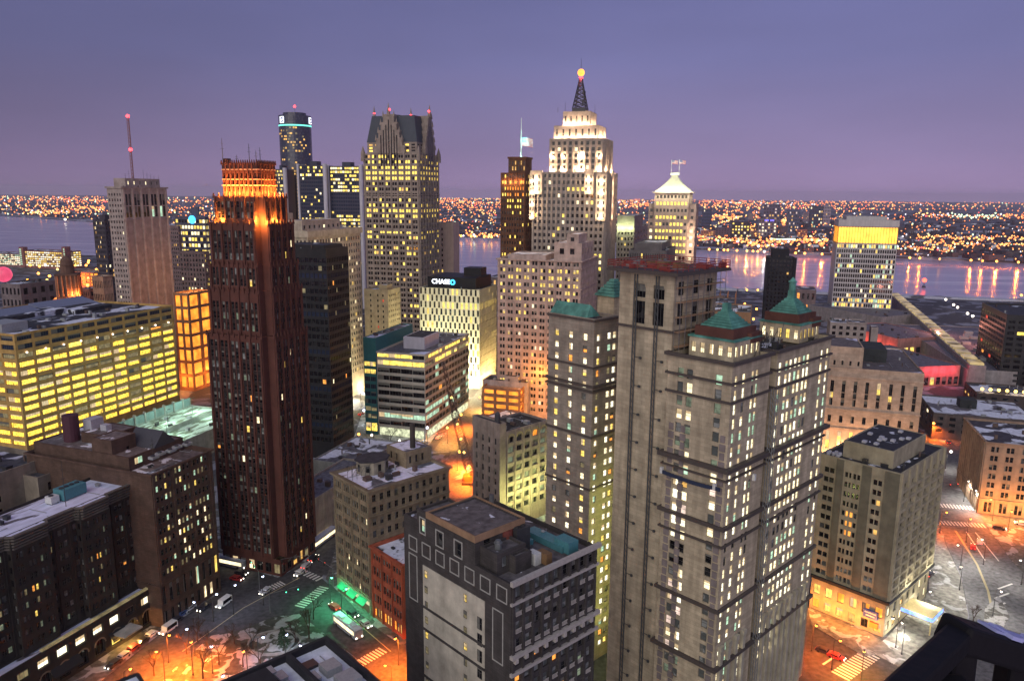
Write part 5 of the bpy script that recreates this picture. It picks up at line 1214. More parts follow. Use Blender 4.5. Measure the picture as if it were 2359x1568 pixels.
for t in (.06, .36, .44, .74, .94): lamp('floodlight', (m1x0 - 1.2, m1y0 + (m1y1 - m1y0) * t, zT + 1.5), 6000, WL, b.root, .4); lamp('floodlight', (m1x0 - 1.2, m1y0 + (m1y1 - m1y0) * t, zT + 9), 3600, WL, b.root, .4)
for t in (.2, .8): lamp('floodlight', (m1x0 + (m1x1 - m1x0) * t, m1y0 - 1.2, zT + 1.5), 6000, WL, b.root, .4)
# projecting corner pavilions, lit from balconies below
for (y0_, y1_, lo) in ((-.8, 5.4, 26), (7.2, 12.5, 11), (D - 6.5, D + .8, 11), (D - 2.0, D + 1.2, 26)):
    q = MB(); q.box(-1.6, .02, y0_, y1_, zT - lo - 2, zT + .8 if lo < 20 else zT - .8); b.part('pavilion', q, LS)
    q = MB(); nn_ = max(2, int((y1_ - y0_) / 2.6))
    for zz_ in range(int(lo / 3.6)):
        for kk_ in range(nn_): yy_ = y0_ + (y1_ - y0_) * (kk_ + .5) / nn_; q.box(-1.66, -1.58, yy_ - .5, yy_ + .5, zT - lo + zz_ * 3.6, zT - lo + 2 + zz_ * 3.6)
    b.part('pavilion_window', q, glass(), each=True)
    for h_ in ((2, 8) if lo < 20 else (2, 9, 16, 22)): lamp('floodlight', (-3.0, (y0_ + y1_) / 2, zT - lo + h_ - 1.5), 2600, (1, .70, .38), b.root, .3)
for t in (.35,): 
    q = MB(); q.box(W * t, W * t + 6, -1.4, .02, zT - 28, zT + .3); b.part('pavilion', q, LS)
    for h_ in (2, 9, 16, 22): lamp('floodlight', (W * t + 3, -3, zT - 28 + h_), 1500, (1, .6, .34), b.root, .3)
q = MB(); px_, py_ = (m3[0] + m3[1]) / 2, (m3[2] + m3[3]) / 2; zo = zloc(168, px_, py_); q.box(px_ - 4, px_ + 4, py_ - 4, py_ + 4, z3_ - .4, z3_ + 2.5); b.part('mast_base', q, plain('dark_metal', (.06, .06, .065), .5, .5))
q = MB(); h0 = z3_ + 2; H_ = zo - 3 - h0; N_ = 8
for k in range(N_):
    a_, c_ = k / N_, (k + 1) / N_; ra, rc = 3.3 * (1 - a_) + .6, 3.3 * (1 - c_) + .6
    C = [(px_ + sx_ * ra, py_ + sy_ * ra, h0 + H_ * a_) for sx_, sy_ in ((-1, -1), (1, -1), (1, 1), (-1, 1))]; E_ = [(px_ + sx_ * rc, py_ + sy_ * rc, h0 + H_ * c_) for sx_, sy_ in ((-1, -1), (1, -1), (1, 1), (-1, 1))]
    for i in range(4): q.tube(C[i], E_[i], .28); q.tube(C[i], E_[(i + 1) % 4], .17); q.tube(C[(i + 1) % 4], E_[i], .17); q.tube(E_[i], E_[(i + 1) % 4], .2)
for k in range(14):
    r = random.Random(k); z_ = h0 + H_ * r.uniform(.05, .6); s_ = r.choice((-1, 1)); q.box(px_ + s_ * 3.4 * (1 - (z_ - h0) / H_) - .5, px_ + s_ * 3.4 * (1 - (z_ - h0) / H_) + .5, py_ - 2.6, py_ - 1.8, z_, z_ + 1.3)
b.part('lattice_mast', q, plain('mast_steel', (.055, .05, .06), .5, .4))
q = MB(); q.ball((px_, py_, zo), 2.1, n1=16, n2=10); b.part('beacon_ball', q, glow('beacon_ball', (1, .34, .05), 2.2, .85, 1.15, .4)); q = MB(); q.ball((px_, py_, zo - 2.9), 1.2); b.part('beacon', q, glow('beacon_red', (1, .04, .05), 6)); antenna(b, px_, py_, zo + 2.5, 5.5, .14); lamp('beacon_light', (px_, py_, zo - 4), 2500, (1, .1, .1), b.root, 1)
for (x, y, h) in ((m3[0] + 1, m3[3] - 1, 6), (m3[1] - 1, m3[2] + 1, 6), (m2[0] + 1, m2[3] - 2, 3)): antenna(b, x, y, z3_ - .4, h, .12)
b.done(); PB = b
# ---- dark tower with flag pole
b = Bld('office_tower', 'dark brown narrow tower with amber lit crown, green lit flagpole and many yellow windows', 'skyscraper', (1210, 398), Y=500, a=18, xl=1153, xr=1226, mat=wall('brown_terracotta', (.13, .06, .04)), roof=snowy('black_roof', .1))
zT = b.top; W, D = b.W, b.D; n = 35; fl = (zT - 3) / n; zs = [(3 + fl * k + .7, 3 + fl * k + 2.6) for k in range(n)]
def fg(i, j):
    r = random.Random(i * 5 + j * 31).random(); pr = {33: .6, 32: .9, 31: .9, 30: .6, 29: .6, 21: .7, 20: .2, 19: .7, 18: .9, 17: .85, 16: .2, 15: .7, 14: .8, 12: .4, 11: .3, 10: .7, 8: .5}.get(j, .12)
    return ('O' if j > 30 and i > 1 else 'Y') if r < pr else 'D'
b.tier(0, W, 0, D, 0, zT, R=dict(xs=cols(W, 3, .5, .6), zs=zs, f=fg, style='N', pier=(.7, .4)), L=dict(xs=cols(D, 6, .5, .6, 2, .5) if 0 else cols(D, 9, .5, .6), zs=zs, f=fg, style='N', pier=(.7, .4)), par=.5)
zc = b.zy(362, W * .3, D * .2)
b.tier(W * .1, W, .5, D * .72, zT - .5, zc, L=dict(xs=cols(D * .72 - .5, 6, .4), zs=rows(zT + 1, zc - 2, 2, .7), f=lit(4, .3, 'a', 'K'), style='N'), par=.5); b.band(W * .1, W, .5, D * .72, zc - 1.2, 1.2, .5)
for k in range(4): lamp('floodlight', (-1.2, D * (.15 + .22 * k), zT - 6), 1500, (1, .42, .1), b.root, .3)
q = MB(); fx, fy = W * .5, D * .33; zt = b.zy(272, fx, fy); q.tube((fx, fy, zc - .6), (fx, fy, zt), .42, .2, 8); b.part('flagpole', q, plain('pole_white', (.75, .8, .75), .5))
lamp('pole_light', (fx - 2.6, fy - 2.6, zc + 1.0), 2600, (.45, 1, .8), b.root, .3); lamp('pole_light', (fx - 2.4, fy - 2.4, zc + 12), 1500, (.45, 1, .8), b.root, .3)
b.done(); GB = b
def flag(loc, w_, h_, rz, label, group=None, s=1.0):
    m, t, bs = _new('flag_cloth'); n = t.nodes.new; l = t.links.new; c = n('ShaderNodeUVMap'); 
    me = bpy.data.meshes.new('flag'); nx, nz_ = 18, 13; V = []; F = []
    for j in range(nz_ + 1):
        for i in range(nx + 1):
            u = i / nx; V.append((w_ * u, .5 * s * math.sin(u * 7 + j * .18) * (u ** .6), h_ * (j / nz_) - h_ * .35 * u * u * .6))
    for j in range(nz_):
        for i in range(nx): k = j * (nx + 1) + i; F.append((k, k + 1, k + nx + 2, k + nx + 1))
    me.from_pydata(V, [], F)
    for mt in (plain('flag_red', (.5, .05, .06), .7), plain('flag_white', (.75, .75, .8), .7), plain('flag_blue', (.03, .07, .3), .7)): me.materials.append(mt)
    for p in me.polygons:
        j, i = divmod(p.index, nx); p.material_index = 2 if (i < nx * .4 and j > 5) else (0 if j % 2 == 0 else 1)
        if i < nx * .4 and j > 5 and (i + j) % 2 == 0 and j % 2: p.material_index = 1
    o = bpy.data.objects.new('flag', me); COL.objects.link(o); o.location = loc; o.rotation_euler = (0, 0, rz); tag(o, label, 'flag', group)
    md = o.modifiers.new('solid', 'SOLIDIFY'); md.thickness = .06; return o
P0 = GB.wp(fx, fy, 0); zf = GB.zy(337, fx, fy); flag((P0.x + .5, P0.y, zf), 7.2, 5.4, math.radians(-14), 'large striped flag blowing right from the green lit pole on the dark brown tower')
# ---- pyramid roofed tower
b = Bld('office_tower', 'stone office tower with brightly lit white pyramid roof, yellow windows and two small flags', 'skyscraper', (1588, 444), Y=500, a=18, xl=1508, W=24, mat=wall('rose_granite', (.42, .31, .28)), roof=snowy('dime_roof', .5))
zT = b.top; W, D = b.W, b.D; n = 28; fl = (zT - 3) / n; zs = [(3 + fl * k + .8, 3 + fl * k + 2.8) for k in range(n)]
def fj(i, j):
    r = random.Random(i * 5 + j * 37).random(); pr = {27: 0, 26: 1, 25: .05, 24: .8, 23: .85, 22: .85, 21: .8, 20: .95, 19: .9, 18: .5, 17: .45, 16: .4, 15: .5, 14: .3}.get(j, .15)
    return ('Y' if j > 18 else 'w') if r < pr else 'K'
b.tier(0, W, 0, D, 0, zT, R=dict(xs=cols(W, 6, .5, 1), zs=zs, f=lit(3, .1, 'w', 'K'), style='N'), L=dict(xs=cols(D, 9, .62, .8), zs=zs, f=fj, style='N'), par=.5)
for (y0_, y1_) in ((-4.5, .0), (D, D + 4.0)):
    zz = b.zy(470, 0, 0); b.tier(2.0, W - 2, y0_, y1_, 0, zz, L=dict(xs=[(1.2, 3.0)], zs=[q for q in zs if q[1] < zz - 1], f=lit(3, .4, 'w', 'K'), style='N'), R=dict(xs=cols(W - 4, 5, .4), zs=[q for q in zs if q[1] < zz - 1], f=lit(4, .2, 'w', 'K'), style='N') if y0_ < 0 else None, par=.4)
q = MB(); zr = b.zy(404, W / 2, D / 2); K = 8; cx, cy = W / 2, D / 2
for k in range(K):      # concave hipped roof
    f0 = lambda t: (1 - t) ** 1.35; a_, c_ = k / K, (k + 1) / K; h0_, h1_ = zT + (zr - zT) * a_, zT + (zr - zT) * c_
    s0, s1 = .16 + .9 * f0(a_), .16 + .9 * f0(c_); q.frustum(cx, cy, h0_, h1_, W / 2 * s0, D / 2 * s0, W / 2 * s1, D / 2 * s1)
b.part('pyramid_roof', q, wall('pale_metal_roof', (.62, .62, .50), .5, .1, course=0)); q = MB(); q.box(cx - 2.2, cx + 2.2, cy - 2.8, cy + 2.8, zr, zr + 1.6); b.part('roof_cap', q, plain('pole_white', (.75, .8, .75), .5))
b.band(0, W, 0, D, zT - .3, .6, 1.3)
for k in range(6): lamp('floodlight', (-4.5, D * (k + .5) / 6, zT + 3.0), 2600, (1, 1, .62), b.root, .4)
for k in range(3): lamp('floodlight', (W * (k + .5) / 3, -4.5, zT + 3.0), 2600, (1, 1, .62), b.root, .4)
for h_ in (0, 6, 12, 18): lamp('floodlight', (-1.2, -2.0, zT - 40 + h_), 900, (1, .75, .45), b.root, .3)
for s_ in (-1.6, 1.6):
    q = MB(); q.tube((cx, cy + s_ * 1.6, zr + 1.6), (cx, cy + s_ * 1.6, zr + 10), .14); b.part('flagpole', q, plain('pole_white', (.75, .8, .75), .5))
    P0 = b.wp(cx, cy + s_ * 1.6, 0); flag((P0.x + .2, P0.y, zr + 7.4), 3.9, 2.4, math.radians(-8), 'small flag on the %s pole above the white pyramid roof' % ('left' if s_ > 0 else 'right'), 'flags on the pyramid roof', .6)
b.done()
b = Bld('office_block', 'grey stepped stone block with green lit upper pavilion between stepped skyscraper and pyramid tower', 'building', (1462, 500), Y=560, a=18, xl=1421, xr=1500, mat=LS, roof=snowy('dime_roof', .5))
zT = b.top; b.tier(0, b.W, 0, b.D, 0, zT - 8, R=dict(xs=cols(b.W, 6, .4, 1), zs=rows(5, zT - 10, 24, .5), f=lit(3, .06, 'y', 'K'), style='N'), L=dict(xs=cols(b.D, 5, .45, .6), zs=rows(5, zT - 10, 24, .5), f=lit(4, .1, 'y', 'K'), style='N')); b.tier(1, b.W * .5, .5, b.D, zT - 9, zT + 1, par=.3)
for k in range(4): lamp('floodlight', (-2.0, b.D * (k + .5) / 4, zT - 7.5), 1500, (.8, 1, .45), b.root, .3)
b.done()
b = Bld('office_block', 'long dark low block with snow streaked roof behind the red railed hotel roof', 'building', (1535, 578), Y=440, a=18, xl=1448, xr=1556, mat=wall('dark_stone', (.12, .11, .12)), roof=snowy('dark_b_roof', .3))
zT = b.top; b.tier(0, b.W, 0, b.D, 0, zT, L=dict(xs=cols(b.D, 16, .6, .6), zs=rows(10, zT - 1, 18, .6), f=lit(4, .04, 'y', 'K'), style='N')); b.tier(1, b.W - 1, 3, b.D - 3, zT - .6, zT + 4, par=.3); b.done()
# ---- riverfront cylinder tower and its slabs
b = Bld('hotel_tower', 'round dark glass tower with teal lit ring and white lit square emblem near the top', 'skyscraper', (678, 268), Y=900, a=18, W=30, D=30, mat=wall('blue_glass_wall', (.05, .055, .085), .25, .2))
R_ = (714 - 643) / 2 / 1782 * 905 * 1.0; Pc = pY(678.5, 268, 905); b.P = Vector((Pc.x, Pc.y, 0)); b.root.location = b.P; b.root.rotation_euler = (0, 0, 0); b.rz = 0; b.a = math.pi / 2; b.r = Vector((1, 0, 0)); b.l = Vector((0, 1, 0)); zt = Pc.z
GLB = glass('tower_glass', (.05, .055, .09), .22, .03)
q = MB(); q.cyl(0, 0, 0, zt - 12, R_, R_, 40); b.part('glass_drum', q, GLB); q = MB(); q.cyl(0, 0, zt - 10.5, zt, R_, R_, 40); b.part('crown_drum', q, GLB)
q = MB(); q.cyl(0, 0, zt - 12, zt - 10.5, R_ * 1.012, R_ * 1.012, 40); b.part('lit_ring', q, glow('ring_teal', (.18, .95, .72), 1.4, .9, 1.1)); q = MB(); q.cyl(0, 0, zt, zt + 3.2, R_ * .72, R_ * .72, 20); b.part('roof_drum', q, GLB)
antenna(b, 1, -2, zt + 3, 7, .2); q = MB(); q.ball((1, -2, zt + 10.5), 1.5); b.part('beacon', q, glow('beacon_red', (1, .04, .05), 6))
def oncyl(ang, z, w_, h_, mats, name, rr=1.01):
    c_ = Vector((math.sin(ang) * R_ * rr, -math.cos(ang) * R_ * rr, z)); t = Vector((math.cos(ang), math.sin(ang), 0)) * w_ / 2; u = Vector((0, 0, h_ / 2)); q = MB(); q.quad(c_ - t - u, c_ + t - u, c_ + t + u, c_ - t + u); return b.part(name, q, mats)
for ang in (-.62, 1.45):
    oncyl(ang, zt - 5.4, 6.6, 7, glow('sign_white', (.85, .9, 1), 3.2), 'emblem_border', 1.012); oncyl(ang, zt - 5.4, 4.9, 5.3, plain('emblem_blue', (.01, .02, .25), .5), 'emblem_field', 1.022)
    c_ = Vector((math.sin(ang) * R_ * 1.03, -math.cos(ang) * R_ * 1.03, zt - 5.2)); t = Vector((math.cos(ang), math.sin(ang), 0)); nrm = Vector((math.sin(ang), -math.cos(ang), 0))
    text_mesh('gm', 3.2, .05, glow('sign_white', (.85, .9, 1), 3.2), 'emblem_lettering', b.root, Matrix(((t.x, 0, nrm.x, c_.x), (t.y, 0, nrm.y, c_.y), (0, 1, 0, c_.z), (0, 0, 0, 1))))
for k in range(70):
    r = random.Random(k * 3); ang = r.gauss(.1, .55); z = zt - 14 - abs(r.gauss(0, 40)); z = zt - 14 - round((zt - 14 - z) / 3.2) * 3.2
    if abs(ang) < 1.4 and z > 60: oncyl(ang, z, 2.0, 1.9, gm(r.choice('aaadd')), 'window')
q = MB(); q.box(R_ * .25, R_ * .8, -R_ - 5, -R_ + 4, 0, zt - 55); b.part('lift_tower', q, GLB)
for k in range(28):
    for x in (-.2,): q = MB(); q.box(R_ * .32, R_ * .6, -R_ - 5.15, -R_ - 5.0, 40 + k * 4, 42.2 + k * 4); b.part('window', q, gm('a'))
b.wins = []; b.walls = MB(); b.done()
def slab(F, Y, xl, xr, label, seed, force, keys='yYw'):
    b = Bld('office_tower', label, 'office tower', F, Y=Y, a=104, W=30, D=22, mat=wall('slab_dark_blue', (.045, .05, .085), .4, .2), roof=snowy('black_roof', .1))
    b.W = b.sx(xr) if 0 else (xr - xl) / 1782 * Y / .96; zT = b.top; n = int((zT - 10) / 3.9); zs = [(zT - 3.4 - 3.9 * k, zT - 1.2 - 3.9 * k) for k in range(n)][::-1]; force = {n - 1 - k: v for k, v in force.items()}
    b.tier(0, b.W, 0, b.D, 0, zT, R=dict(xs=cols(b.W, 12, .88, 1.6), zs=zs, f=lit(seed, .12, keys, 'B', .1, force), style='N', depth=.2), L=dict(xs=cols(b.D, 6, .8, 1), zs=zs, f=lit(seed + 1, .08, keys, 'B'), style='N', depth=.2), par=.5)
    q = MB(); q.cyl(b.W + .6, 1, 0, zT + 1.5, 2.3, 2.3, 12); q.cyl(-1.0, 1, 0, zT + 1.5, 1.6, 1.6, 12); b.part('corner_shaft', q, wall('pale_shaft', (.55, .52, .6), .5, .1), each=True)
    b.tier(b.W * .35, b.W * .62, 6, 16, zT - .5, zT + 4.5, par=.2); antenna(b, b.W * .7, 8, zT, 7); b.done(); return b
slab((687, 381), 840, 687, 748, 'dark glass slab tower just right of the round tower, behind the red deco tower', 3, {0: .3, 1: .4, 2: .5, 6: .15, 12: .5, 13: .3, 14: .6, 15: .7, 16: .75, 17: .7, 18: .8, 19: .75, 20: .7})
slab((757, 383), 840, 757, 831, 'dark glass slab tower with bright yellow upper floors, left of the gothic gabled tower', 7, {0: .85, 1: .8, 2: .6, 3: .75, 4: .3, 5: .9, 6: .9, 7: .02, 8: .02, 9: .02, 10: .02, 11: .02, 12: .02, 13: .6, 14: .8, 15: .6, 16: .5, 17: .5, 18: .3, 19: .6})
slab((628, 390), 860, 628, 655, 'dark glass slab tower mostly hidden behind the deco crown and the round tower', 9, {k: .55 for k in range(22)})
# ---- tower with mast, left
MT = wall('mauve_stone', (.38, .305, .285), streak=.3)
b = Bld('office_tower', 'tall mauve stone tower with blank ribbed side and red lit lattice mast, left', 'skyscraper', (279, 430), Y=480, a=18, xl=245, xr=383, mat=MT, roof=snowy('black_roof', .1))
zT = b.top; W, D = b.W, b.D; n = 36; fl = (zT - 6) / n; zs = [(3 + fl * k + .7, 3 + fl * k + 2.3) for k in range(n)]
b.tier(0, W, 0, D, 0, zT, L=dict(xs=cols(D, 5, .45, .5), zs=zs, f=lambda i, j: 'K' if j > 28 else 'w' if random.Random(i + j * 7).random() < .05 else 'D', style='N'), R=dict(xs=cols(W, 5, .68, 1.0, 2, .5), zs=[(zT - 19, zT - 12.2), (zT - 11.6, zT - 4.5)], f=lambda i, j: 'g' if (i in (6, 7, 8) and j == 0 and i % 2 == 0) else 'K', style='M2'), par=.8)
q = MB(); 
for k in range(6): x = .4 + (W - 2.2) * k / 5; q.box(x, x + 1.3, -.55, .02, 0, zT - 1)
b.part('pilaster', q, wall('pale_rib', (.52, .42, .38)), each=True); b.band(0, W, 0, D, zT - 1, 1.0, .8); b.band(0, W, 0, D, zT - 21, .8, .5)
b.tier(5, W - 4, 1.5, D - 1, zT - .8, zT + 5.2, R=dict(xs=cols(W - 9, 6, .2), zs=[(zT + 1.4, zT + 3.4)], f=lit(3, .5, 'w', 'K'), style='N'), par=.3)
q = MB(); r3 = random.Random(4)
for zz, xx in ((zT - 26, 26), (zT - 30, 26), (zT - 33, 26), (zT - 36, 26), (zT - 78, 30)):
    pass
mx, my = W * .42, D * .5; zt = b.zy(266, mx, my); q = MB(); h0 = zT + 4.8; H_ = zt - h0; lean = -1.0
for k in range(18):
    a_, c_ = k / 18, (k + 1) / 18; r_ = .75
    C = [(mx + r_ * math.cos(t) , my + r_ * math.sin(t), h0 + H_ * a_) for t in (0, 2.09, 4.19)]; E_ = [(mx + r_ * math.cos(t), my + r_ * math.sin(t), h0 + H_ * c_) for t in (0, 2.09, 4.19)]
    for i in range(3): q.tube(C[i], E_[i], .16); q.tube(C[i], E_[(i + 1) % 3], .11)
b.part('lattice_mast', q, plain('mast_red', (.28, .12, .12), .6))
for py_ in (268, 345): q = MB(); q.ball((mx, my, b.zy(py_, mx, my)), 1.1); b.part('beacon', q, glow('beacon_red', (1, .04, .05), 6))
for (x, h) in ((7, 4), (10, 6), (13, 3), (22, 7), (25, 5), (W - 3, 9), (28, 4), (31, 3)): antenna(b, x, 3, zT + 4.5 if x < W - 4 else zT - .8, h, .1)
b.done()
# ---- smaller towers near it
def simple(label, F, Y, a, xl, xr, col, nR, nL, n, p, keys, name='office_block', cat='building', W=None, D=None, dark='D', z=None, roof=None, force=None, rv=.15, frac=.5, zt=None, nwin=100, dx=None):
    b = Bld(name, label, cat, F, Y=Y, z=z, a=a, xl=xl, xr=xr, W=W, D=D, mat=wall('wall_%02x%02x%02x' % tuple(int(c * 255) for c in col), col), roof=roof or snowy('far_roof', .45, (.06, .06, .07), .08)); zT = b.top; b.nwin = nwin
    zs = rows(3, zT - 1.2, n, .55); b.tier(0, b.W, 0, b.D, 0, zT, R=dict(xs=cols(b.W, nR, frac, .4), zs=zs, f=lit(len(BLD), p, keys, dark, rv, force), style='N', depth=.25) if nR else None, L=dict(xs=cols(b.D, nL, frac, .4), zs=zs, f=lit(len(BLD) + 50, p, keys, dark, rv, force), style='N', depth=.25) if nL else None, par=.7)
    return b
b = simple('dark slab block left of the tall mauve tower with a few amber windows', (240, 506), 700, 18, 213, None, (.07, .06, .08), 6, 9, 22, .12, 'aaw', W=22, dark='K'); b.tier(3, 12, 2, 9, b.top - 1, b.top + 4, par=.2); b.done()
b = simple('cream five storey block with lit cornice left of the mauve tower foot', (236, 637), 560, 18, 211, 258, (.52, .36, .27), 6, 6, 6, .04, 'w', roof=snowy('dime_roof', .5)); b.band(0, b.W, 0, b.D, b.top - .5, .6, .6); b.done()

b = simple('blue lit office tower with yellow banded floors between mauve tower and deco tower', (472, 500), 640, 18, 402, 480, (.09, .09, .14), 5, 10, 20, .75, 'yYw', dark='K', force={k: .12 for k in range(8)}, frac=.8)
b.tier(2, b.W - 1, 8, b.D * .5, b.top - 1, b.top + 8, par=.2); q = MB(); q.cyl(0, 0, 0, .6, 3.4, 3.4, 20); o = b.part('lit_emblem', q, glow('emblem_blue_glow', (.05, .45, 1), 2.6, .9, 1.1)); o.rotation_euler = (0, math.radians(-90), 0); o.location = (-.1, b.D * .42, b.top - 2.4); b.done()
b = simple('grey brown ribbed apartment block in front of the blue lit office tower', (470, 580), 560, 18, 412, 482, (.17, .13, .14), 4, 8, 22, .13, 'yw', force=None); b.done()
b = simple('dull mauve slab right behind the tall mauve tower, horizontal bands', (410, 520), 610, 18, 386, 416, (.20, .14, .15), 3, 5, 30, .03, 'a'); b.done()
# orange lit parking structure
GAR = wall('garage_concrete', (.30, .16, .10))
def garage(F, Y, a, xl, xr, label, n, z=None, W=None, D=None, key='O'):
    b = Bld('parking_garage', label, 'parking garage', F, Y=Y, z=z, a=a, xl=xl, xr=xr, W=W, D=D, mat=GAR, roof=snowy('garage_deck', .25, (.3, .2, .14), .1)); zT = b.top
    zs = [(1 + (zT - 2) / n * k + 1.2, 1 + (zT - 2) / n * (k + 1) - .5) for k in range(n)]; f = lambda i, j: key
    b.tier(0, b.W, 0, b.D, 0, zT, R=dict(xs=cols(b.W, max(2, int(b.W / 7)), .8, .4), zs=zs, f=f, style='N', depth=1.0), L=dict(xs=cols(b.D, max(2, int(b.D / 7)), .8, .4), zs=zs, f=f, style='N', depth=1.0), par=1.0)
    return b
b = garage((432, 676), 470, 18, 398, 484, 'brightly orange lit parking garage between ochre office and red deco tower', 7)
for (x, y) in ((-6, 6), (10, -8), (26, -9)): lamp('floodlight', (x, y, 8), 8000, (1, .3, .04), b.root, 1)
for k in range(3): lamp('floodlight', (6 + 12 * k, 6, b.top + 5), 5000, (1, .4, .06), b.root, 1)
b.done()
b = garage((1198, 897), None, 18, 1196, 1290, 'orange lit parking garage beside the lime windowed tower, centre', 5, z=22, D=22)
b = b; b.done()
Q = b.wp(0, 0, 0)
b2 = Bld('stair_tower', 'small pink stair tower on top of the orange lit parking garage, centre', 'building', (1242, 835), z=31, a=18, W=8, D=7, mat=wall('pink_render', (.55, .3, .25))); b2.tier(0, 8, 0, 7, 0, b2.top, L=dict(xs=[(4.5, 6.5)], zs=[(24, 28)], f=ALL('O'), style='N')); b2.done()
for k, (px, py) in enumerate(((1215, 880), (1240, 872), (1225, 905))):
    p = pz(px, py, 27); lamp('deck_lamp', (p.x, p.y, 29), 6500, (1, .38, .05), None, .6).name = 'deck_lamp'
for k, (px, py) in enumerate(((1195, 960), (1225, 985), (1250, 965))):
    p = pz(px, py, 2); lamp('deck_lamp', (p.x, p.y, 8), 9000, (1, .38, .05), None, .6)
b = simple('low stained grey block with black parapet between office and orange garage, centre', (1215, 882), None, 18, 1112, 1230, (.36, .32, .34), 0, 0, 2, 0, 'y', z=24, D=None, roof=snowy('stain_roof', .25, (.04, .035, .04), .12)); b.tier(2, 8, 6, 14, b.top - .7, b.top + 2.5, par=.2); b.done()
b = simple('low brick block with snowy flat roof and three roof hatches in front of stained block', (1188, 975), None, 40, 1082, 1205, (.30, .17, .12), 4, 5, 2, .15, 'w', z=17, W=16, D=20, roof=snowy('clean_snow', .93, (.1, .1, .12), .1))
P0 = pz(1190, 962, 17); 
q = MB()
for (x, y) in ((4, 5), (4, 10), (9, 4)): q.box(x, x + 2.6, y, y + 2.4, b.top - .7, b.top + .6)
b.part('roof_hatch', q, plain('slate_dark', (.05, .05, .065), .6), each=True); b.done()
# ---- right side: amber topped tower
WM = wall('white_mullion', (.50, .47, .49), .5, .1)
b = Bld('hotel_tower', 'slab tower with a bright amber lit band under its flat top, right by the river', 'skyscraper', (1932, 506), Y=780, a=106, W=54, D=34, mat=WM, roof=snowy('black_roof', .1))
b.W = 123 / 1782 * 790 / .97; W = b.W; D = 36; b.D = D; zT = b.top; n = 18
zt_ = zT - 24; zs = [(zt_ - 5.0 * k - 4.0, zt_ - 5.0 * k - .6) for k in range(n) if zt_ - 5 * k - 4 > 1][::-1]; n = len(zs)
fam = {n - 1: .55, n - 2: .05, n - 3: .1, n - 4: .12, n - 5: .2, n - 6: .2, n - 7: .2, n - 8: .05, n - 9: .15, n - 10: .1, n - 11: .25, n - 12: .7, n - 13: .55, n - 14: .5, n - 15: .4}
b.tier(0, W, 0, D, 0, zT - 24, R=dict(xs=cols(W, 26, .72, .5), zs=zs, f=lit(3, .1, 'yYwagY', 'K', 0, fam), style='N', depth=.3), L=None, roof=False)
b.tier(1.2, W - 1.2, 1.2, D - 1.2, zT - 24, zT - 6.5, roof=False); b.tier(0, W, 0, D, zT - 6.5, zT, par=.8)
q = MB(); q.box(.9, W - .9, .85, 1.18, zT - 23, zT - 7.5); q.box(.85, 1.18, 1.2, D - 1, zT - 23, zT - 7.5); b.part('lit_screen', q, glow('amber_screen', (1, .42, .04), 2.6, .6, 1.1, .12))
q = MB()
for k in range(22): x = .4 + (W - .8) * k / 21; q.box(x - .14, x + .14, .3, .8, zT - 24, zT - 6.5)
for k in range(7): y = .4 + (D - .8) * k / 6; q.box(.3, .8, y - .14, y + .14, zT - 24, zT - 6.5)
b.part('mullion', q, wall('amber_metal', (.5, .3, .1)), each=True); b.tier(8, W - 10, 8, D - 8, zT - .8, zT + 3.5, par=.2); b.done()
b = simple('slim dark tower with rounded corners and grey rooftop block, beside the river', (1768, 592), 560, 104, None, None, (.022, .022, .03), 7, 4, 26, .05, 'aao', name='apartment_tower', W=19, D=18, dark='K')
b.tier(3, 15, 3, 13, b.top - .7, b.top + 6, par=.2); q = MB()
for (x, y) in ((0, 0), (19, 0)): q.cyl(x, y, 0, b.top, 1.3, 1.3, 12)
b.part('corner_shaft', q, b.mat, each=True); b.done()
# ---- courthouse and neighbours
b = Bld('courthouse', 'monumental pink stone courthouse with tall dark window slots and snowy roof, right', 'courthouse', (1878, 842), z=44, a=108, W=60, D=48, mat=wall('court_stone', (.46, .34, .27), course=1.0, streak=.2), roof=snowy('court_roof', .38, (.10, .085, .09), .06, (.75, .75, 1.0), seed=18))
b.W = b.sx(2129); W = b.W; D = 62; b.D = D; zT = b.top
xs = cols(W, 9, .3, .5)
def fcr(i, j):
    r = random.Random(i * 7 + j * 3).random()
    if j in (3, 4): return 'y' if r < .4 else 'K'
    return 'Y' if (j == 0 and r < .5) else 'K'
b.tier(0, W, 0, D, 0, zT, R=dict(xs=xs, zs=[(3, 12), (16.5, 20), (25, 28.5), (28.7, 31.5), (31.7, 37.5)], f=fcr, style='M2', depth=.8), par=.6)
for zz in (13.5, 23.0, 39.2): b.band(0, W, 0, D, zz, .5, .4)
b.tier(-4, W * .44, 1.2, 30, zT - .6, b.zy(795, 1, 1), R=dict(xs=cols(W * .44 + 4, 7, .26), zs=[(zT + 1, zT + 3.2)], f=ALL('K'), style='N'), par=.4)
q = MB(); q.box(W * .46, W * .72, 22, 44, zT - .6, zT + 6); b.part('plant_room', q, wall('black_plant', (.04, .045, .05)));
for k in range(5): lamp('floodlight', (W * (.1 + .2 * k), -7, 3), 6000, (1, .5, .2), b.root, .4)
b.done()
b = simple('small stone block with square windows between green roof cap and amber topped tower', (1912, 742), 470, 108, None, None, (.35, .29, .28), 5, 0, 12, .0, 'y', W=21, D=20, dark='K'); b.tier(24, 28, 2, 10, 0, b.top - 2, par=.2); b.tier(10, 21, 0, 8, b.top - .7, b.top + .8, par=.1); b.done()
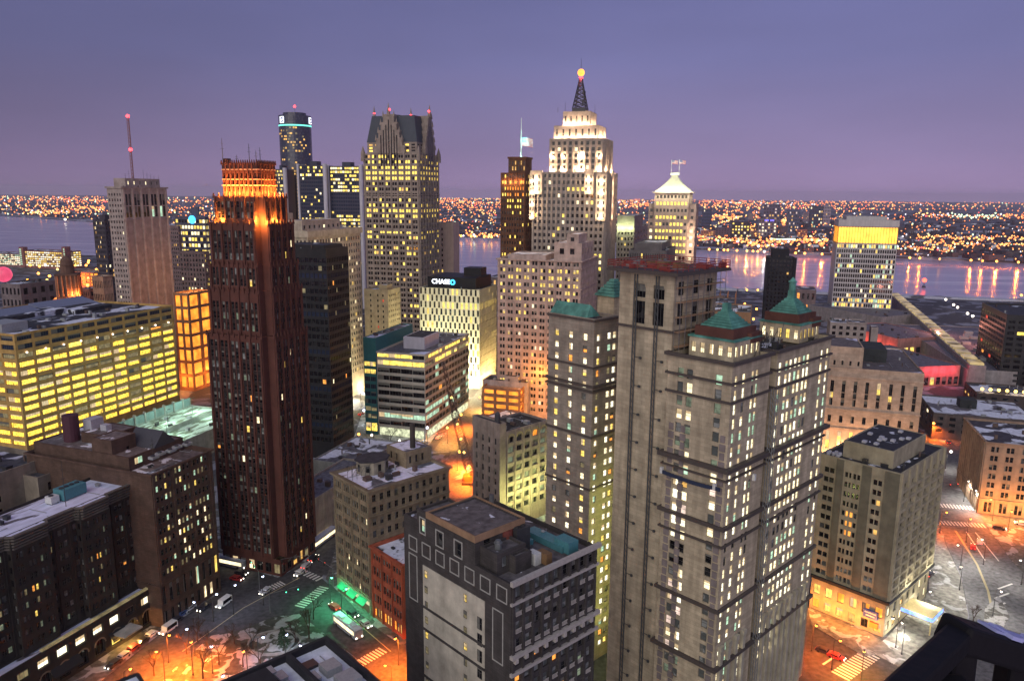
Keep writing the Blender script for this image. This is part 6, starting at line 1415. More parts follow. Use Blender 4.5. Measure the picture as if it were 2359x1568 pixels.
# ---- convention halls stepping to the river
def hall(px0, px1, z, D_, label, red=False, W=None):
    a = pz(*px0, z); c = pz(*px1, z); d = (c - a); az = math.degrees(math.atan2(d.x, d.y))
    b = Bld('exhibition_hall', label, 'exhibition hall', px0, z=z, a=az, W=d.length, D=D_, mat=wall('hall_wall', (.42, .22, .2) if red else (.3, .27, .28)) if not red else wall('hall_red_lit', (.42, .2, .18)), roof=snowy('hall_roof', .12, (.10, .10, .135), .04, seed=20))  # red lit halls: the red light is put into the wall colour
    b.tier(0, b.W, 0, b.D, 0, z, R=dict(xs=cols(b.W, 8, .7), zs=[(1, z * .45)], f=lit(int(px0[0]), .6, 'yw', 'D'), style='M3') if red else None, par=.5); return b
b = hall((2102, 857 - 12), (2212, 846 - 5), 14, 72, 'nearest exhibition hall with red lit front and grey roof below the amber topped tower', True)
for k in range(4): lamp('floodlight', (b.W * (.3 + .18 * k), -3.5, 11), 1600, (1, .08, .14), b.root, .4)
for k in range(5): lamp('floodlight', (-5, b.D * (.1 + .2 * k), 6), 2200, (1, .16, .10), b.root, .4)
b.done()
b = hall((2068, 780), (2180, 774), 14, 70, 'middle exhibition hall with grey roof and red lit side behind the nearest hall', True)
for k in range(5): lamp('floodlight', (-5, b.D * (.1 + .2 * k), 6), 2200, (1, .16, .10), b.root, .4)
b.done()
b = hall((2030, 730), (2120, 722), 14, 90, 'farthest exhibition hall, grey roofed, nearest to the river'); b.done()
q0 = hall((2228, 850), (2600, 870), 12, 190, 'huge low arena roof dusted with pinkish snow beside the exhibition halls'); 
for k in range(12):
    r = random.Random(k); q = MB(); x, y = r.uniform(10, q0.W * .5), r.uniform(20, 160); q.box(x, x + 6, y, y + 4, 11.5, 13.6); q0.part('roof_vent', q, plain('unit_grey', (.3, .31, .33), .5))
for (x, y) in ((30, 30), (40, 90), (20, 140), (90, 60)): lamp('deck_lamp', (x, y, 22), 16000, (1, .35, .25), q0.root, 1)
q0.done()
# lit glazed concourse roof running to the river
a = pz(2252, 842, 15); c = pz(2058, 676, 15); d = (c - a).normalized(); nn = Vector((-d.y, d.x, 0)); L_ = (c - a).length
rt = empty('skylight_concourse', (a.x, a.y, 0), math.atan2(d.y, d.x), label='long glazed concourse roof with pale yellow lit skylights between exhibition halls and arena', cat='concourse')
q = MB(); q.box(0, L_, -5, 5, 0, 15); q.build('wall', wall('hall_wall', (.3, .27, .28)), rt)
for k in range(22):
    q = MB(); x = L_ * k / 22 + 2; q.box(x, x + L_ / 22 * .72, -4, 4, 15.02, 16.4); q.build('skylight', glow('skylight_glow', (.9, .66, .30), .3, .0, 2.0, .09), rt)
# far right dark tower
b = Bld('office_tower', 'dark glass tower cut by the right edge with reflections and amber lights at its foot', 'office tower', (2319, 724), z=50, a=108, W=70, D=30, mat=wall('darkest_wall', (.03, .03, .035), .35, .2), roof=snowy('black_roof', .1))
b.D = b.sy(2262); zT = b.top
b.tier(0, 70, 0, b.D, 0, zT, R=dict(xs=cols(70, 12, .7, .6), zs=rows(2, zT - 3, 12, .55), f=lit(3, .08, 'wY', 'K'), style='N', depth=.2), L=dict(xs=cols(b.D, 10, .9, .5), zs=rows(8, zT - 3, 11, .6), f=lit(4, .05, 'or', 'K'), style='N', depth=.2), par=.9); b.tier(20, 32, 6, 18, zT - .9, zT + 9, par=.2); b.done()
q = MB()
b = simple('low building with snow patched roof and black roof box below the nearest exhibition hall', (2150, 950), None, 108, None, None, (.12, .10, .10), 8, 4, 3, .1, 'w', z=14, W=48, D=40, roof=snowy('snowy_low', .6, (.12, .11, .13), .07, seed=23)); q = MB(); q.box(16, 24, 18, 26, 13, 18); b.part('rooftop_box', q, wall('black_plant', (.04, .045, .05))); b.done()
b = simple('low dark annex with a bright row of amber lamps below the right edge tower', (2250, 905), None, 108, None, None, (.08, .06, .06), 10, 4, 2, .2, 'a', z=10, W=60, D=30)
for k in range(12): q = MB(); q.ball((4 + k * 4.4, 6, 11.4), 1.0); b.part('lamp', q, glow('lamp_amber', (1, .62, .15), 3.5, .9, 1.1))
b.done()
b = Bld('office_block', 'orange lit seven storey corner block with snow patched roof at the right edge', 'office building', (2272, 1017), z=30, a=108, W=60, D=30, mat=wall('orange_stone', (.34, .235, .175)), roof=snowy('corner_b_roof', .45, (.045, .04, .05), .1, seed=24))
b.D = b.sy(2222); zT = b.top; zs = [(.8, 5)] + [(7.5 + 3.7 * k, 9.7 + 3.7 * k) for k in range(6)]
b.tier(0, 60, 0, b.D, 0, zT, R=dict(xs=cols(60, 11, .5, .6, 2, .3), zs=zs, f=lit(8, .03, 'a', 'DK'), style='S'), L=dict(xs=cols(b.D, 12, .5, .4), zs=zs[1:], f=ALL('K'), style='N', pier=(.4, .5)), par=.7)
for zz in (6, zT - .4): b.band(0, 60, 0, b.D, zz, .5, .5)
for k in range(4): lamp('floodlight', (3 + 9 * k, -6, 5), 5000, (1, .4, .08), b.root, .4)
b.done()
# arched brick hall hidden between dark brick tower and hotel
b = simple('dim brick hall with one big lit arch squeezed between dark brick tower and tan hotel', (1352, 1330), None, 47, None, None, (.10, .06, .055), 5, 5, 5, .15, 'wd', z=22, W=22, D=22, roof=snowy('arch_roof', .2)); b.done()
# ---- far left cluster
b = simple('lit ribbon windowed block with stair tower by the river, far left', (150, 580), 1230, 18, 52, None, (.30, .13, .12), 6, 22, 7, .9, 'wWy', W=30, dark='d', frac=.82); b.tier(-2, 8, -3, 5, 0, b.top + 8, L=dict(xs=[(3, 6)], zs=rows(4, b.top + 6, 8, .6), f=ALL('g'), style='N')); b.tier(-2, 6, b.D - 4, b.D + 6, 0, b.top + 5, L=dict(xs=[(.5, 5)], zs=rows(4, b.top + 3, 8, .6), f=ALL('g'), style='N')); b.done()
b = simple('ribbon windowed block with pale lit floors at the far left edge by the river', (46, 585), 1260, 18, -30, None, (.28, .16, .16), 5, 18, 6, .8, 'wWg', W=30, dark='d', frac=.82); b.done()
b = garage((215, 628), 1000, 18, 158, None, 'low fiery orange lit garage by the river, behind the domed tower', 4, W=30)
lamp('floodlight', (-8, 20, 10), 40000, (1, .2, .05), b.root, 1); b.done()
# domed tower
P0 = pY(163, 700, 540); q = MB(); zt = pY(163, 588, 540).z; rt = empty('domed_tower', (P0.x, P0.y, 0), math.radians(20), label='old county tower with tiered dome silhouetted against orange lights, far left', cat='tower')
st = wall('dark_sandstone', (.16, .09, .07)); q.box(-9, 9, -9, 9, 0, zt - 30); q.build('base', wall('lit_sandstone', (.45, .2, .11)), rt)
q = MB(); q.box(-6.3, 6.3, -6.3, 6.3, zt - 30, zt - 14); q.box(-7.2, 7.2, -7.2, 7.2, zt - 14, zt - 12.8); q.box(-7, 7, -7, 7, zt - 30, zt - 28.6); q.build('belfry', st, rt)
q = MB()
for k in range(5):
    for s_ in (-1, 1): x = -5.6 + k * 2.8; q.cyl(x, s_ * 6.8, zt - 28.6, zt - 14, .55, .5, 8); q.cyl(s_ * 6.8, x, zt - 28.6, zt - 14, .55, .5, 8)
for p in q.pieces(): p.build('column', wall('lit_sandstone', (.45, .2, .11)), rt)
q = MB(); q.cyl(0, 0, zt - 12.8, zt - 7, 4.6, 4.4, 12); q.cyl(0, 0, zt - 7, zt - 6.2, 5.2, 5.2, 12); q.cyl(0, 0, zt - 6.2, zt - 3, 4.2, 3.6, 12); q.cyl(0, 0, zt - 3, zt - .6, 3.6, 1.6, 12); q.cyl(0, 0, zt - .6, zt + 2.5, .6, .2, 8); q.build('dome', st, rt)
for (x, y) in ((-8.5, -3), (3, -8.5), (8, -8)): lamp('floodlight', (x, y, zt - 27), 3500, (1, .35, .08), rt, .3)
for (lab, F, Y, xl, W_, col, p) in (('grey windowed block in front of the pink glow at the left edge', (46, 655), 560, 0, 30, (.2, .16, .17), .0), ('low reddish block left of the domed tower with one lit window', (84, 660), 620, 48, 22, (.3, .17, .13), .03), ('low red brown block right of the domed tower with snow on top', (205, 665), 640, 183, 20, (.3, .11, .08), .0)):
    b = simple(lab, F, Y, 18, xl, None, col, 4, 5, 6, p, 'w', W=W_, dark='K'); b.done()
sphere = MB(); P0 = pY(8, 632, 640); sphere.ball((0, 0, 0), 6.5, n1=20, n2=12); o = sphere.build('lit_dome', glow('pink_dome', (1, .10, .22), .8, .7, 1.2, .1), None, (P0.x, P0.y, P0.z)); tag(o, 'glowing pink dome at the far left edge among the orange lights', 'dome')
# filler blocks near the river, mostly hidden
FILL = [((560, 640), 700, 26, (.18, .12, .12)), ((1180, 640), 900, 12, (.2, .16, .17)), ((1690, 700), 520, 14, (.3, .2, .15)), ((1640, 660), 700, 10, (.25, .18, .17)), ((1880, 668), 800, 12, (.2, .15, .16)), ((1730, 720), 420, 12, (.3, .17, .1))]
for k, (F, Y, z, c_) in enumerate(FILL):
    p = pY(*F, Y); b = simple(['low office roof hidden behind the red deco tower, near river', 'low pale block near the river between gothic tower and dark brown tower', 'low orange lit block behind the green pyramid cap, near river', 'low block by the riverbank behind the red railed roof', 'low snowy roofed shed by the river behind the slim dark tower', 'low shed among the orange building site lights'][k], (F[0], F[1]), Y, 18, None, None, c_, 6, 6, 2, .3, 'ao', W=34, D=30); b.done()
# ================================================================ street furniture, vehicles, trees
STEEL = plain('dark_metal', (.06, .06, .065), .5, .5)
EC = {'orange': (1, .17, .012), 'amber': (1, .42, .06)}
LC = {'blue': (.62, .72, 1), 'white': (1, .93, .78), 'orange': (1, .36, .05), 'green': (.12, 1, .42), 'red': (1, .12, .06), 'amber': (1, .52, .1)}
q = MB(); q.tube((0, 0, 0), (0, 0, 8.6), .13, .08, 6); q.cyl(0, 0, 0, .5, .28, .2, 8); POLE = q.mesh('pole', [STEEL])
q = MB(); q.tube((0, 0, 8.5), (1.5, 0, 9.1), .07, .05); ARM = q.mesh('arm', [STEEL])
q = MB(); q.box(1.0, 2.0, -.25, .25, 9.0, 9.2); HOOD = q.mesh('hood', [STEEL])
HEADS = {}
def head(c, r):
    if (c, r) not in HEADS: q = MB(); q.ball((1.5, 0, 8.75), r, n1=10, n2=6); HEADS[(c, r)] = q.mesh('bulb', [glow('lamp_' + c, LC[c], 7, .95, 1.05)])
    return HEADS[(c, r)]
LD = {}
def street_lamp(px, py, c, power, label, rz=0.0, r=.38, z=8.75, P=None):
    p = P or pz(px, py, z); rt = empty('street_lamp', (p.x - 1.5 * math.cos(rz), p.y - 1.5 * math.sin(rz), .1), rz, label=label, cat='street lamp', group='street lamps near the camera')
    for me, nm in ((POLE, 'pole'), (ARM, 'arm'), (HOOD, 'hood'), (head(c, r), 'bulb')): o = bpy.data.objects.new(nm, me); COL.objects.link(o); o.parent = rt
    if power:
        if c == 'blue': power *= .6
        if (c, power) not in LD: d = bpy.data.lights.new('lamp_light', 'SPOT'); d.spot_size = math.radians(150); d.spot_blend = .7; d.energy = power * (3.3 if c in ('orange', 'amber') else 1.3); d.color = EC.get(c, LC[c]); d.shadow_soft_size = .5; LD[(c, power)] = d
        o = bpy.data.objects.new('lamp_light', LD[(c, power)]); COL.objects.link(o); o.location = (1.5, 0, 8.2); o.parent = rt
    return rt
LMP = [(499, 1368, 'blue', 900, 'white street lamp by the pavement in front of the brown office block corner'), (541, 1347, 'blue', 900, 'bright white street lamp near the crossroads beside the brown office block'), (447, 1386, 'blue', 700, 'small white street lamp close to the brown office block base'),
 (430, 1448, 'blue', 600, 'white street lamp on the kerb left of the bare orange lit trees'), (487, 1488, 'blue', 900, 'white street lamp among low walls on the left side of the park'), (606, 1467, 'blue', 2600, 'left lamp of the pair lighting the snowy park circle'), (660, 1461, 'blue', 2600, 'right lamp of the pair lighting the snowy park circle'),
 (692, 1486, 'blue', 900, 'white street lamp just left of the snowy bottom roof'), (513, 1556, 'blue', 1000, 'white street lamp at the bottom edge left of the snowy roof'), (764, 1330, 'green', 5000, 'green glowing street lamp at the buff building corner'), (797, 1356, 'green', 5000, 'green glowing street lamp in front of the shop awnings'),
 (605, 1327, 'blue', 500, 'small white street lamp at the deco tower crossing'), (887, 1532, 'orange', 16000, 'orange street lamp beside the crossing at the foot of dark brick tower'), (910, 1470, 'orange', 15000, 'orange street lamp in front of the red shop building'),
 (390, 1462, 'orange', 13000, 'orange street lamp at the hotel canopy on the left street'), (300, 1540, 'orange', 10000, 'orange street lamp at the bottom of the left street'), (440, 1478, 'orange', 16000, 'orange street lamp over the road junction left of the park'), (360, 1500, 'orange', 10000, 'orange street lamp over the row of parked cars'), (560, 1500, 'orange', 1800, 'orange street lamp inside the park near bare trees'),
 (1062, 955, 'orange', 45000, 'orange street lamp half way along the glowing central street'), (1058, 1040, 'orange', 50000, 'orange street lamp at the lower end of the glowing central street'), (1080, 1075, 'orange', 40000, 'orange street lamp at the crane foot'), (1105, 915, 'amber', 16000, 'white street lamp by the checkered office base'), (1030, 985, 'amber', 14000, 'amber street lamp right of the banded office corner'), (1165, 890, 'amber', 22000, 'amber street lamp between checkered office and pink office'),
 (834, 905, 'blue', 2500, 'white street lamp upper of three left of the banded office'), (838, 945, 'blue', 2500, 'white street lamp middle of three left of the banded office'), (856, 1002, 'white', 4500, 'white street lamp at the banded office left corner'), (920, 1015, 'white', 4500, 'white street lamp in front of the banded office'), (984, 985, 'blue', 2500, 'white street lamp at the banded office right corner'), (826, 1000, 'orange', 3500, 'orange street lamp at the snowy kerb beside the black tower'),
 (2206, 1255, 'white', 4500, 'white street lamp on the kerb between taxis and curved road'), (2213, 1305, 'white', 4500, 'white street lamp on the kerb below the taxi rank'), (2306, 1362, 'white', 3600, 'very bright twin street lamp on the snowy traffic island'), (2142, 1362, 'white', 2600, 'white street lamp behind the yellow canopy'), (2078, 1434, 'white', 2600, 'white street lamp in front of the yellow canopy'), (2056, 1424, 'white', 1200, 'white street lamp nearest the beige hotel corner'),
 (2140, 1210, 'white', 3500, 'amber street lamp beside the beige hotel right edge'), (2190, 1040, 'white', 5000, 'white street lamp at the far end of the right road'), (2230, 1108, 'white', 6000, 'white street lamp beside the orange corner block kerb'), (2248, 1130, 'white', 5000, 'second white street lamp along the orange corner block'), (2282, 1150, 'orange', 5000, 'orange street lamp at the corner block entrance'), (2330, 1178, 'orange', 5000, 'orange street lamp right of the corner block entrance'), (2180, 1180, 'orange', 3000, 'orange street lamp left of the wide crossing'), (2235, 1195, 'orange', 3000, 'orange street lamp between the two crossings'),
 (2262, 1242, 'white', 3500, 'white street lamp on the snow bank right of the curved road'), (2350, 1290, 'white', 3000, 'white street lamp at the right edge over the snow bank'), (2150, 975, 'orange', 16000, 'orange street lamp left of the orange plaza beyond the beige hotel'), (2185, 955, 'orange', 16000, 'tall orange street lamp in the middle of the orange plaza'), (2222, 975, 'orange', 14000, 'orange street lamp right of the orange plaza'), (2305, 960, 'orange', 9000, 'orange street lamp behind the corner block roof'), (2335, 965, 'orange', 9000, 'orange street lamp farther right behind the corner block roof'),
 (1880, 1440, 'orange', 4000, 'orange street lamp on the pavement left of the beige hotel base'), (1935, 1475, 'orange', 3000, 'orange street lamp on the pavement before the beige hotel windows'), (1990, 1500, 'amber', 3500, 'amber street lamp near the beige hotel sign'),
 (445, 800, 'green', 6000, 'green street lamp among trees beyond the car park'), (460, 840, 'blue', 5000, 'white street lamp on the snowy square beyond the car park'), (430, 830, 'blue', 4000, 'white street lamp left of the snowy square beyond the car park'), (450, 768, 'orange', 15000, 'orange street lamp at the foot of the lit parking garage')]
for k, (x, y, c, pw, lab) in enumerate(LMP): street_lamp(x, y, c, pw, lab, rz=k * 1.3, r=.34 if y > 1100 else .62)
for k in range(9):   # orange building site and riverside lights behind the green caps
    x, y = [(1690, 690), (1715, 700), (1742, 712), (1700, 725), (1735, 735), (1720, 668), (1760, 700), (1690, 712), (1745, 668)][k]
    street_lamp(x, y, 'orange', 22000 if k < 5 else 9000, ['orange site lamp highest on the left of the building site', 'orange site lamp beside the steel frame', 'orange site lamp right of the steel frame', 'orange site lamp low between the green caps', 'orange site lamp nearest the right green cap', 'orange site lamp on the river side of the site', 'orange site lamp beside the slim dark tower', 'orange site lamp nearest the left green cap', 'orange site lamp farthest right by the riverbank'][k], r=1.1)
# steel frame of the building site
fr = empty('steel_frame', tuple(pz(1690, 735, 0)), math.radians(72), label='orange lit steel frame of a building site behind the left green pyramid cap', cat='steel frame')
FM = plain('orange_lit_steel', (.45, .2, .08), .6)  # orange of the site lamps is put into the steel colour
for k in range(5):
    for j in range(3): q = MB(); q.tube((k * 7, j * 8, 0), (k * 7, j * 8, 26), .35); q.build('steel_column', FM, fr)
for h_ in (8, 14, 20, 26):
    for j in range(3): q = MB(); q.tube((0, j * 8, h_), (28, j * 8, h_), .3); q.build('steel_beam', FM, fr)
# ---- vehicles
def car_parts(body, van=False):
    L_, Wd, H_ = (5.4, 2.0, 2.2) if van else (4.5, 1.8, 1.42)
    prof = [(-L_ / 2, .3), (L_ / 2, .3), (L_ / 2, .8), (L_ / 2 - 1.1, .92), (L_ / 2 - 1.7 if not van else L_ / 2 - 1.3, H_), (-L_ / 2 + (.8 if not van else .1), H_), (-L_ / 2, .9)]
    q = MB(); hw = Wd / 2
    q.poly([(x, -hw, z) for x, z in prof]); q.poly([(x, hw, z) for x, z in prof][::-1])
    for i in range(len(prof)): a, c = prof[i], prof[(i + 1) % len(prof)]; q.quad((a[0], hw, a[1]), (c[0], hw, c[1]), (c[0], -hw, c[1]), (a[0], -hw, a[1]))
    B_ = q.mesh('body', [body])
    q = MB(); x1, x0 = L_ / 2 - (1.75 if not van else 1.4), -L_ / 2 + (.95 if not van else .3)
    for s_ in (-1, 1): q.quad(*[(x, s_ * (hw + .01), z) for x, z in ((x0, .95), (x1 + .25, .95), (x1, H_ - .12), (x0 + .1, H_ - .12))][::s_])
    q.quad((L_ / 2 - 1.13, -hw + .12, .98), (L_ / 2 - 1.13, hw - .12, .98), (x1 + .1, hw - .15, H_ - .08), (x1 + .1, -hw + .15, H_ - .08)); G_ = q.mesh('side_glass', [glass('black_glass', (.006, .006, .008), .1, .02)])
    WH = []
    for sx_ in (-1, 1):
        for sy_ in (-1, 1): q = MB(); q.cyl(0, 0, -.1, .1, .33, .33, 10, 0, Matrix.Translation((sx_ * (L_ / 2 - .85), sy_ * (hw - .05), .33)) @ Matrix.Rotation(math.pi / 2, 4, 'X')); WH.append(q.mesh('wheel', [plain('tyre', (.02, .02, .02), .8)]))
    HL = []; TL = []
    for s_ in (-1, 1):
        q = MB(); q.ball((L_ / 2 + .02, s_ * (hw - .3), .68), .17); HL.append(q.mesh('headlight', [glow('headlight', (1, .93, .75), 9, .9, 1.1)])); q = MB(); q.box(-L_ / 2 - .04, -L_ / 2 + .05, s_ * (hw - .3) - .2, s_ * (hw - .3) + .2, .66, .86); TL.append(q.mesh('tail_light', [glow('taillight', (1, .04, .02), 4, .9, 1.1)]))
    return [(B_, 'body'), (G_, 'side_glass')] + [(m, 'wheel') for m in WH] + [(m, 'headlight') for m in HL] + [(m, 'tail_light') for m in TL]
def paint(name, c): 
    m = plain('paint_' + name, c, .28); m.node_tree.nodes['Principled BSDF'].inputs['Coat Weight'].default_value = .6; return m
CARS = {n: car_parts(paint(n, c), v) for n, c, v in (('silver', (.45, .46, .48), 0), ('dark', (.03, .03, .04), 0), ('red', (.35, .03, .03), 0), ('white', (.7, .7, .7), 0), ('white_van', (.7, .7, .68), 1), ('blue', (.05, .1, .25), 0), ('yellow', (.7, .4, .04), 0))}
def vehicle(kind, px, py, az, label, group=None, name='car', cat='car'):
    p = pz(px, py, .1); rt = empty(name, (p.x, p.y, .12), math.pi / 2 - math.radians(az), label=label, cat=cat, group=group)
    for me, nm in CARS[kind]: o = bpy.data.objects.new(nm, me); COL.objects.link(o); o.parent = rt
CL = [('dark', 262, 1532, 200, 'dark car parked nearest the bottom in the left street row'), ('silver', 283, 1515, 200, 'silver car second from the bottom in the parked row'), ('red', 304, 1498, 200, 'red car third from the bottom in the parked row'), ('dark', 326, 1481, 200, 'dark car in the middle of the parked row, under orange light'), ('white', 346, 1466, 200, 'white car parked just before the hotel canopy'), ('blue', 415, 1418, 200, 'blue car parked just past the hotel canopy'), ('silver', 436, 1404, 200, 'silver car parked beside the brown office block lit windows'),
 ('dark', 470, 1402, 200, 'dark car driving towards the camera behind the white van'), ('red', 478, 1372, 200, 'red car at the kerb in front of the brown office block'), ('dark', 556, 1322, 110, 'dark car waiting at the deco tower crossing'), ('red', 545, 1335, 110, 'red car behind the crossing by the red topped bus'), ('silver', 706, 1305, 20, 'silver car with glowing lamps in the middle of the crossroads'), ('white', 690, 1322, 200, 'white car entering the crossroads from the long street'), ('dark', 722, 1288, 20, 'dark car just behind the long white bus'),
 ('dark', 812, 1416, 137, 'dark car in the kerb lane beneath green light'), ('silver', 842, 1440, 137, 'silver car in the kerb lane past the awnings'), ('red', 770, 1400, 317, 'red car with tail lights beside the white roofed bus'), ('dark', 405, 1433, 200, 'dark car double parked beside the hotel canopy'),
 ('white', 2118, 1262, 47, 'white car in the taxi rank right of the beige hotel, far one'), ('yellow', 2126, 1285, 47, 'yellow cab waiting beside the beige hotel'), ('silver', 2128, 1312, 47, 'silver car in the taxi rank, middle one'), ('dark', 2140, 1325, 47, 'dark car in the taxi rank, nearest one'), ('white', 2352, 1208, 300, 'white car at the right edge by the orange crossing'), ('dark', 2300, 1218, 120, 'dark car right of the orange crossing'), ('silver', 2255, 1250, 30, 'silver car on the curved road below the crossing'), ('red', 2240, 1262, 30, 'red car on the curved road below the crossing'), ('dark', 2183, 1020, 20, 'dark car far along the right road'),
 ('dark', 1898, 1502, 130, 'dark car on the road below the beige hotel, left one'), ('red', 1925, 1515, 130, 'red car on the road below the beige hotel, right one'), ('white', 1070, 930, 20, 'white car on the glowing central street'), ('silver', 1010, 1010, 20, 'silver car near the banded office corner'), ('red', 832, 955, 20, 'red car between black tower and banded office')]
for k, x, y, az, lab in CL: vehicle(k, x, y, az, lab, 'cars on the streets')
vehicle('white_van', 516, 1392, 200, 'boxy white van with headlights on in front of the brown office block', name='van', cat='van'); vehicle('white_van', 388, 1452, 200, 'white van parked by the orange lit trees', name='van', cat='van'); vehicle('silver', 612, 1364, 200, 'silver car driving across the crossroads below the traffic signal', 'cars on the streets')
def bus(px, py, az, L_, label, top=(.6, .62, .68), side=(.34, .35, .38)):
    p = pz(px, py, 0); rt = empty('bus', (p.x, p.y, .1), math.pi / 2 - math.radians(az), label=label, cat='bus', group='city buses')
    q = MB(); q.box(-L_ / 2, L_ / 2, -1.28, 1.28, .35, 3.0, 0); q.build('body', paint('bus_side', side), rt)
    q = MB(); q.box(-L_ / 2 + .1, L_ / 2 - .1, -1.2, 1.2, 3.0, 3.16); q.box(-L_ / 4 - 1, -L_ / 4 + 1, -.7, .7, 3.16, 3.4); q.box(L_ / 5, L_ / 5 + 1.6, -.6, .6, 3.16, 3.38); q.build('bus_roof', plain('bus_roof_%d' % int(px), top, .5), rt)
    for s_ in (-1, 1):
        q = MB(); q.box(-L_ / 2 + .6, L_ / 2 - .8, s_ * 1.29 - .01, s_ * 1.29 + .01, 1.3, 2.5); q.build('side_window', gm('w'), rt)
    for x in (-L_ / 2 + 2, L_ / 2 - 2.4):
        for s_ in (-1, 1): q = MB(); q.cyl(0, 0, -.14, .14, .5, .5, 10, 0, Matrix.Translation((x, s_ * 1.18, .45)) @ Matrix.Rotation(math.pi / 2, 4, 'X')); q.build('wheel', plain('tyre', (.02, .02, .02), .8), rt)
    for s_ in (-1, 1): q = MB(); q.ball((L_ / 2 + .02, s_ * .95, .8), .19); q.build('headlight', glow('headlight', (1, .93, .75), 9), rt); q = MB(); q.box(-L_ / 2 - .04, -L_ / 2 + .05, s_ * .95 - .15, s_ * .95 + .15, .8, 1.2); q.build('tail_light', glow('taillight', (1, .04, .02), 4), rt)
bus(738, 1252, 20, 18, 'long white roofed bus on the street beside the deco tower'); bus(801, 1452, 137, 12.5, 'white roofed bus on the street in front of the red shop building'); bus(533, 1303, 110, 12, 'white bus with red stripe at the deco tower corner', side=(.5, .03, .03))
# ---- trees
BARK = wall('bark', (.07, .05, .035))
def bare_tree(seed, H_):
    r = random.Random(seed); tr = MB(); br = MB()
    def grow(p, d, L_, w_, n):
        e_ = p + d * L_; (tr if n >= 5 else br).tube(p, e_, w_, w_ * .68, 5 if n > 2 else 3)
        if n == 0: return
        for k in range(r.choice((2, 3, 3)) if n > 1 else 3):
            nd = (d + Vector((r.uniform(-1, 1), r.uniform(-1, 1), r.uniform(-.2, .55))) * .62).normalized(); grow(e_, nd, L_ * r.uniform(.62, .82), w_ * .66, n - 1)
    grow(Vector((0, 0, 0)), Vector((0, 0, 1)), H_ * .26, .2, 5)
    return tr.mesh('trunk', [BARK]), br.mesh('branches', [BARK])
BT = [bare_tree(k, 9) for k in range(4)]
def tree(px, py, k, s_, label):
    p = pz(px, py, .1); rt = empty('bare_tree', (p.x, p.y, .1), k * 2.1, label=label, cat='tree', group='bare winter trees'); rt.scale = (s_, s_, s_)
    for me, nm in zip(BT[k % 4], ('trunk', 'branches')): o = bpy.data.objects.new(nm, me); COL.objects.link(o); o.parent = rt
for k, (x, y, s_, lab) in enumerate(((455, 1478, 1.1, 'bare tree glowing orange beside the left street'), (478, 1500, 1.0, 'bare tree between the road junction and the park'), (430, 1505, 1.0, 'bare tree on the kerb in the orange light'), (505, 1530, 1.2, 'bare tree in the lower left part of the park'), (468, 1562, 1.2, 'bare tree at the bottom edge left of the snowy roof'), (560, 1535, 1.0, 'bare tree in the middle of the park lawn'), (600, 1540, 1.1, 'bare tree close above the snowy roof box'), (583, 1495, .9, 'bare tree left of the park circle'), (680, 1478, 1.0, 'bare tree right of the park circle'), (712, 1470, 1.3, 'tall bare tree between the park circle and the bottom roof'), (722, 1425, 1.0, 'bare tree beside the park crossing'), (540, 1482, .9, 'bare tree left of the snowy park planter'), (355, 1555, 1.1, 'bare tree at the lower end of the orange street'), (2240, 1440, 1.0, 'bare tree by the curved road at lower right'), (860, 1012, 1.2, 'bare tree on the snowy plaza of the banded office'), (900, 1022, 1.2, 'second bare tree on the snowy plaza of the banded office'))): tree(x, y, k, s_, lab)
def fir_mesh(seed):
    r = random.Random(seed); q = MB()
    for k in range(420):
        h = r.random() ** 1.1; a = r.uniform(0, 6.28); rad = (1 - h) * 2.3 * math.sqrt(r.random()) + .1; z = 1.2 + h * 6.6; c_ = Vector((rad * math.cos(a), rad * math.sin(a), z)); d = Vector((math.cos(a), math.sin(a), -.35)) * r.uniform(.35, .7); t = Vector((-math.sin(a), math.cos(a), r.uniform(-.3, .3))) * r.uniform(.15, .3)
        q.quad(c_ - t, c_ + t, c_ + d + t * .4, c_ + d - t * .4)
    return q.mesh('crown', [wall('needles', (.035, .07, .035))])
q = MB(); q.tube((0, 0, 0), (0, 0, 3), .18, .12); FT = q.mesh('trunk', [BARK]); FM_ = [fir_mesh(5), fir_mesh(6)]
for k, (x, y, s_, lab) in enumerate(((652, 1490, .8, 'dark evergreen beside the lit park circle'), (424, 800, 1.8, 'evergreen left of the green lit square beyond the car park'), (440, 790, 2.0, 'large evergreen nearest the orange garage'), (458, 800, 1.9, 'evergreen behind the snowy square touching the deco tower'), (432, 855, 2.0, 'evergreen in the near left of the snowy square'), (452, 865, 2.1, 'broad evergreen nearest the car park wall'), (470, 850, 1.6, 'evergreen on the snowy square beside the deco tower'), (446, 825, 1.4, 'small evergreen in the middle of the snowy square'))):
    p = pz(x, y, .1); rt = empty('evergreen_tree', (p.x, p.y, .1), k, label=lab, cat='tree', group='evergreen trees'); rt.scale = (s_,) * 3
    for me, nm in ((FT, 'trunk'), (FM_[k % 2], 'crown')): o = bpy.data.objects.new(nm, me); COL.objects.link(o); o.parent = rt
block([(418, 785), (480, 790), (485, 880), (416, 872)], 'snowy_square', snowy('square_snow', .6, (.1, .12, .1), .1, (.6, .64, .62), seed=31))
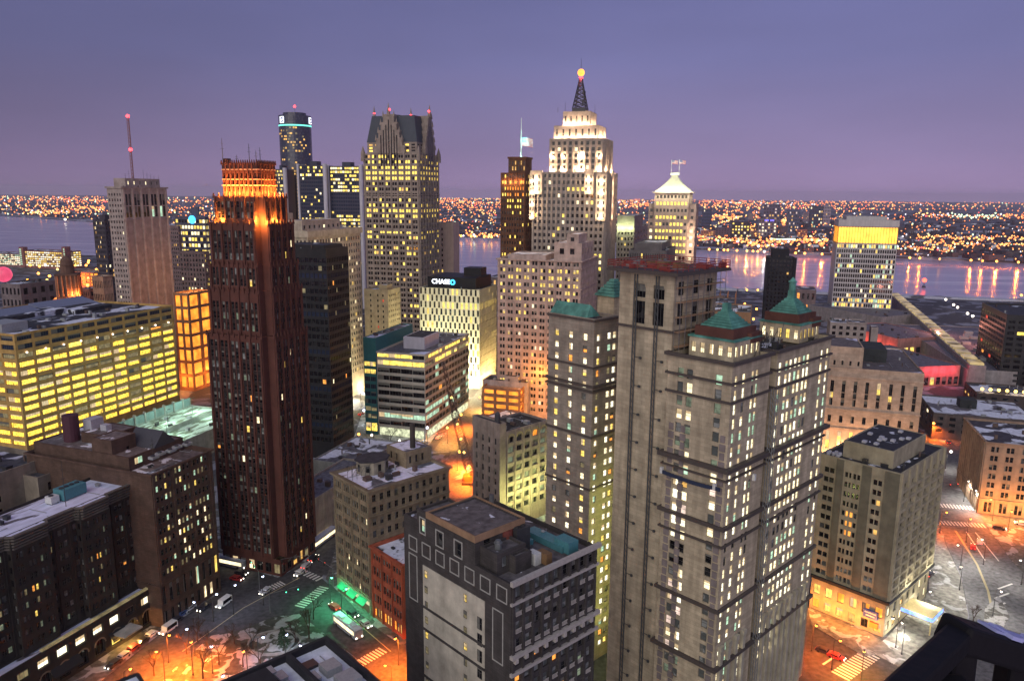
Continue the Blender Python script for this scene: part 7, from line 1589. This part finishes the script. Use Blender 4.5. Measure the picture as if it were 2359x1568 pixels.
# planter ring in the park
p = pz(632, 1482, 0); rt = empty('planter', (p.x, p.y, .15), 0, label='oval snowy planter with low wall in the middle of the park', cat='planter')
q = MB()
for k in range(24):
    a0, a1 = k * math.pi / 12, (k + 1) * math.pi / 12
    for (r0, r1, h_) in ((7.0, 7.5, .7),): q.prism([(r0 * math.cos(a0), r0 * .8 * math.sin(a0)), (r1 * math.cos(a0), r1 * .8 * math.sin(a0)), (r1 * math.cos(a1), r1 * .8 * math.sin(a1)), (r0 * math.cos(a1), r0 * .8 * math.sin(a1))], 0, h_)
q.build('planter_wall', wall('grey_concrete', (.3, .3, .28)), rt); q = MB(); q.cyl(0, 0, 0, .45, 5.6, 5.6, 20); q.build('planter_bed', snowy('bed_snow', .55, (.05, .06, .04), .3, (.36, .39, .38)), rt)
# traffic signals
def signal(px, py, rz, label, key='r'):
    p = pz(px, py, 0); rt = empty('traffic_signal', (p.x, p.y, .1), rz, label=label, cat='traffic light', group='traffic signals'); q = MB(); q.tube((0, 0, 0), (0, 0, 6.4), .12, .09); q.build('pole', plain('galvanised', (.2, .21, .22), .5, .4), rt); q = MB(); q.tube((0, 0, 6.3), (9, 0, 6.7), .09, .06); q.build('mast_arm', plain('galvanised', (.2, .21, .22), .5, .4), rt)
    for x in (5, 8.6):
        q = MB(); q.box(x - .2, x + .2, -.2, .2, 5.5, 6.6); h = q.build('signal_head', plain('signal_black', (.02, .02, .02), .5), rt); q = MB(); q.ball((x, -.25, 6.35 if key == 'r' else 5.75), .17); q.build('signal_lens', glow('lens_' + key, (1, .05, .03) if key == 'r' else (.1, 1, .5), 6), h)
for s_ in ((622, 1412, .5, 'long armed traffic signal at the park corner of the crossroads', 'g'), (712, 1318, 3.6, 'traffic signal at the deco tower corner showing red', 'r'), (598, 1358, 2.2, 'traffic signal near the lower left of the crossroads', 'g'), (768, 1350, 2.4, 'traffic signal at the buff building corner', 'r'), (2160, 1150, .2, 'traffic signal at the far side of the orange crossing', 'r'), (2150, 1215, 3.3, 'traffic signal left of the near orange crossing', 'r'), (985, 1030, .4, 'traffic signal at the banded office corner', 'r')): signal(*s_)
# ---- crawler crane
B0 = pz(1085, 1112, 0); Tp = pY(1020, 832, B0.y + 14); rt = empty('crane', tuple(B0), 0, label='tall lattice boom crane leaning left over the orange lit central street', cat='crane')
CRM_ = plain('crane_steel', (.09, .05, .04), .5, .3)
def lattice(a, c, w0, w1, n, name, r_=.16):
    a = Vector(a); c = Vector(c); d = (c - a).normalized(); u = d.cross(Vector((0, 1, 0))).normalized(); v = d.cross(u).normalized(); q = MB()
    for k in range(n):
        t0, t1 = k / n, (k + 1) / n; p0, p1 = a.lerp(c, t0), a.lerp(c, t1); h0, h1 = w0 + (w1 - w0) * t0, w0 + (w1 - w0) * t1
        A = [p0 + u * sx_ * h0 + v * sy_ * h0 for sx_, sy_ in ((-1, -1), (1, -1), (1, 1), (-1, 1))]; B_ = [p1 + u * sx_ * h1 + v * sy_ * h1 for sx_, sy_ in ((-1, -1), (1, -1), (1, 1), (-1, 1))]
        for i in range(4): q.tube(A[i], B_[i], r_, seg=4); q.tube(A[i], B_[(i + 1) % 4], r_ * .6, seg=3)
    return q.build(name, CRM_, rt)
T_ = Tp - B0; lattice((0, 0, 3), T_ * .58, 1.7, 1.5, 22, 'boom'); lattice(T_ * .58, T_, 1.2, .4, 14, 'jib'); lattice(T_ * .58, T_ * .58 + Vector((-3, 2, 9)), .8, .3, 5, 'mast_strut')
q = MB(); q.tube((4, 2, 3), T_ * .58, .08); q.tube(T_ * .58 + Vector((-3, 2, 9)), T_, .07); q.tube((5, 2, 3), T_ * .58 + Vector((-3, 2, 9)), .07); q.build('cable', STEEL, rt)
q = MB(); q.box(-3, 6, -2, 2, 1.2, 4); q.box(-3.4, -1, -1.8, 0, 2, 4.6); q.build('cab', plain('crane_cab', (.4, .1, .03), .5), rt); q = MB(); q.box(-4, 5, -3.2, -2.2, 0, 1.2); q.box(-4, 5, 2.2, 3.2, 0, 1.2)
for p in q.pieces(): p.build('crawler_track', plain('tyre', (.02, .02, .02), .8), rt)
for t in (.12, .25, .36, .48, .7): q = MB(); q.ball(T_ * t, .55); q.build('boom_light', glow('lamp_amber', (1, .62, .15), 3.5), rt)
# ---- foreground parapet, just below the camera
def cp_(x, y, t): return Vector((0, 0, CAM_H)) + ray(x, y) * t
rt = empty('railing', tuple(cp_(2215, 1460, 2.6)), 0, label='black snow dusted railing corner in the near foreground, bottom right', cat='railing'); o_ = rt.location.copy()
def beam(a, c, w_, h_, name, m):
    a = a - o_; c = c - o_; d = (c - a); L_ = d.length; q = MB(); M = Matrix.Translation(a) @ d.to_track_quat('X', 'Z').to_matrix().to_4x4(); q.box(-.05, L_, -w_ / 2, w_ / 2, -h_ / 2, h_ / 2, M=M); ob = q.build(name, m, rt); bv = ob.modifiers.new('bevel', 'BEVEL'); bv.width = .015; bv.segments = 2; return ob, M, L_
RBK = wall('black_iron', (.008, .007, .009), .7, .4)
A_ = cp_(2212, 1462, 2.6); beam(A_, cp_(1965, 1700, 2.0), .085, .08, 'top_rail', RBK); _, M, L_ = beam(A_, cp_(2620, 1590, 3.0), .12, .10, 'top_rail', RBK)
q = MB(); 
r = random.Random(2)
for k in range(22): x = .12 + L_ * k / 22; q.box(x, x + L_ / 22 + .01, -.055 + r.uniform(0, .03), .02 + r.uniform(-.02, .03), .052, .06 + r.uniform(0, .008), M=M)
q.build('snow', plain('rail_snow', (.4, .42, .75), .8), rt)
beam(A_ + Vector((0, 0, -.05)), A_ + Vector((.02, 0, -1.2)), .09, .09, 'post', RBK); B_ = cp_(2340, 1520, 2.8); beam(B_, B_ + Vector((0, .02, -1.2)), .1, .1, 'post', RBK); C_ = cp_(2190, 1610, 2.45); beam(C_, C_ + Vector((0, .02, -1.2)), .14, .14, 'post', RBK)
# ================================================================ the far bank
def far_b(x0, x1, yt, yb, col, lab, p=.2, keys='wya', nR=6, n=6, key=None, D=None):
    P = pz(x0, yb, 4); b = Bld('far_building', lab, 'building', (x0, yt), Y=P.y, a=108, W=(x1 - x0) / 1782 * P.y / .9, D=D or 30, mat=wall('wall_%02x%02x%02x' % tuple(int(c * 255) for c in col), col), roof=snowy('far_roof', .45, (.06, .06, .07), .08)); b.nwin = 60; zT = b.top
    b.tier(0, b.W, 0, b.D, 0, zT, R=dict(xs=cols(b.W, nR, .55, 1), zs=rows(5, zT - 1.5, n, .5), f=lit(len(BLD), p, keys, 'D', .1), style='N', depth=.3), par=.8); return b
FB = [(1617, 1636, 481, 526, (.07, .08, .16), 'dark blue slab tower across the river, just right of pyramid roofed tower', .0, 'w'), (1614, 1645, 531, 552, (.45, .2, .15), 'low orange brick block on the far bank right of the pyramid roofed tower', .5, 'oa'), (1648, 1682, 524, 553, (.12, .09, .14), 'dark sloping block on the far bank beside the low orange block', .0, 'a'),
 (1685, 1722, 510, 554, (.06, .05, .08), 'dark office with two rows of yellow windows on the far bank', .45, 'yYw'), (1723, 1745, 532, 548, (.5, .3, .25), 'small pink lit block on the far bank', .1, 'a'), (1747, 1784, 504, 551, (.2, .17, .24), 'grey tower with blue lit sign on the far bank', .55, 'pwa'), (1759, 1792, 470, 515, (.14, .11, .18), 'hazy apartment slab behind the tower with blue sign', .25, 'pa'),
 (1813, 1838, 485, 536, (.11, .12, .2), 'bluish apartment tower with few lights on the far bank, middle', .25, 'pa'), (1866, 1892, 474, 526, (.06, .07, .13), 'dark apartment tower on the far bank left of the pale one', .3, 'wga'), (1892, 1911, 474, 520, (.38, .3, .38), 'pale slim tower on the far bank left of the amber topped tower', .02, 'a'), (1795, 1812, 520, 549, (.14, .1, .14), 'low dark block behind the arena on the far bank', .1, 'a'),
 (1836, 1856, 529, 546, (.5, .16, .13), 'small red lit block on the far bank', .3, 'oa'), (1724, 1738, 492, 506, (.4, .28, .28), 'small pinkish block in the hazy far city', .0, 'a'), (1850, 1866, 490, 512, (.3, .22, .28), 'small hazy block left of the dark apartment tower', .1, 'a')]
for x0, x1, yt, yb, c_, lab, p, ks in FB:
    b = far_b(x0, x1, yt, yb, c_, lab, p, ks)
    if 'blue lit sign' in lab:
        for xx in (.45, .75): q = MB(); q.box(b.W * xx - 6, b.W * xx + 4, -.5, -.1, b.top - 6, b.top - 2.5); b.part('lit_sign', q, glow('sign_violet', (.12, .1, 1), 2.5, .9, 1.1))
    b.done()
P = pz(1773, 560, 4); rt = empty('arena', (P.x, P.y, 4), math.radians(-18), label='long low arena with white green glowing roof edge on the far bank', cat='arena'); q = MB(); q.box(0, 62, 0, 30, 0, 9); q.build('wall', wall('arena_wall', (.5, .3, .3)), rt); q = MB(); q.box(-1, 63, -1, 31, 9, 12); q.build('lit_roof_edge', glow('arena_glow', (.75, 1, .78), 1.6, .5, 1.2, .1), rt)
# ---- city lights of the far bank: individual lights for the largest, one mass for the rest
rnd = random.Random(77); PTS = []
def shore_y(px):
    for (x0, y0), (x1, y1) in zip(FAR_SHORE[:-1], FAR_SHORE[1:]):
        if x0 <= px <= x1: return y0 + (y1 - y0) * (px - x0) / (x1 - x0)
    return 600
def add(P, c, k=1.0):
    px, py = proj((P.x, P.y, P.z))
    if -40 < px < 2400 and py > 446 and 400 < P.y < 20500 and py < shore_y(px) - 2: PTS.append((P, c, k))
def colr(): return rnd.choices(['lo', 'la', 'ly', 'lg', 'lr', 'lw'], [50, 26, 12, 5, 3, 4])[0]
for k in range(330):           # rows of lamps along avenues, parallel and at right angles to the river
    px = rnd.uniform(-60, 2420); sy = shore_y(px); t = rnd.random() ** 1.5; py = 458 + (sy - 6 - 458) * t + (px - 1179) * .004
    if px < 700 and rnd.random() < .45: continue
    if 1000 < px < 1160 and py > 500 and rnd.random() < .5: continue
    P = pz(px, py, 4); a = math.radians(rnd.choice((18, 108, 108, 108, 60)) + rnd.uniform(-4, 4)); d = Vector((math.sin(a), math.cos(a), 0)); n_ = rnd.randint(5, 22); s_ = rnd.uniform(28, 50) * (1 + P.y / 3500); c = colr()
    for i in range(n_): add(P + d * s_ * (i - n_ / 2) + Vector((rnd.uniform(-4, 4), rnd.uniform(-4, 4), rnd.uniform(9, 16))), c if rnd.random() < .8 else colr(), rnd.uniform(.6, 1.15))
for k in range(650):
    px = rnd.uniform(-20, 2380); sy = shore_y(px); py = 455 + (sy - 459) * rnd.random() ** 1.25; add(pz(px, py, 14), colr(), rnd.uniform(.5, 1.2))
for (x0, x1, y0, n_, kk) in ((90, 265, 459, 46, 1.0), (60, 160, 488, 40, 1.3), (150, 240, 478, 40, 1.0), (1045, 1150, 541, 34, 1.3), (1015, 1110, 462, 40, 1.0), (1430, 1500, 470, 30, 1.1), (1620, 1910, 466, 110, 1.0), (1610, 1900, 553, 80, 1.5), (1900, 2060, 465, 60, 1.0), (2110, 2358, 494, 60, 1.3), (2060, 2200, 572, 40, 1.3), (2130, 2358, 560, 60, 1.5), (2060, 2358, 598, 12, 1.5), (1640, 1700, 498, 24, 1.5), (1800, 1830, 510, 20, 1.7), (1720, 1790, 562, 30, 1.6), (1850, 1905, 552, 34, 1.8), (2110, 2358, 545, 70, 1.3), (1560, 1720, 545, 50, 1.5)):
    for i in range(n_):
        f = (i + rnd.random()) / n_; px = x0 + (x1 - x0) * f; add(pz(px, y0 + rnd.gauss(0, 3.2) + (px - x0) * .02, 14), 'lg' if (x0 == 2110 and y0 == 494 and .3 < f < .75) else colr(), kk * rnd.uniform(.8, 1.25))
CM = {'lo': ((1, .24, .06), 2.4), 'la': ((1, .38, .10), 2.6), 'ly': ((1, .6, .2), 2.4), 'lg': ((.75, 1, .6), 2.2), 'lr': ((1, .1, .1), 2.4), 'lw': ((.9, .85, 1), 2.4)}
LM = {k: glow('far_light_' + k, c, s, .97, 1.03) for k, (c, s) in CM.items()}
oc = [(1, 0, 0), (-1, 0, 0), (0, 1, 0), (0, -1, 0), (0, 0, 1), (0, 0, -1)]; ocf = [(0, 2, 4), (2, 1, 4), (1, 3, 4), (3, 0, 4), (2, 0, 5), (1, 2, 5), (3, 1, 5), (0, 3, 5)]
def lightmesh(c):
    q = MB(); q.v = [(x, y, z) for x, y, z in oc]; q.f = list(ocf); q.m = [0] * 8; n = 6; q.v += [(.08, 0, -1), (-.05, .06, -1), (-.05, -.06, -1), (.08, 0, -7), (-.05, .06, -7), (-.05, -.06, -7)]; q.f += [(6, 7, 10, 9), (7, 8, 11, 10), (8, 6, 9, 11)]; q.m += [1, 1, 1]; return q.mesh('far_street_light', [LM[c], STEEL])
ME = {c: lightmesh(c) for c in CM}
def rad(P, k): return max(.9, P.y * .00105 * k) * 1.0
PTS.sort(key=lambda t: -t[2] * (rad(t[0], t[2]) / t[0].y))
NM = {'lo': 'orange', 'la': 'amber', 'ly': 'pale yellow', 'lg': 'greenish', 'lr': 'red', 'lw': 'white'}
for P, c, k in PTS[:300]:
    o = bpy.data.objects.new('far_street_light', ME[c]); COL.objects.link(o); s_ = rad(P, k); o.location = P; o.scale = (s_, s_, min(s_, P.z / 2)); tag(o, '%s street light on the far bank of the river' % NM[c], 'street light', '%s street lights on the far bank' % NM[c])
order = list(CM); q = MB()
for P, c, k in PTS[300:]:
    s_ = rad(P, k); n = len(q.v); q.v += [(P.x + x * s_, P.y + y * s_, P.z + z * s_) for x, y, z in oc]; q.f += [tuple(n + i for i in f) for f in ocf]; q.m += [order.index(c)] * 8
tag(q.build('far_city_lights', [LM[c] for c in order]), 'countless small orange and yellow lights of the city spread to the horizon', 'city lights', kind='stuff')
# dark low houses and trees of the far city as one mass
q = MB()
for k in range(2600):
    px = rnd.uniform(-40, 2400); sy = shore_y(px); py = 456 + (sy - 460) * rnd.random(); P = pz(px, py, 4)
    if not 1200 < P.y < 9000: continue
    w_, d_, h_ = rnd.uniform(10, 34), rnd.uniform(10, 30), rnd.uniform(5, 13); q.box(P.x - w_ / 2, P.x + w_ / 2, P.y, P.y + d_, 4, 4 + h_, rnd.choice((0, 0, 1, 2)), bottom=False)
tag(q.build('far_houses', [wall('far_house_a', (.06, .05, .07)), wall('far_house_b', (.12, .09, .10)), snowy('far_roof', .45)]), 'low dark rooftops of the city spread across the far bank', 'houses', kind='stuff')
# harbour light
P = pz(2127, 662, 0); rt = empty('harbour_beacon', (P.x, P.y, .2), 0, label='red harbour beacon standing in the river right of the amber topped tower', cat='beacon'); q = MB(); q.cyl(0, 0, 0, 2, 2.5, 2.2, 10); q.tube((0, 0, 2), (0, 0, 9), .5, .3); q.build('post', STEEL, rt); q = MB(); q.ball((0, 0, 10), 3.0, n1=12, n2=8); q.build('lamp', glow('beacon_red2', (1, .09, .05), 4, .9, 1.1), rt)
# riverfront promenade rail of lamps
for k, (x, y) in enumerate(((2178, 690), (2196, 702), (2205, 708), (2228, 722), (2240, 728), (2270, 745), (2300, 715), (2352, 680))):
    street_lamp(x, y, 'white' if k < 6 else 'orange', 0, ['riverfront lamp farthest left above the arena roof', 'riverfront lamp second from the left above the arena roof', 'riverfront lamp third above the arena roof', 'riverfront lamp fourth above the arena roof', 'riverfront lamp fifth above the arena roof', 'riverfront lamp nearest on the arena side', 'orange lamp left of the right edge tower', 'orange lamp at the right edge beside the river'][k], r=1.3)
for k in range(26):      # orange lights in the left harbour district
    r = random.Random(k + 700); x, y = r.uniform(60, 245), r.uniform(600, 672); c = r.choice(('orange', 'orange', 'orange', 'amber', 'white'))
    street_lamp(x, y, c, 300000 if k % 2 == 0 else 0, '%s lamp in the orange harbour district at far left' % c, r=1.7).update({} if 0 else {}) if 0 else None
    L0 = street_lamp(x, y, c, 300000 if k % 2 == 0 else 0, '%s lamp in the glowing harbour district at far left' % ('orange' if c == 'orange' else c), r=1.7); L0['group'] = '%s harbour district lamps' % c

# lamps right on the far quay: these throw the long orange streaks on the water
for k, (x, c, pw) in enumerate(((1062, 'orange', 5), (1085, 'orange', 8), (1093, 'amber', 4), (1115, 'orange', 6), (1132, 'orange', 3), (1633, 'orange', 16), (1652, 'amber', 6), (1667, 'orange', 6), (1676, 'orange', 5), (1697, 'orange', 8), (1720, 'amber', 16), (1734, 'orange', 6), (1745, 'orange', 7), (1760, 'white', 3), (1815, 'orange', 10), (1832, 'orange', 7), (1853, 'orange', 6), (1893, 'orange', 6), (2095, 'orange', 4), (2118, 'orange', 5), (2236, 'orange', 5), (2262, 'orange', 4), (2295, 'orange', 5), (2345, 'orange', 6), (150, 'white', 6), (230, 'white', 7))):
    y = shore_y(x) - 1.5; P = pz(x, y, 12); L0 = street_lamp(0, 0, c, 0, '%s quay lamp on the far bank throwing a streak across the water' % c, r=P.y * .0014, P=P); L0['group'] = '%s quay lamps on the far bank' % c; L0.location.z = 4.0
    lamp('quay_light', (1.5, 0, 8), pw * (420000 if 1600 < x < 1900 else 110000), EC.get(c, LC[c]), L0, 1.5)
print('far lights', len(PTS))
# ================================================================ dusk haze
q = MB(); q.box(-24500, 24500, -120, 23000, -1.2, 245)
m = bpy.data.materials.new('haze'); m.use_nodes = True; t = m.node_tree; t.nodes.clear()
o_ = t.nodes.new('ShaderNodeOutputMaterial'); v = t.nodes.new('ShaderNodeVolumePrincipled')
v.inputs['Color'].default_value = (.98, .9, 1, 1); v.inputs['Density'].default_value = .00004; v.inputs['Anisotropy'].default_value = .2
t.links.new(v.outputs[0], o_.inputs['Volume'])
tag(q.build('haze', m), kind='stuff')
print('objects', len(COL.objects), 'top-level', len([o for o in COL.objects if not o.parent]))
